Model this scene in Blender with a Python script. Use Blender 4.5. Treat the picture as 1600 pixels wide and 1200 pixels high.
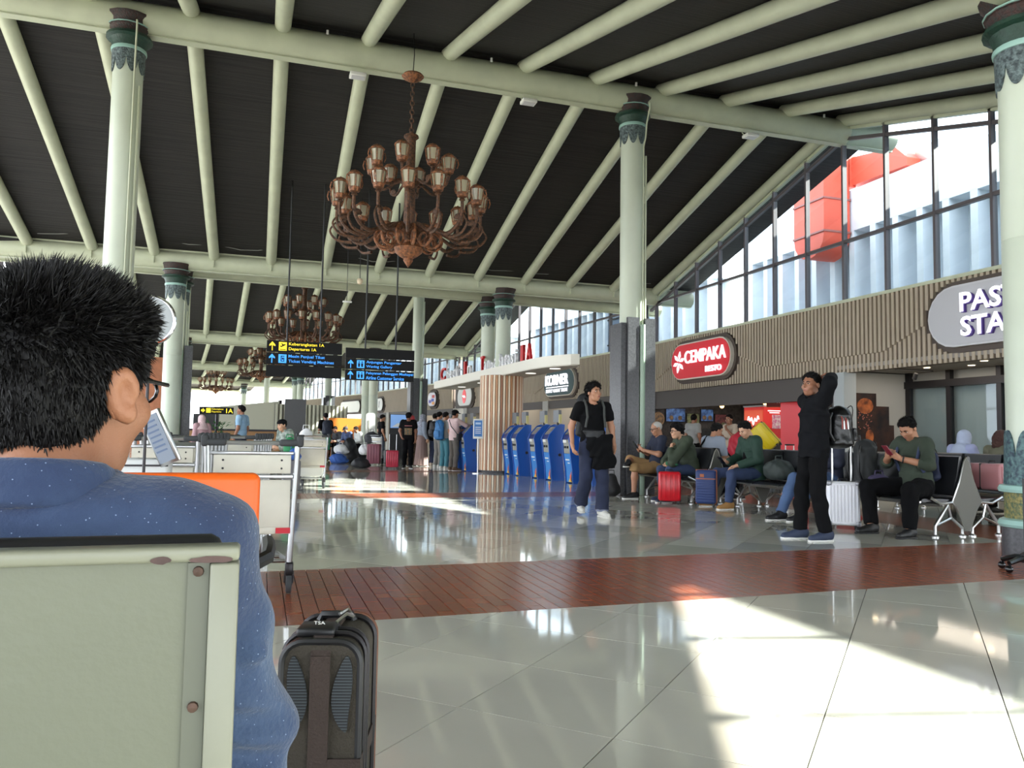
import bpy, bmesh, math, random
import numpy as np
from mathutils import Vector, Matrix
rnd = random.Random(7)
for _o in list(bpy.data.objects): bpy.data.objects.remove(_o)
SC = bpy.context.scene
COL = SC.collection
PI = math.pi
R_ = math.radians

# ---------------------------------------------------------------- camera, sky, sun, exposure
def cam_axes(yaw, pitch, roll):
    cy, sy, cp, sp = math.cos(yaw), math.sin(yaw), math.cos(pitch), math.sin(pitch)
    f = Vector((sy*cp, cy*cp, sp)); r = Vector((cy, -sy, 0)); u = r.cross(f)
    r2 = math.cos(roll)*r + math.sin(roll)*u
    u2 = -math.sin(roll)*r + math.cos(roll)*u
    return r2, u2, f
_r, _u, _f = cam_axes(R_(17.75), 0.0657, 0.0168)
cam = bpy.data.cameras.new('camera')
cam.sensor_fit = 'HORIZONTAL'; cam.sensor_width = 36.0
cam.lens = 36.0*1224.5/1600.0
cam.clip_start = 0.02; cam.clip_end = 400
cam_o = bpy.data.objects.new('camera', cam); COL.objects.link(cam_o)
M = Matrix((( _r.x, _u.x, -_f.x, 0), (_r.y, _u.y, -_f.y, 0), (_r.z, _u.z, -_f.z, 1.0), (0, 0, 0, 1)))
cam_o.matrix_world = M
SC.camera = cam_o

w = bpy.data.worlds.new('sky'); SC.world = w; w.use_nodes = True
bg = w.node_tree.nodes['Background']
bg.inputs[0].default_value = (0.87, 0.93, 1.0, 1); bg.inputs[1].default_value = 3.4
sun = bpy.data.lights.new('sun', 'SUN'); sun.energy = 26.0; sun.angle = R_(0.6); sun.color = (1.0, 0.93, 0.80)
sun_o = bpy.data.objects.new('sun', sun); COL.objects.link(sun_o)
sun_o.rotation_euler = Vector((1.0, -0.22, 0.65)).to_track_quat('Z', 'Y').to_euler()
SC.view_settings.view_transform = 'Standard'
try: SC.view_settings.look = 'None'
except Exception: pass
SC.view_settings.gamma = 1.0
SC.view_settings.use_curve_mapping = False
SC.view_settings.exposure = 0.95
SC.cycles.max_bounces = 10
SC.cycles.diffuse_bounces = 6
SC.cycles.glossy_bounces = 4
SC.cycles.transparent_max_bounces = 24
SC.cycles.sample_clamp_indirect = 6.0
SC.cycles.caustics_reflective = False
SC.cycles.caustics_refractive = False

# ---------------------------------------------------------------- materials
def lin(c):
    out = []
    for x in c[:3]:
        x = x/255.0
        out.append(x/12.92 if x <= 0.04045 else ((x+0.055)/1.055)**2.4)
    return (out[0], out[1], out[2], 1.0)
_MATS = {}
def mat(name, col, rough=0.6, metal=0.0, noise=None, bump=None, coat=0.0, spec=0.5, col2=None, sheen=0.0, alpha=1.0):
    """noise=(scale, amount): mottled colour; col2 with noise: mix towards col2; bump=(scale, strength)"""
    if name in _MATS: return _MATS[name]
    m = bpy.data.materials.new(name); m.use_nodes = True
    nt = m.node_tree; b = nt.nodes['Principled BSDF']
    b.inputs['Base Color'].default_value = lin(col)
    b.inputs['Roughness'].default_value = rough
    b.inputs['Metallic'].default_value = metal
    b.inputs['Specular IOR Level'].default_value = spec
    b.inputs['Coat Weight'].default_value = coat
    b.inputs['Sheen Weight'].default_value = sheen
    b.inputs['Alpha'].default_value = alpha
    tc = None
    if noise or bump:
        tc = nt.nodes.new('ShaderNodeTexCoord')
    if noise:
        n = nt.nodes.new('ShaderNodeTexNoise'); n.inputs['Scale'].default_value = noise[0]; n.inputs['Detail'].default_value = 5
        nt.links.new(tc.outputs['Object'], n.inputs['Vector'])
        r = nt.nodes.new('ShaderNodeValToRGB')
        a = lin(col)
        if col2: c2 = lin(col2)
        else: c2 = tuple(x*(1-noise[1]) for x in a[:3])+(1,)
        r.color_ramp.elements[0].position = 0.35; r.color_ramp.elements[1].position = 0.65
        r.color_ramp.elements[0].color = c2; r.color_ramp.elements[1].color = a
        nt.links.new(n.outputs['Fac'], r.inputs['Fac']); nt.links.new(r.outputs['Color'], b.inputs['Base Color'])
    if bump:
        n2 = nt.nodes.new('ShaderNodeTexNoise'); n2.inputs['Scale'].default_value = bump[0]; n2.inputs['Detail'].default_value = 4
        nt.links.new(tc.outputs['Object'], n2.inputs['Vector'])
        bp = nt.nodes.new('ShaderNodeBump'); bp.inputs['Strength'].default_value = bump[1]; bp.inputs['Distance'].default_value = 0.02
        nt.links.new(n2.outputs['Fac'], bp.inputs['Height']); nt.links.new(bp.outputs['Normal'], b.inputs['Normal'])
    _MATS[name] = m
    return m
def emi(name, col, strength=1.0):
    if name in _MATS: return _MATS[name]
    m = mat(name, col, 0.4)
    b = m.node_tree.nodes['Principled BSDF']
    b.inputs['Emission Color'].default_value = lin(col); b.inputs['Emission Strength'].default_value = strength
    return m
def glass_mat(name, tint=(235, 242, 245), refl=0.10):
    m = bpy.data.materials.new(name); m.use_nodes = True; nt = m.node_tree; nt.nodes.clear()
    o = nt.nodes.new('ShaderNodeOutputMaterial'); t = nt.nodes.new('ShaderNodeBsdfTransparent'); g = nt.nodes.new('ShaderNodeBsdfGlossy')
    mx = nt.nodes.new('ShaderNodeMixShader'); lw = nt.nodes.new('ShaderNodeLayerWeight'); lw.inputs[0].default_value = 0.5
    pw = nt.nodes.new('ShaderNodeMath'); pw.operation = 'POWER'; pw.inputs[1].default_value = 4.0
    ml = nt.nodes.new('ShaderNodeMath'); ml.operation = 'MULTIPLY_ADD'; ml.inputs[1].default_value = 0.45; ml.inputs[2].default_value = refl*0.3
    t.inputs[0].default_value = lin(tint); g.inputs['Roughness'].default_value = 0.03; g.inputs[0].default_value = lin((230, 235, 240))
    L = nt.links.new
    L(lw.outputs['Facing'], pw.inputs[0]); L(pw.outputs[0], ml.inputs[0]); L(ml.outputs[0], mx.inputs[0]); L(t.outputs[0], mx.inputs[1]); L(g.outputs[0], mx.inputs[2]); L(mx.outputs[0], o.inputs[0])
    _MATS[name] = m
    return m
def ramp_stripes(m, axis, scale, c1, c2, duty=0.5):
    """flat stripes of two colours along an object axis"""
    nt = m.node_tree; b = nt.nodes['Principled BSDF']
    tc = nt.nodes.new('ShaderNodeTexCoord'); sx = nt.nodes.new('ShaderNodeSeparateXYZ'); ma = nt.nodes.new('ShaderNodeMath'); ma.operation = 'MULTIPLY'; ma.inputs[1].default_value = scale
    fr = nt.nodes.new('ShaderNodeMath'); fr.operation = 'FRACT'; gt = nt.nodes.new('ShaderNodeMath'); gt.operation = 'GREATER_THAN'; gt.inputs[1].default_value = duty
    mx = nt.nodes.new('ShaderNodeMix'); mx.data_type = 'RGBA'
    mx.inputs[6].default_value = lin(c1); mx.inputs[7].default_value = lin(c2)
    L = nt.links.new
    L(tc.outputs['Object'], sx.inputs[0]); L(sx.outputs[axis], ma.inputs[0]); L(ma.outputs[0], fr.inputs[0]); L(fr.outputs[0], gt.inputs[0]); L(gt.outputs[0], mx.inputs[0]); L(mx.outputs[2], b.inputs['Base Color'])
    return m

# ---------------------------------------------------------------- mesh building
class MB:
    def __init__(s): s.v = []; s.f = []
    def add(s, vs, fs, M=None):
        o = len(s.v)
        if M is not None: vs = [tuple(M @ Vector(p)) for p in vs]
        s.v += [tuple(p) for p in vs]; s.f += [tuple(i+o for i in q) for q in fs]; return s
    def box(s, c, d, rz=0.0, M=None):
        x, y, z = d[0]/2, d[1]/2, d[2]/2
        vs = [(-x,-y,-z),(x,-y,-z),(x,y,-z),(-x,y,-z),(-x,-y,z),(x,-y,z),(x,y,z),(-x,y,z)]
        T = Matrix.Translation(c) @ Matrix.Rotation(rz, 4, 'Z')
        if M is not None: T = M @ T
        return s.add(vs, [(3,2,1,0),(4,5,6,7),(0,1,5,4),(1,2,6,5),(2,3,7,6),(3,0,4,7)], T)
    def b2(s, lo, hi, M=None):
        return s.box([(a+b)/2 for a, b in zip(lo, hi)], [abs(b-a) for a, b in zip(lo, hi)], 0, M)
    def rbox(s, c, d, r, M=None, n=3, rz=0.0):
        """box with rounded edges"""
        h = [x/2 for x in d]; r = min(r, min(h)*0.999)
        vs = {}; V = []; F = []
        def idx(p):
            k = tuple(round(q, 5) for q in p)
            if k not in vs:
                u = Vector(p).normalized()
                vs[k] = len(V)
                V.append([ (h[i]-r)*(1 if p[i] > 0 else -1) + r*u[i] for i in range(3)])
            return vs[k]
        t = [math.tan((-1+2*i/n)*PI/4) for i in range(n+1)]
        for ax in range(3):
            for sg in (-1, 1):
                for i in range(n):
                    for j in range(n):
                        q = []
                        for a, b in ((i,j),(i+1,j),(i+1,j+1),(i,j+1)):
                            p = [0,0,0]; p[ax] = sg; p[(ax+1)%3] = t[a]; p[(ax+2)%3] = t[b]; q.append(idx(p))
                        F.append(q if sg > 0 else q[::-1])
        T = Matrix.Translation(c) @ Matrix.Rotation(rz, 4, 'Z')
        if M is not None: T = M @ T
        return s.add(V, F, T)
    def tube(s, pts, r, n=8, caps=True, M=None, closed=False):
        P = [Vector(p) for p in pts]; m = len(P)
        rr = r if isinstance(r, (list, tuple)) else [r]*m
        V = []; F = []; prev = None
        for i, p in enumerate(P):
            if closed: d = P[(i+1) % m]-P[i-1]
            else: d = (P[min(i+1, m-1)]-P[max(i-1, 0)])
            d.normalize()
            if prev is None:
                a = d.cross(Vector((0,0,1)))
                if a.length < 1e-3: a = d.cross(Vector((1,0,0)))
            else:
                a = prev - d*prev.dot(d)
                if a.length < 1e-4: a = d.cross(Vector((0.3,1,0.2)))
            a.normalize(); prev = a; b = d.cross(a)
            for k in range(n):
                t = 2*PI*k/n
                V.append(p + (a*math.cos(t)+b*math.sin(t))*rr[i])
        for i in range(m if closed else m-1):
            j = (i+1) % m
            for k in range(n):
                F.append((i*n+k, i*n+(k+1)%n, j*n+(k+1)%n, j*n+k))
        if caps and not closed:
            F.append(tuple(range(n-1,-1,-1))); F.append(tuple((m-1)*n+k for k in range(n)))
        return s.add(V, F, M)
    def lathe(s, prof, n=16, c=(0,0,0), M=None, a0=0.0, a1=2*PI):
        full = abs(a1-a0-2*PI) < 1e-6
        V = []; F = []; cols = n if full else n+1
        for r, z in prof:
            for k in range(cols):
                t = a0+(a1-a0)*k/n
                V.append((c[0]+r*math.cos(t), c[1]+r*math.sin(t), c[2]+z))
        for i in range(len(prof)-1):
            for k in range(n):
                k2 = (k+1) % cols
                F.append((i*cols+k, i*cols+k2, (i+1)*cols+k2, (i+1)*cols+k))
        if full:
            if prof[0][0] > 1e-5: F.append(tuple(range(n-1,-1,-1)))
            if prof[-1][0] > 1e-5: F.append(tuple((len(prof)-1)*n+k for k in range(n)))
        return s.add(V, F, M)
    def prism(s, poly, z0, z1, M=None):
        n = len(poly)
        a = sum(poly[i][0]*poly[(i+1)%n][1]-poly[(i+1)%n][0]*poly[i][1] for i in range(n))
        if a < 0: poly = poly[::-1]
        V = [(x,y,z0) for x,y in poly]+[(x,y,z1) for x,y in poly]
        F = [tuple(range(n-1,-1,-1)), tuple(range(n,2*n))]+[(i,(i+1)%n,n+(i+1)%n,n+i) for i in range(n)]
        return s.add(V, F, M)
    def ell(s, c, r, n=10, m=7, M=None):
        if not isinstance(r, (list, tuple)): r = (r,r,r)
        V = [(c[0],c[1],c[2]-r[2])]; F = []
        for i in range(1, m):
            ph = -PI/2+PI*i/m
            for k in range(n):
                t = 2*PI*k/n
                V.append((c[0]+r[0]*math.cos(ph)*math.cos(t), c[1]+r[1]*math.cos(ph)*math.sin(t), c[2]+r[2]*math.sin(ph)))
        V.append((c[0],c[1],c[2]+r[2]))
        for k in range(n): F.append((0, 1+(k+1)%n, 1+k))
        for i in range(m-2):
            for k in range(n): F.append((1+i*n+k, 1+i*n+(k+1)%n, 1+(i+1)*n+(k+1)%n, 1+(i+1)*n+k))
        L = len(V)-1
        for k in range(n): F.append((L, 1+(m-2)*n+k, 1+(m-2)*n+(k+1)%n))
        return s.add(V, F, M)
    def mesh(s, name, m=None, sharp=35):
        me = bpy.data.meshes.new(name); me.from_pydata(s.v, [], s.f); me.update()
        if m is not None: me.materials.append(m)
        if sharp:
            me.polygons.foreach_set('use_smooth', [True]*len(me.polygons))
            try: me.set_sharp_from_angle(angle=R_(sharp))
            except Exception: pass
        return me
    def build(s, name, m, parent=None, sharp=35, loc=None, rot=None, kind=None, label=None):
        return put(name, s.mesh(name, m, sharp), parent, loc, rot, kind, label)
def put(name, me, parent=None, loc=None, rot=None, kind=None, label=None):
    o = bpy.data.objects.new(name, me); COL.objects.link(o)
    if parent is not None: o.parent = parent
    if loc is not None: o.location = loc
    if rot is not None: o.rotation_euler = rot
    if kind: o['kind'] = kind
    if label: o['label'] = label
    return o
def tag(o, label=None, cat=None, group=None, kind=None):
    if label: o['label'] = label
    if cat: o['category'] = cat
    if group: o['group'] = group
    if kind: o['kind'] = kind
    return o
def thing(name, label, cat, loc=(0,0,0), rz=0.0, group=None, kind=None):
    o = bpy.data.objects.new(name, None); COL.objects.link(o)
    o.location = loc; o.rotation_euler = (0,0,rz); o.empty_display_size = 0.1
    return tag(o, label, cat, group, kind)
def struct(name, loc=(0,0,0), rz=0.0):
    o = bpy.data.objects.new(name, None); COL.objects.link(o); o.location = loc; o.rotation_euler = (0,0,rz); o['kind'] = 'structure'
    return o
KIDS = {}
def dup(root, loc, rz, label=None, scale=None):
    """a copy of a thing with copies of its parts and sub-parts"""
    r = root.copy(); COL.objects.link(r); r.location = loc; r.rotation_euler = (0,0,rz)
    if label: r['label'] = label
    if scale: r.scale = (scale,)*3
    for ch in list(root.children):
        c = ch.copy(); COL.objects.link(c); c.parent = r
        for g in list(ch.children):
            d = g.copy(); COL.objects.link(d); d.parent = c
    return r
def txt(s, size, m, parent, loc, rot=(PI/2,0,0), ext=0.01, align='CENTER', name='lettering', bold=0.0, sx=1.0, space=1.0):
    cu = bpy.data.curves.new(name, 'FONT'); cu.body = s; cu.size = size; cu.extrude = ext; cu.align_x = align; cu.align_y = 'CENTER'
    cu.offset = bold; cu.space_character = space; cu.resolution_u = 3; cu.materials.append(m)
    tmp = bpy.data.objects.new('tmp_text', cu); COL.objects.link(tmp)
    dg = bpy.context.evaluated_depsgraph_get()
    me = bpy.data.meshes.new_from_object(tmp.evaluated_get(dg), depsgraph=dg)
    bpy.data.objects.remove(tmp); bpy.data.curves.remove(cu)
    me.name = name
    if not me.materials: me.materials.append(m)
    o = bpy.data.objects.new(name, me); COL.objects.link(o); o.parent = parent; o.location = loc; o.rotation_euler = rot; o.scale = (sx,1,1)
    return o
def arc(cx, cy, r, a0, a1, n):
    return [(cx+r*math.cos(a0+(a1-a0)*i/n), cy+r*math.sin(a0+(a1-a0)*i/n)) for i in range(n+1)]
def capsule_poly(w, h, n=10):
    r = h/2; return arc(w/2-r, 0, r, -PI/2, PI/2, n)+arc(-w/2+r, 0, r, PI/2, 3*PI/2, n)
def rrect(w, h, r, n=4):
    p = []
    for cx, cy, a in ((w/2-r, -h/2+r, -PI/2), (w/2-r, h/2-r, 0), (-w/2+r, h/2-r, PI/2), (-w/2+r, -h/2+r, PI)):
        p += arc(cx, cy, r, a, a+PI/2, n)
    return p
FRONT = Matrix.Rotation(PI/2, 4, 'X')      # draws an XY outline upright, facing -Y (its z becomes -y)
# ---------------------------------------------------------------- shared materials
PALE = mat('pale_green_paint', (192, 197, 172), 0.45, noise=(3.0, 0.10), bump=(18, 0.05))
COLM = mat('column_paint', (194, 202, 186), 0.4, noise=(2.0, 0.06))
ROOF = mat('dark_roof_boards', (44, 39, 37), 0.75)
_nt = ROOF.node_tree; _b = _nt.nodes['Principled BSDF']
_tc = _nt.nodes.new('ShaderNodeTexCoord'); _mp = _nt.nodes.new('ShaderNodeMapping'); _mp.inputs['Scale'].default_value = (0.35, 9.0, 9.0)
_n = _nt.nodes.new('ShaderNodeTexNoise'); _n.inputs['Scale'].default_value = 2.2; _n.inputs['Detail'].default_value = 6
_cr = _nt.nodes.new('ShaderNodeValToRGB'); _cr.color_ramp.elements[0].color = lin((16, 14, 14)); _cr.color_ramp.elements[1].color = lin((38, 34, 33))
_cr.color_ramp.elements[0].position = 0.3; _cr.color_ramp.elements[1].position = 0.72
_bp = _nt.nodes.new('ShaderNodeBump'); _bp.inputs['Strength'].default_value = 0.6; _bp.inputs['Distance'].default_value = 0.03
for a, b in ((_tc.outputs['Object'], _mp.inputs[0]), (_mp.outputs[0], _n.inputs['Vector']), (_n.outputs[0], _cr.inputs[0]), (_cr.outputs[0], _b.inputs['Base Color']), (_n.outputs[0], _bp.inputs['Height']), (_bp.outputs[0], _b.inputs['Normal'])): _nt.links.new(a, b)
STEEL = mat('brushed_steel', (190, 190, 188), 0.28, 1.0, bump=(60, 0.05))
CHROME = mat('chrome', (215, 215, 220), 0.12, 1.0)
DARKMETAL = mat('dark_metal', (46, 44, 46), 0.4, 0.6)
BLACK = mat('black_plastic', (22, 22, 24), 0.45)
RUBBER = mat('grey_rubber', (58, 60, 62), 0.75)
WHITE = mat('white_paint', (226, 226, 222), 0.5)
GLASS = glass_mat('clear_glass')
MULL = mat('mullion_paint', (92, 86, 90), 0.4)
SLAT = mat('beige_slat', (176, 162, 143), 0.6, noise=(2.0, 0.06))
BACKB = mat('brown_backing', (84, 74, 68), 0.7)
SOFF = mat('dark_fascia', (82, 76, 74), 0.6)
GRAN = mat('dark_granite', (84, 84, 88), 0.3, noise=(40, 0.4), spec=0.4)
WALLG = mat('grey_wall', (168, 166, 160), 0.7)
TERR = mat('outdoor_paving', (150, 150, 146), 0.8)
FIN = mat('white_facade_paint', (225, 230, 236), 0.7, noise=(0.8, 0.05))
FINB = mat('blue_grey_wall', (222, 226, 230), 0.8)

# ---------------------------------------------------------------- floor
def clip_poly(P, a, b, c):           # keep a*x+b*y <= c
    out = []
    for i in range(len(P)):
        p, q = P[i], P[(i+1) % len(P)]
        dp, dq = a*p[0]+b*p[1]-c, a*q[0]+b*q[1]-c
        if dp <= 0: out.append(p)
        if dp*dq < 0:
            t = dp/(dp-dq); out.append((p[0]+t*(q[0]-p[0]), p[1]+t*(q[1]-p[1])))
    return out
floor = struct('floor')
GROUT = mat('dark_grout', (88, 84, 78), 0.7)
def tile_mat(name, c1, c2):
    m = mat(name, c1, 0.09, spec=0.55); nt = m.node_tree; b = nt.nodes['Principled BSDF']
    oi = nt.nodes.new('ShaderNodeObjectInfo'); cr = nt.nodes.new('ShaderNodeValToRGB')
    cr.color_ramp.elements[0].color = lin(c2); cr.color_ramp.elements[1].color = lin(c1)
    nt.links.new(oi.outputs['Random'], cr.inputs[0])
    tc = nt.nodes.new('ShaderNodeTexCoord'); n = nt.nodes.new('ShaderNodeTexNoise'); n.inputs['Scale'].default_value = 2.5; n.inputs['Detail'].default_value = 4
    nt.links.new(tc.outputs['Object'], n.inputs[0])
    mr = nt.nodes.new('ShaderNodeMapRange'); mr.inputs[3].default_value = 0.03; mr.inputs[4].default_value = 0.075
    nt.links.new(n.outputs[0], mr.inputs[0]); nt.links.new(mr.outputs[0], b.inputs['Roughness'])
    mx = nt.nodes.new('ShaderNodeMix'); mx.data_type = 'RGBA'; mx.blend_type = 'MULTIPLY'; mx.inputs[0].default_value = 0.12
    nt.links.new(cr.outputs[0], mx.inputs[6]); nt.links.new(n.outputs[0], mx.inputs[7]); nt.links.new(mx.outputs[2], b.inputs['Base Color'])
    return m
T_NEAR = tile_mat('cream_floor_tile', (206, 203, 192), (196, 194, 183))
T_MID = tile_mat('grey_floor_tile', (214, 212, 200), (178, 177, 168))
BRICK = mat('terracotta_brick', (150, 84, 58), 0.22)
def _brickify(m):
    nt = m.node_tree; b = nt.nodes['Principled BSDF']
    oi = nt.nodes.new('ShaderNodeObjectInfo'); ge = nt.nodes.new('ShaderNodeNewGeometry'); ad = nt.nodes.new('ShaderNodeMath'); ad.operation = 'ADD'
    fr = nt.nodes.new('ShaderNodeMath'); fr.operation = 'FRACT'; cr = nt.nodes.new('ShaderNodeValToRGB')
    cr.color_ramp.elements[0].color = lin((132, 72, 50)); cr.color_ramp.elements[1].color = lin((150, 86, 60))
    L = nt.links.new
    L(oi.outputs['Random'], ad.inputs[0]); L(ge.outputs['Random Per Island'], ad.inputs[1]); L(ad.outputs[0], fr.inputs[0]); L(fr.outputs[0], cr.inputs[0]); L(cr.outputs[0], b.inputs['Base Color'])
_brickify(BRICK)
MB().b2((-30, -14, -0.30), (40, 95, -0.012)).build('floor_base', GROUT, floor)
# brick strips as regions: (near edge y0 + s0*x, far edge y1 + s1*x)
S1 = (4.272, 0.034, 5.945, 0.028); S2 = (12.25, 0.0, 13.30, 0.0); S3 = (20.45, -0.02, 21.3, -0.02)
XB0, XB1 = 7.35, 8.55
def tile_region(name, m, planes, x0, x1, y0, y1, n_parts, pri):
    """diamond tiles, 0.6 m, joints at 45 degrees"""
    D = 0.6; g = 0.0022; out = []
    oD, oE = -0.315*0.971/1.0, 2.54
    # perpendicular offsets of the joint families: (x-y)/sqrt2 = oD + i*D ; (x+y)/sqrt2 = oE + j*D
    s = math.sqrt(0.5)
    oD = -0.31; oE = 2.545
    for i in range(-90, 90):
        for j in range(-90, 160):
            d0, d1 = oD+i*D+g, oD+(i+1)*D-g; e0, e1 = oE+j*D+g, oE+(j+1)*D-g
            P = [((d+e)*s, (e-d)*s) for d, e in ((d0,e0),(d1,e0),(d1,e1),(d0,e1))]
            if max(p[0] for p in P) < x0 or min(p[0] for p in P) > x1 or max(p[1] for p in P) < y0 or min(p[1] for p in P) > y1: continue
            for a, b, c in [(-1,0,-x0),(1,0,x1),(0,-1,-y0),(0,1,y1)]+planes:
                if len(P) >= 3: P = clip_poly(P, a, b, c)
            if len(P) < 3: continue
            A = abs(sum(P[k][0]*P[(k+1)%len(P)][1]-P[(k+1)%len(P)][0]*P[k][1] for k in range(len(P))))/2
            if A < 0.002: continue
            cx = sum(p[0] for p in P)/len(P); cy = sum(p[1] for p in P)/len(P)
            out.append((pri(cx, cy), P, cx, cy))
    out.sort(key=lambda t: t[0])
    rest = MB(); k = 0
    for p, P, cx, cy in out:
        if k < n_parts and p < 900:
            MB().prism([(x-cx, y-cy) for x, y in P], -0.012, 0.0).build('tile', m, floor, sharp=0, loc=(cx, cy, 0)); k += 1
        else: rest.prism(P, -0.012, 0.0)
    if rest.f: rest.build('floor_tiling', m, floor, sharp=0, kind='stuff')
def vis(cx, cy):
    a = math.degrees(math.atan2(cx, cy))-17.75
    return math.hypot(cx, cy) if -36 < a < 36 and cy > 1.4 else 999
tile_region('a', T_NEAR, [(-S1[1], 1, S1[0])], -14, 14, -6, 5.2, 80, vis)
tile_region('b', T_MID, [(S1[3], -1, -S1[2])], -14, XB0, 5.5, S2[0], 150, vis)
tile_region('c', T_MID, [], -14, XB0, S2[2], 20.4, 66, vis)
tile_region('d', T_MID, [(S1[3], -1, -S1[2])], XB1, 15, 5.5, 20.4, 0, vis)
MB().b2((-30, 21.3, -0.05), (40, 95, 0.0)).build('far_floor', T_MID, floor)
for nm, lo, hi in (('west_floor', (-30, -14, -0.05), (-14, 21.3, 0)), ('east_floor', (15, -14, -0.05), (40, 21.3, 0)), ('south_floor', (-14, -14, -0.05), (15, -6, 0)), ('east_floor', (14, -6, -0.05), (15, 4.5, 0))):
    MB().b2(lo, hi).build(nm, T_MID, floor)
def bricks(strip, x0, x1, bw, bl, n_parts):
    out = []; g = 0.0025
    n = int((x1-x0)/bw)
    for i in range(n):
        xa, xb = x0+i*bw+g, x0+(i+1)*bw-g; xm = (xa+xb)/2
        ya, yb = strip[0]+strip[1]*xm, strip[2]+strip[3]*xm
        y = ya - (0.5*bl if i % 2 else 0) - (0.17*bl if i % 3 == 0 else 0)
        while y < yb-0.005:
            y0, y1 = max(y+g, ya), min(y+bl-g, yb-g)
            if y1-y0 > 0.012: out.append((vis(xm, (y0+y1)/2), xa, xb, y0, y1))
            y += bl
    out.sort(); rest = MB(); cache = {}
    for k, (p, xa, xb, y0, y1) in enumerate(out):
        dz = rnd.uniform(-0.0004, 0.0002)
        if k < n_parts and p < 900:
            key = (round(y1-y0, 3))
            if key not in cache: cache[key] = MB().box((0,0,-0.006), (bw-2*g, y1-y0, 0.012)).mesh('brick', BRICK, 0)
            put('brick', cache[key], floor, ((xa+xb)/2, (y0+y1)/2, dz))
        else: rest.b2((xa, y0, -0.012), (xb, y1, dz))
    rest.build('brick_paving', BRICK, floor, sharp=0, kind='stuff')
bricks(S1, -2.0, 15.0, 0.0905, 0.31, 300)
bricks(S2, -2.0, XB0, 0.0905, 0.31, 0)
MB().prism([(-14, S1[0]-14*S1[1]), (-2, S1[0]-2*S1[1]), (-2, S1[2]-2*S1[3]), (-14, S1[2]-14*S1[3])], -0.05, 0).b2((-14, S2[0], -0.05), (-2.0, S2[2], 0)).b2((-14, 20.4, -0.05), (15, 21.3, 0)).b2((XB0, 6.16, -0.05), (XB1, 20.4, 0)).build('far_brick_paving', BRICK, floor)

# ---------------------------------------------------------------- the roof bays
def frame_pt(P, th, x, y): return (P[0]+x*math.cos(th)-y*math.sin(th), P[1]+x*math.sin(th)+y*math.cos(th))
UN = []
UN.append(dict(P=(6.3, -4.0), th=0.0, hf=7.75, hb=7.75, dz=-0.03))  # unseen near bay; roof height and overhang shaped for the sun patch
UN.append(dict(P=(6.3, 12.7), th=0.0, hf=7.65, hb=7.85))
_p, _t = (6.3, 22.05), R_(4.5)
for k in range(4):
    UN.append(dict(P=frame_pt(_p, _t, 0, 7.75), th=_t, hf=7.75, hb=7.75))
    _p = frame_pt(frame_pt(_p, _t, 0, 15.5), _t+R_(2.25), 0, 1.45); _t += R_(4.5)
XL, XR, XC = -13.08, 4.7, -8.38
ZR, SL = 7.42, 0.28
rafter_x = [-3.49+1.345*k for k in range(-7, 7)]
for iu, U in enumerate(UN):
    ce = struct('ceiling', (U['P'][0], U['P'][1], U.get('dz', 0)), U['th'])
    xs, xe = XL-1.2, XR+(1.15 if iu else 0.25)
    lo = 0 if iu else 3
    MB().tube([(xs, 0, 7.2), (xe, 0, 7.2)], 0.25, 20).box(((xs+xe)/2, 0, 6.945), (xe-xs, 0.16, 0.02)).build('ridge_beam', PALE, ce)
    for sgn, h in ((-1, U['hf']), (1, U['hb'])):
        MB().tube([(xs, sgn*h, 5.14), (xe, sgn*h, 5.14)], 0.225, 16).box(((xs+xe)/2, sgn*h, 4.91), (xe-xs, 0.14, 0.02)).build('valley_beam', PALE, ce)
        # lighter fascia board above the valley beam and the gutter over it
        MB().b2((xs, sgn*h-0.02+0.30*sgn-0.03, 5.3), (xe, sgn*h+0.30*sgn+0.03, 5.55)).build('fascia_board', PALE, ce)
        z1 = ZR-SL*(h+0.75)
        rm = MB().tube([(0, sgn*0.05, ZR), (0, sgn*(h+0.05), ZR-SL*(h+0.05))], 0.125, 12)
        rm.box((0, sgn*(h-0.1), ZR-SL*h-0.14), (0.02, 0.34, 0.16))
        rme = rm.mesh('rafter', PALE)
        for x in rafter_x:
            put('rafter', rme, ce, (x, 0, 0))
        # boarded roof underside
        T = Matrix(((1,0,0,0),(0,1,0,0),(0,-SL*sgn,1,0),(0,0,0,1)))
        MB().b2((xs, min(0, sgn*(h+0.75)), ZR+0.13), (xe, max(0, sgn*(h+0.75)), ZR+0.28), T).build('roof_boards', ROOF, ce)
        if iu in (1, 2):
            for x in (rafter_x[5]+0.67, rafter_x[9]+0.67, rafter_x[12]+0.67, rafter_x[7]+0.67):
                if sgn < 0: MB().tube([(x, -0.4-0.0, ZR-0.1), (x, -0.4, ZR-0.16)], 0.02, 6).build('sprinkler', WHITE, ce)
        # gable trim boards along both glazed sides
        for x in ((XL, XR) if iu else (XL,)):
            MB().b2((x-0.05, min(0, sgn*(h+0.3)), ZR-0.16), (x+0.05, max(0, sgn*(h+0.3)), ZR+0.13), T).build('gable_trim', PALE, ce)
            MB().b2((x-0.04, min(0, sgn*(h+0.3)), ZR-0.38), (x+0.04, max(0, sgn*(h+0.3)), ZR-0.31), T).build('gable_rail', MULL, ce)

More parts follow.
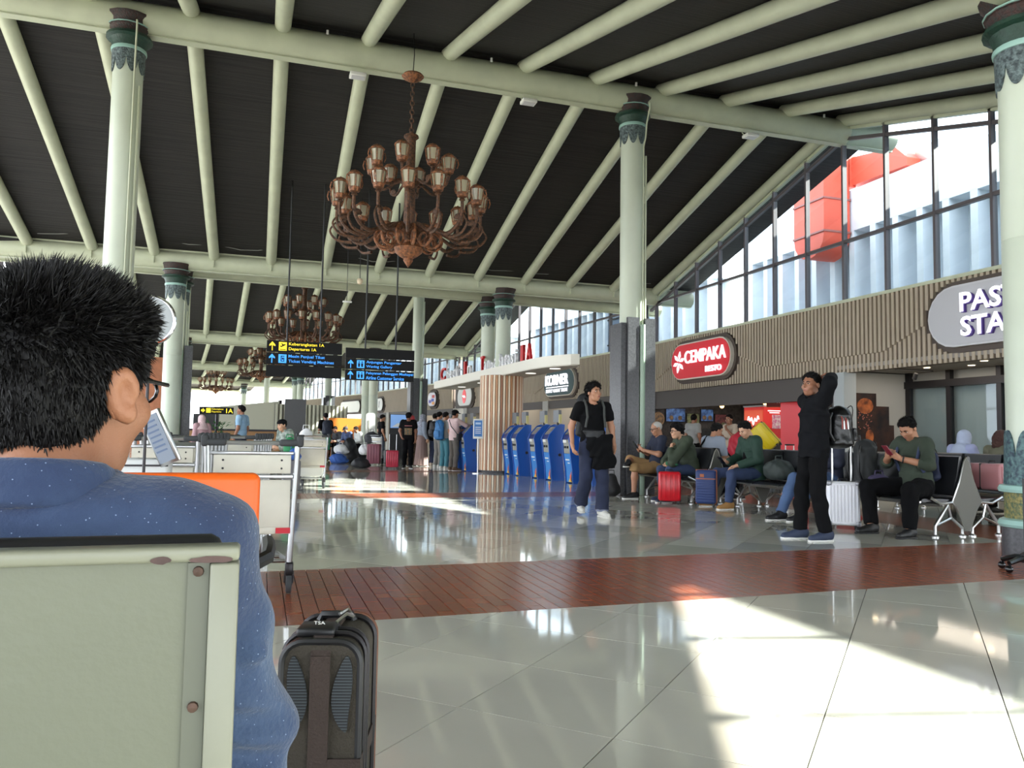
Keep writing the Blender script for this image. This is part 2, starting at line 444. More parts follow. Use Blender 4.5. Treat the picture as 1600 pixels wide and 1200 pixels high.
# ---------------------------------------------------------------- columns
ORN = mat('carved_ornament', (52, 62, 66), 0.5, noise=(28, 0.3), col2=(112, 128, 130), bump=(45, 1.0))
OGREEN = mat('capital_green', (30, 62, 50), 0.5, noise=(14, 0.3), bump=(40, 0.4))
ORED = mat('capital_red_brown', (66, 36, 32), 0.55, noise=(30, 0.3), col2=(34, 40, 38), bump=(50, 0.8))
OTEAL = mat('ornament_teal', (92, 124, 124), 0.45, noise=(30, 0.3), col2=(40, 56, 72), bump=(45, 0.8))
OGOLD = mat('ornament_gold', (150, 138, 82), 0.5, noise=(40, 0.3), col2=(70, 92, 70), bump=(60, 0.8))
ORING = mat('pale_teal_ring', (150, 186, 178), 0.4)
def petals(z_ring, z_tip, r, n=8, up=False):
    """carved lotus petals hugging the shaft: their tips point away from the ring"""
    m = MB(); s = 10
    for k in range(n):
        a0 = 2*PI*k/n; aw = 2*PI/n
        V = []; F = []
        for i in range(s+1):
            t = i/s; u = 2*t-1
            zt = z_ring + (z_tip-z_ring)*math.sqrt(max(0.0, 1-0.86*u*u))
            a = a0+aw*t
            for z, rr in ((z_ring, r+0.004), (z_ring, r+0.024), (zt, r+0.016), (zt, r+0.002)):
                V.append((rr*math.cos(a), rr*math.sin(a), z))
        for i in range(s):
            for q in range(4):
                F.append((i*4+q, i*4+(q+1) % 4, (i+1)*4+(q+1) % 4, (i+1)*4+q))
        m.add(V, F)
    return m
_colmesh = {}
def col_meshes(dz):
    if dz in _colmesh: return _colmesh[dz]
    d = {}
    d['shaft'] = MB().lathe([(0.21, 0.0), (0.21, 2.8), (0.207, 2.805), (0.21, 2.81), (0.21, 4.65+dz)], 28).mesh('shaft', COLM)
    d['carved_petals'] = petals(4.50+dz, 4.16+dz, 0.21).mesh('carved_petals', ORN)
    d['ring'] = MB().lathe([(0.212, 4.49+dz), (0.245, 4.50+dz), (0.25, 4.525+dz), (0.245, 4.55+dz), (0.212, 4.555+dz)], 24).mesh('ring', ORING)
    d['lotus_band'] = MB().lathe([(0.235, 4.55+dz), (0.245, 4.62+dz), (0.27, 4.68+dz), (0.325, 4.70+dz), (0.32, 4.74+dz), (0.30, 4.745+dz)], 16).mesh('lotus_band', OGREEN)
    d['red_band'] = MB().lathe([(0.27, 4.74+dz), (0.265, 4.80+dz), (0.29, 4.85+dz), (0.31, 4.86+dz), (0.27, 4.88+dz), (0.30, 4.95+dz), (0.345, 5.0+dz), (0.35, 5.03+dz), (0.20, 5.05+dz)], 16).mesh('red_band', ORED)
    d['gold_line'] = MB().lathe([(0.30, 4.862+dz), (0.318, 4.868+dz), (0.318, 4.878+dz), (0.30, 4.884+dz)], 16).mesh('gold_line', ORING)
    d['tip'] = MB().lathe([(0.17, 5.04+dz), (0.10, 5.10+dz), (0.0, 5.19+dz)], 16).mesh('tip', COLM)
    _colmesh[dz] = d; return d
CLAD1 = None
def column(label, x, y, ridge, th=0.0, clad=False, base=False, pipe=True, group=None, tip=False):
    global CLAD1
    c = thing('column', label, 'column', (x, y, 0), th, group)
    for nm, me in col_meshes(2.14 if ridge else 0.0).items():
        if nm == 'tip' and not tip: continue
        put(nm, me, c)
    if pipe:
        h = 7.0 if ridge else 4.9
        MB().tube([(0.12, -0.215, 0.2), (0.12, -0.215, h-0.75), (0.13, -0.27, h-0.6), (0.135, -0.30, h-0.35), (0.15, -0.38, h-0.1), (0.15, -0.39, h)], 0.014, 6).tube([(0.19, -0.165, 0.2), (0.19, -0.165, h-0.9)], 0.018, 6).build('cable_conduit', PALE, c)
    if clad:
        if CLAD1 is None:
            CLAD1 = [(n, MB().b2(a, b).mesh('granite_panel', GRAN)) for n, a, b in (('l', (-0.31,-0.24,0), (-0.21,0.22,3.02)), ('m', (-0.20,-0.29,0), (0.02,-0.22,3.12)), ('r', (0.16,-0.24,0), (0.36,0.22,3.12)), ('n', (-0.22,-0.24,0), (-0.205,0.22,3.0)))]
            CLAD1.append(('p', MB().tube([(0.09,-0.27,0), (0.09,-0.27,3.0)], 0.05, 10).mesh('downpipe', mat('downpipe_green', (150, 172, 152), 0.4))))
        for n, me in CLAD1: put(me.name.split('.')[0], me, c)
    if base:
        petals(0.74, 1.12, 0.21, 8).build('carved_base_petals', OTEAL, c)
        MB().lathe([(0.24, 0.60), (0.235, 0.74)], 24).lathe([(0.237, 0.599), (0.20, 0.60)], 24).build('carved_base_band', OTEAL, c)
        MB().lathe([(0.22, 0.58), (0.275, 0.585), (0.285, 0.61), (0.27, 0.64), (0.235, 0.65)], 24).lathe([(0.22, 0.28), (0.275, 0.285), (0.29, 0.31), (0.275, 0.345), (0.24, 0.36)], 24).build('base_moulding', ORING, c)
        MB().lathe([(0.236, 0.35), (0.236, 0.59)], 24).build('gilded_block', OGOLD, c)
        MB().lathe([(0.26, 0.0), (0.26, 0.28)], 24).build('plinth', GRAN, c)
    return c
def ucol(iu, side, row, label, **kw):
    U = UN[iu]
    x = 0 if side > 0 else XC; y = {-1: -U['hf'], 0: 0, 1: U['hb']}[row]
    p = frame_pt(U['P'], U['th'], x, y)
    return column(label, p[0], p[1], row == 0, U['th'], **kw)
column('stout pale column with a carved teal base beside the end of the seats', 6.42, 5.12, False, base=True, pipe=False)
ucol(1, -1, -1, 'pale column behind the man in blue, out of view', group='columns behind the camera side')
ucol(1, 1, 0, 'tall pale green column rising from dark granite slabs behind the old seated man', clad=True)
ucol(1, -1, 0, 'tall pale green column rising behind the head of the man in blue')
ucol(1, 1, 1, 'pale column with dark carved capital rising out of the striped pillar, nearer one', pipe=False)
ucol(1, -1, 1, 'short column with white cone on a dark capital beside the chrome ringed disc', tip=True, pipe=False)
ucol(2, 1, -1, 'pale column just behind another above the striped pillar, farther of the two')
ucol(2, -1, -1, 'pale column with dark granite foot close behind the column with the white cone', clad=True)
ucol(2, 1, 0, 'pale column with granite foot beside the right hand hanging direction boards', clad=True)
ucol(2, -1, 0, 'middle row column of the second bay behind the head of the man in blue', group='columns hidden by the head')
ucol(2, 1, 1, 'pale column behind the queue, wider one of a close pair', pipe=False)
ucol(2, -1, 1, 'far row column of the second bay on the open side by the black pier', group='columns hidden by the head')
FARL = 'slim pale column far down the hall beyond the queue'
for iu, side, row in ((3,1,-1),(3,1,0),(3,1,1),(4,1,-1),(4,1,0),(4,1,1),(3,-1,-1),(3,-1,0),(3,-1,1),(4,-1,-1),(4,-1,0),(4,-1,1)):
    ucol(iu, side, row, 'slim pale column in the %s row of the %s bay on the %s side' % ({-1:'near',0:'middle',1:'far'}[row], {3:'third',4:'fourth'}[iu], 'shop' if side > 0 else 'open'), clad=(row == 0), pipe=False, group='columns far down the hall')

# ---------------------------------------------------------------- right hand wall: slatted band and glazing
def in_caps(dv, w, h, m):
    """half height of a capsule outline (grown by m) at offset dv, or None"""
    r = h/2+m; s = w/2-h/2
    a = abs(dv)-s
    if a <= 0: return r
    if a >= r: return None
    return math.sqrt(r*r-a*a)
def right_wall(iu, v0, v1, signs, slats=True, glaze=(None, None), spacing=0.11, mull=1.115):
    U = UN[iu]; wl = struct('wall_right', (U['P'][0], U['P'][1], 0), U['th'])
    MB().b2((XR+0.03, v0, 2.35), (XR+0.16, v1, 3.74)).build('backing_board', BACKB, wl)
    MB().b2((XR-0.06, v0, 3.74), (XR+0.2, v1, 3.80)).build('sill', PALE, wl)
    n = int((v1-v0)/spacing); stuff = MB(); cache = {}
    for i in range(n):
        v = v0+(i+0.5)*spacing
        bz = 2.67; cut = None
        for vc, zc, sw, sh in signs:
            d = abs(v-vc)-sw/2
            if d < 1.1: bz = max(bz, 2.67+(zc-2.67)*min(1, 1-max(d, 0)/1.1))
            hh = in_caps(v-vc, sw, sh, 0.10)
            if hh: cut = (zc-hh, zc+hh)
        segs = []
        def seg(a, b, dep):
            if cut:
                if a < cut[0]: segs.append((a, min(b, cut[0]), dep))
                if b > cut[1]: segs.append((max(a, cut[1]), b, dep))
            else: segs.append((a, b, dep))
        seg(2.35, bz, 0.035); seg(bz, 3.74, 0.075)
        m = MB()
        for a, b, dep in segs:
            if b-a > 0.01: m.b2((XR+0.03-dep, -0.031, a), (XR+0.032, 0.031, b))
        if slats:
            key = tuple((round(a,2), round(b,2), d) for a, b, d in segs)
            if key not in cache: cache[key] = m.mesh('slat', SLAT, 0)
            put('slat', cache[key], wl, (0, v, 0))
        else:
            stuff.add(m.v, m.f, Matrix.Translation((0, v, 0)))
    if not slats: stuff.build('slats', SLAT, wl, sharp=0, kind='stuff')
    # glazing above
    wi = struct('window_%d' % (iu+1), (U['P'][0], U['P'][1], 0), U['th'])
    zt = lambda v: ZR-SL*abs(v)-0.1+U.get('dz', 0)
    ga, gb = -U['hf']-0.6, U['hb']+0.6
    if glaze[0] is not None: ga = glaze[0]
    if glaze[1] is not None: gb = glaze[1]
    k0, k1 = math.ceil(ga/mull), math.floor(gb/mull)
    vs = [ga]+[k*mull for k in range(k0, k1+1)]+[gb]
    for v in vs:
        MB().b2((XR-0.05, v-0.025, 3.79), (XR+0.05, v+0.025, zt(v))).build('mullion', MULL, wi, sharp=0)
        MB().b2((XR-0.075, v-0.05, zt(v)-0.02), (XR-0.03, v+0.05, zt(v)+0.16)).build('bracket', PALE, wi, sharp=0)
    MB().b2((XR-0.04, ga, 4.94), (XR+0.04, gb, 5.0)).build('transom', MULL, wi, sharp=0)
    for a, b in zip(vs[:-1], vs[1:]):
        if b-a < 0.06: continue
        MB().b2((XR-0.004, a+0.02, 3.8), (XR+0.004, b-0.02, 4.95)).build('pane', GLASS, wi, sharp=0)
        if min(zt(a), zt(b)) > 5.05:
            P = [(a+0.02, 4.99), (b-0.02, 4.99), (b-0.02, zt(b)), (a+0.02, zt(a))]
            MB().prism(P, XR-0.004, XR+0.004, Matrix(((0,0,1,0),(1,0,0,0),(0,1,0,0),(0,0,0,1)))).build('pane', GLASS, wi, sharp=0)
    return wl
SG1 = [(17.93-12.7, 3.07, 3.0, 0.98), (8.65-12.7, 3.09, 3.9, 1.0)]
SG2 = [(4.68-7.75, 2.98, 2.65, 0.96), (7.7, 2.90, 2.3, 0.96)]
right_wall(1, -7.7, 8.05, SG1, True)
right_wall(2, -8.1, 8.95, SG2, True)
right_wall(3, -7.6, 8.1, [(-4.9, 2.92, 1.5, 0.9), (4.8, 2.9, 1.7, 0.9)], False)
right_wall(4, -8.0, 8.1, [(-6.0, 2.9, 4.4, 0.9), (0.2, 2.9, 1.6, 0.9)], False, spacing=0.22)
right_wall(0, -7.7, 7.9, [], False, spacing=0.33)
for iu in (1, 2, 3):                                 # filler between two bays
    a = frame_pt(UN[iu]['P'], UN[iu]['th'], XR, UN[iu]['hb']+0.2); b = frame_pt(UN[iu+1]['P'], UN[iu+1]['th'], XR, -UN[iu+1]['hf']-0.2)
    f = struct('trim_%d' % iu); MB().prism([(a[0],a[1]), (b[0],b[1]), (b[0]+0.15,b[1]), (a[0]+0.15,a[1])], 2.35, 3.74).build('filler_board', SOFF, f)
# gutter ceilings over the wedge between bays
for iu in range(0, 5):
    A, B = UN[iu], UN[iu+1]
    P = [frame_pt(A['P'], A['th'], XL-1, A['hb']-0.1), frame_pt(A['P'], A['th'], XR+1, A['hb']-0.1), frame_pt(B['P'], B['th'], XR+1, -B['hf']+0.1), frame_pt(B['P'], B['th'], XL-1, -B['hf']+0.1)]
    g = struct('trim_gutter'); g.name = 'trim_%d' % (iu+10)
    MB().prism(P, 5.32, 5.40).build('gutter_soffit', PALE, g)

# left side: open glazed gables with slim mullions
for iu in range(0, 5):
    U = UN[iu]; wi = struct('window_%d' % (iu+11), (U['P'][0], U['P'][1], 0), U['th'])
    for k in range(-6, 7):
        v = k*1.25
        MB().b2((XL-0.05, v-0.03, 0.0), (XL+0.05, v+0.03, ZR-SL*abs(v)-0.1)).build('mullion', MULL, wi, sharp=0)
    MB().b2((XL-0.04, -7.7, 2.6), (XL+0.04, 7.7, 2.68)).build('transom', MULL, wi, sharp=0)

# ---------------------------------------------------------------- the white building outside the glazing
def building(iu, v0, v1, label, zfin=6.35, ztop=7.42, pitch=0.72, group=None, parts=True):
    U = UN[iu]; b = thing('building', label, 'building', (U['P'][0], U['P'][1], 0), U['th'], group)
    x = XR+3.2
    zb = 3.39 if iu == 1 else 3.3
    MB().b2((x+0.55, v0, zb), (x+4, v1, ztop)).build('recessed_wall', FINB, b)
    MB().b2((x, v0, zfin), (x+0.6, v1, ztop)).build('parapet', FIN, b)
    MB().b2((x-0.05, v0, zb), (x+0.6, v1, 3.95)).build('lower_ledge', FIN, b)
    fm = MB().b2((x, -0.09, 3.9), (x+0.56, 0.09, zfin+0.02)).mesh('fin', FIN, 0)
    st = MB()
    for i in range(int((v1-v0)/pitch)):
        put('fin', fm, b, (0, v0+pitch*(i+0.5), 0))
    return b
building(1, -3.4, 8.4, 'white building with upright fins outside the gable window above the red sign')
building(2, -8.0, 7.6, 'white finned building outside the glazing above the round green sign')
building(3, -7.6, 7.4, 'white finned building outside the third bay glazing behind the hanging boards', group='distant outside buildings')
building(4, -7.6, 7.4, 'white finned building at the very end, beyond the fourth bay glazing', group='distant outside buildings')
_bw = struct('wall_outside'); MB().b2((14.2, -14, 3.3), (18.2, 9.2, 7.42)).build('plain_parapet_wall', FIN, _bw)  # unseen run of the building, included for the shadow it throws
_tw = thing('service_tower', 'dark blue grey service block between the white fins, seen over the canopy', 'tower', (*frame_pt(UN[2]['P'], UN[2]['th'], XR+2.70, -2.9), 0), UN[2]['th'])
MB().b2((-0.18, -0.9, 3.42), (0.44, 0.9, 7.9)).build('tower_body', mat('blue_grey_cladding', (110, 122, 142), 0.5), _tw)
MB().b2((-0.20, -0.92, 5.6), (0.44, 0.92, 5.66)).b2((-0.20, -0.92, 4.6), (0.44, 0.92, 4.66)).build('joint_strip', DARKMETAL, _tw)
# orange ventilation duct
DUCT = mat('orange_duct_paint', (226, 92, 68), 0.5, noise=(1.5, 0.12))
d = thing('ventilation_duct', 'big orange ventilation duct bending over the white wall outside the window', 'duct', (13.75, 16.72, 0))
YZ = Matrix(((0,0,1,0),(1,0,0,0),(0,1,0,0),(0,0,0,1)))   # outline drawn in (y, z), extruded along x
P = arc(0.0, 6.25, 0.58, PI, 2*PI, 8)+[(0.58, 8.0)]+arc(0.28, 8.05, 0.30, 0, PI/2, 4)+[(-0.58, 8.35)]
MB().prism(P, -0.40, 0.40, YZ).build('duct_trunk', DUCT, d, sharp=50)
MB().prism([(-0.5, 7.55), (-0.5, 8.30), (-2.0, 8.05), (-2.35, 7.7), (-2.35, 7.5)], 0.5, 1.4, YZ).b2((0.38, -0.58, 7.5), (0.6, 0.5, 8.32)).build('duct_branch', DUCT, d)
FLG = mat('duct_flange', (150, 92, 84), 0.5)
for z in (7.15, 6.3): MB().box((0,0,z), (0.86,1.2,0.05)).build('flange', FLG, d)
MB().b2((0.9, -2.95, 7.5), (1.5, -2.2, 8.0)).build('cowl', STEEL, d)

# ---------------------------------------------------------------- shops under the band
def wall_box(name, lo, hi, m):
    o = struct(name); MB().b2(lo, hi).build(name.split('_')[0]+'_panel', m, o, sharp=0); return o
STONE = mat('dark_slate_cladding', (66, 62, 60), 0.7, noise=(14, 0.5), bump=(22, 0.8))
# shop with the food counter, y 13.1 .. 21.5
wall_box('wall_counter_front', (11.1, 13.05, 1.85), (11.25, 20.9, 2.36), SOFF)
wall_box('ceiling_counter', (11.1, 13.05, 2.36), (14.2, 20.9, 2.44), mat('dark_ceiling_paint', (52, 48, 48), 0.8))
wall_box('wall_counter_back', (14.05, 13.0, 0), (14.2, 21.4, 3.3), STONE)
wall_box('wall_counter_end', (11.05, 20.75, 0), (14.2, 20.9, 2.4), STONE)
wall_box('wall_partition', (11.25, 12.98, 0), (12.75, 13.06, 2.4), mat('partition_grey', (158, 156, 150), 0.7))
p = struct('trim_20'); MB().b2((10.93, 12.68, 0), (11.22, 12.98, 2.36)).build('white_post', mat('grey_white_post', (164, 170, 172), 0.5), p)
MB().b2((10.97, 12.98, 0), (11.17, 13.06, 2.36)).build('dark_post', mat('plum_post', (60, 40, 48), 0.5), p)
wall_box('ceiling_alcove', (11.0, 4.0, 2.42), (12.9, 13.0, 2.5), mat('grey_ceiling', (142, 136, 130), 0.8))
wall_box('ceiling_terrace', (11.16, -12, 3.3), (14.2, 21.5, 3.38), TERR)
CURT = mat('curtain_beige', (150, 140, 118), 0.9)
dg = struct('door_1', (12.75, 0, 0))
MB().b2((0.25, 4, 0), (0.35, 13, 2.42)).build('curtain', CURT, dg)
for v in (4.2, 5.7, 7.2, 8.7, 9.75, 10.8, 11.9, 12.9): MB().b2((-0.04, v-0.05, 0), (0.06, v+0.05, 2.42)).build('frame', DARKMETAL, dg, sharp=0)
MB().b2((-0.05, 4, 2.1), (0.07, 13, 2.24)).build('door_head', DARKMETAL, dg, sharp=0)
for a, b in ((4.25,5.65),(5.75,7.15),(7.25,8.65),(8.75,9.7),(9.8,10.75),(10.85,11.85),(11.95,12.85)):
    MB().b2((0, a, 0.02), (0.008, b, 2.1)).build('pane', GLASS, dg, sharp=0)
wall_box('wall_east', (12.9, 3.0, 0), (13.0, 13.0, 2.5), WALLG)
# shops of the second and third bay: dark recess with lit shelves
for iu in (2, 3):
    U = UN[iu]
    def uw(name, lo, hi, m):
        o = struct(name, (U['P'][0], U['P'][1], 0), U['th']); MB().b2(lo, hi).build(name.split('_')[0]+'_panel', m, o, sharp=0); return o
    uw('wall_shop_back', (XR+2.4, -8, 0), (XR+2.5, 8.2, 3.3), mat('shop_back_wall', (120, 110, 100), 0.8))
    uw('ceiling_shop', (XR+0.1, -8, 2.36), (XR+2.5, 8.2, 2.46), mat('shop_ceiling', (180, 172, 158), 0.8))
    for v in (-7.9, -1.6, 3.4, 8.0): uw('wall_shop_pier', (XR, v-0.25, 0), (XR+2.4, v+0.25, 2.36), WALLG)
    uw('trim_30', (XR+0.05, -8, 2.05), (XR+0.15, 8.2, 2.36), SOFF)
# ground outside
g = struct('ground'); MB().b2((-60, -60, -0.5), (80, 140, -0.31)).build('outdoor_ground', TERR, g)
# lights in the shops
def area(name, loc, sx, sy, e, col=(1, 0.86, 0.7)):
    l = bpy.data.lights.new(name, 'AREA'); l.shape = 'RECTANGLE'; l.size = sx; l.size_y = sy; l.energy = e; l.color = col
    o = bpy.data.objects.new(name, l); COL.objects.link(o); o.location = loc; return o
area('counter_ceiling_light', (12.6, 17, 2.33), 2.0, 6.0, 30)
area('alcove_ceiling_light', (11.9, 10, 2.40), 1.2, 5.0, 22)
for iu in (2, 3):
    q = frame_pt(UN[iu]['P'], UN[iu]['th'], XR+1.2, 0)
    l = area('shop_light', (q[0], q[1], 2.33), 1.5, 13, 70); l.rotation_euler = (0, 0, UN[iu]['th'])
# ---------------------------------------------------------------- signs
def fit(o, w, h):
    n = len(o.data.vertices); co = np.empty(n*3, dtype=np.float32); o.data.vertices.foreach_get('co', co); co = co.reshape(-1, 3)
    lo, hi = co.min(0), co.max(0); bb = [lo]*6+[hi]; bw = float(hi[0]-lo[0]); bh = float(hi[1]-lo[1])
    o.scale = (w/max(bw,1e-4), h/max(bh,1e-4), 1)
    # centre vertically and horizontally on the given place
    cx, cy = float(bb[6][0]+bb[0][0])/2*o.scale[0], float(bb[6][1]+bb[0][1])/2*o.scale[1]
    o.location = Vector(o.location) - (o.rotation_euler.to_matrix() @ Vector((cx, cy, 0)))
    return o
def label_text(s, m, parent, x, z, w, h, y=-0.01, ext=0.004, bold=0.0, name='lettering', rz=0.0):
    return fit(txt(s, 1.0, m, parent, (x, y, z), (PI/2, 0, rz), ext/max(1.0,1.0), 'CENTER', name, bold), w, h)
WGLOW = emi('white_sign_glow', (250, 248, 255), 0.55)
def band_sign(label, loc, rz, w, h, face, rim, backc=BACKB):
    """a capsule shaped light box standing proud of the slats, local -y is its front"""
    t = thing('shop_sign', label, 'sign', loc, rz, 'light box signs on the slatted band')
    MB().prism(capsule_poly(w+0.18, h+0.18), -0.10, 0.0, FRONT).build('backing_plate', backc, t)
    MB().prism(capsule_poly(w, h), 0.0, 0.10, FRONT).build('rim', rim, t)
    MB().prism(capsule_poly(w-0.07, h-0.07), 0.10, 0.115, FRONT).build('face', face, t)
    return t
RED_SIGN = emi('red_sign_face', (190, 16, 36), 0.22)
CREAMRIM = mat('cream_rim', (214, 208, 196), 0.4)
t = band_sign('red capsule sign with a white flower emblem and one glowing white word', (10.96, 17.93, 3.07), -PI/2, 2.9, 0.98, RED_SIGN, CREAMRIM)
label_text('CEMPAKA', WGLOW, t, 0.30, 0.10, 1.95, 0.34, -0.13, 0.02, 0.004)
label_text('RESTO', WGLOW, t, 0.72, -0.28, 0.72, 0.15, -0.13, 0.02, 0.01)
m = MB()
for k in range(6):
    a = 2*PI*k/6+0.3
    m.prism([(-1.0+0.04*math.cos(a), 0.0+0.04*math.sin(a)), (-1.0+0.19*math.cos(a-0.28), 0.19*math.sin(a-0.28)), (-1.0+0.30*math.cos(a), 0.30*math.sin(a)), (-1.0+0.19*math.cos(a+0.28), 0.19*math.sin(a+0.28))], 0.115, 0.14, FRONT)
m.build('flower_emblem', WGLOW, t)
t = band_sign('grey capsule sign with white purple-edged letters, cut off by the stout column', (10.96, 8.65, 3.09), -PI/2, 3.8, 1.02, mat('light_grey_sign', (190, 190, 196), 0.5), mat('grey_sign_rim', (200, 200, 204), 0.4))
PURP = mat('purple_letter_side', (84, 60, 140), 0.5)
for s_, z, x, ww in (('PASTA', 0.20, -0.50, 1.38), ('STATION', -0.20, -0.22, 1.92)):
    label_text(s_, PURP, t, x+0.02, z-0.015, ww, 0.32, -0.12, 0.045, 0.02, 'letter_sides')
    label_text(s_, WGLOW, t, x, z, ww, 0.32, -0.165, 0.01, 0.02)
def usign(iu, v, z, label, w, h, face, rim):
    U = UN[iu]; p = frame_pt(U['P'], U['th'], XR-0.04, v)
    return band_sign(label, (p[0], p[1], z), U['th']-PI/2, w, h, face, rim)
t = usign(2, 4.68-7.75, 2.98, 'dark green capsule sign with bright white words beside the striped pillar', 2.6, 0.98, mat('green_sign_face', (40, 74, 76), 0.5), CREAMRIM)
label_text('KORNER', WGLOW, t, -0.12, 0.12, 1.95, 0.40, -0.13, 0.02, 0.03)
MB().prism([(-1.05,-0.17),(0.85,-0.17),(0.85,-0.13),(-1.05,-0.13)], 0.115, 0.13, FRONT).build('underline', WGLOW, t)
label_text('SIMPLY GREAT TASTE', WGLOW, t, -0.12, -0.28, 1.85, 0.13, -0.13, 0.01, 0.01)
t = usign(2, 7.7, 2.90, 'white capsule sign with a red oval beside the striped pillar', 2.2, 0.96, mat('white_sign_face', (228, 228, 226), 0.5), mat('sign_rim_grey', (120, 116, 112), 0.5))
MB().prism([(0.27*math.cos(2*PI*k/24), 0.34*math.sin(2*PI*k/24)) for k in range(24)], 0.115, 0.13, FRONT).build('red_oval', emi('red_oval_glow', (206, 30, 44), 0.3), t)
MB().tube([(-0.19+0.019*k, -0.134, 0.045*math.sin(k*1.25)+0.03*math.sin(k*0.6)) for k in range(21)], 0.016, 5).build('script_squiggle', WGLOW, t)
t = usign(3, -4.9, 2.92, 'small many coloured capsule sign behind the queue', 1.3, 0.8, mat('mixed_sign_face', (220, 214, 226), 0.5), SOFF)
for x, z, c in ((-0.3, 0.12, (236,236,240)), (0.25, 0.15, (196,60,60)), (0.15,-0.05,(70,90,190)), (-0.25,-0.12,(90,80,170)), (0.25,-0.22,(226,150,60))):
    MB().prism([(x-0.18,z-0.08),(x+0.18,z-0.08),(x+0.18,z+0.08),(x-0.18,z+0.08)], 0.115, 0.125, FRONT).build('colour_patch', mat('patch_%d_%d' % (c[0], c[2]), c, 0.5), t)
WSF = mat('blank_sign_white', (226, 226, 222), 0.5)
usign(4, -6.0, 2.9, 'long blank white capsule sign far behind the pair of columns', 4.2, 0.86, WSF, SOFF)
t = usign(3, 4.8, 2.9, 'white capsule sign with a thin black stroke right of the pair of columns', 1.6, 0.86, WSF, SOFF); MB().prism([(-0.03,-0.2),(0.03,-0.2),(0.08,0.22),(0.02,0.22)], 0.115, 0.13, FRONT).build('stroke_emblem', BLACK, t)
t = usign(4, 0.2, 2.9, 'small white capsule sign with a black triangle far down the hall', 1.5, 0.86, WSF, SOFF)
MB().prism([(-0.3,-0.2),(0.3,-0.2),(0.0,0.25)], 0.115, 0.13, FRONT).build('triangle_emblem', BLACK, t)

# ---------------------------------------------------------------- hanging direction boards
BOARD = mat('black_sign_board', (9, 9, 11), 0.5, spec=0.2)
YEL = emi('yellow_lettering', (232, 206, 40), 0.55); BLU = emi('blue_lettering', (52, 140, 232), 0.6)
def arrow(m, x, z, s):
    m.prism([(x-0.025*s, z-0.5*s), (x+0.025*s*3, z-0.5*s), (x+0.075*s, z+0.1*s), (x+0.35*s, z-0.02*s), (x+0.35*s, z+0.14*s), (x+0.025*s, z+0.5*s), (x-0.30*s, z+0.14*s), (x-0.30*s, z-0.02*s), (x-0.025*s, z+0.1*s)], 0.041, 0.046, FRONT)
def direction_sign(label, loc, w, rows, hr, rods, rod_top):
    t = thing('direction_sign', label, 'sign', loc, 0.0, 'hanging direction signs')
    n = len(rows); z = 0.0
    for k, r in enumerate(rows):
        zc = -hr*(k+0.5) - 0.022*k
        MB().box((w/2, 0, zc), (w, 0.08, hr)).build('board', BOARD, t)
        if r:
            c, l1, l2, w1, w2, pic = r
            m = MB(); arrow(m, 0.105, zc, hr*0.8); m.build('arrow', c, t)
            q = MB().prism([(0.24, zc-hr*0.38), (0.40, zc-hr*0.38), (0.40, zc+hr*0.38), (0.24, zc+hr*0.38)], 0.041, 0.044, FRONT); q.build('pictogram_plate', c, t)
            pm = MB()
            if pic == 'plane':
                pm.prism([(0.26, zc-0.075), (0.38, zc-0.075), (0.38, zc-0.06), (0.26, zc-0.06)], 0.044, 0.047, FRONT)
                pm.prism([(0.262, zc+0.0), (0.285, zc-0.02), (0.375, zc+0.03), (0.372, zc+0.048), (0.33, zc+0.04), (0.29, zc+0.07), (0.285, zc+0.06), (0.31, zc+0.02), (0.28, zc+0.005), (0.265, zc+0.02)], 0.044, 0.047, FRONT)
            elif pic == 'ticket':
                for a in (((0.285, zc-0.06), (0.36, zc-0.06), (0.36, zc-0.045), (0.285, zc-0.045)), ((0.285, zc-0.06), (0.30, zc-0.06), (0.30, zc+0.06), (0.285, zc+0.06)), ((0.345, zc-0.06), (0.36, zc-0.06), (0.36, zc+0.02), (0.345, zc+0.02)), ((0.285, zc+0.045), (0.36, zc+0.045), (0.36, zc+0.06), (0.285, zc+0.06)), ((0.31, zc-0.02), (0.34, zc-0.02), (0.34, zc+0.02), (0.31, zc+0.02))): pm.prism(list(a), 0.044, 0.047, FRONT)
            else:
                for x in (0.285, 0.35):
                    pm.prism([(x-0.018, zc-0.06), (x+0.018, zc-0.06), (x+0.022, zc+0.02), (x-0.022, zc+0.02)], 0.044, 0.047, FRONT)
                    pm.prism([(x+0.016*math.cos(2*PI*i/10), zc+0.045+0.016*math.sin(2*PI*i/10)) for i in range(10)], 0.044, 0.047, FRONT)
            pm.build('pictogram', BOARD, t)
            for s_, ww, dz in ((l1, w1, hr*0.21), (l2, w2, -hr*0.23)):
                label_text(s_, c, t, 0.44+ww/2, zc+dz, ww, hr*0.34, -0.042, 0.003, 0.008)
    for x in rods:
        MB().tube([(x, 0.045, rod_top-loc[2]), (x, 0.045, -hr*n-0.02*n+0.05)], 0.02, 6).build('hanging_rod', BLACK, t)
    return t
direction_sign('left pair of hanging black boards with yellow departures line over blue ticket line', (0.075, 17.0, 2.895), 1.535, [(YEL, 'Keberangkatan 1A', 'Departures 1A', 0.72, 0.56, 'plane'), (BLU, 'Mesin Penjual Tiket', 'Ticket Vending Machines', 0.74, 0.93, 'ticket'), None], 0.235, (0.40, 1.08), 6.42)
direction_sign('right hanging black boards with two blue lines for waving gallery and customer service', (1.69, 17.0, 2.82), 1.48, [None, (BLU, 'Anjungan Pengantar', 'Waving Gallery', 0.76, 0.56, 'people'), (BLU, 'Pelayanan Pelanggan Maskapai', 'Airline Customer Service', 1.02, 0.82, 'people')], 0.215, (0.42, 1.08), 6.42)
t = thing('direction_sign', 'small yellow and black gate board far away beyond the trolleys', 'sign', (-1.75, 26.0, 1.62), 0.0)
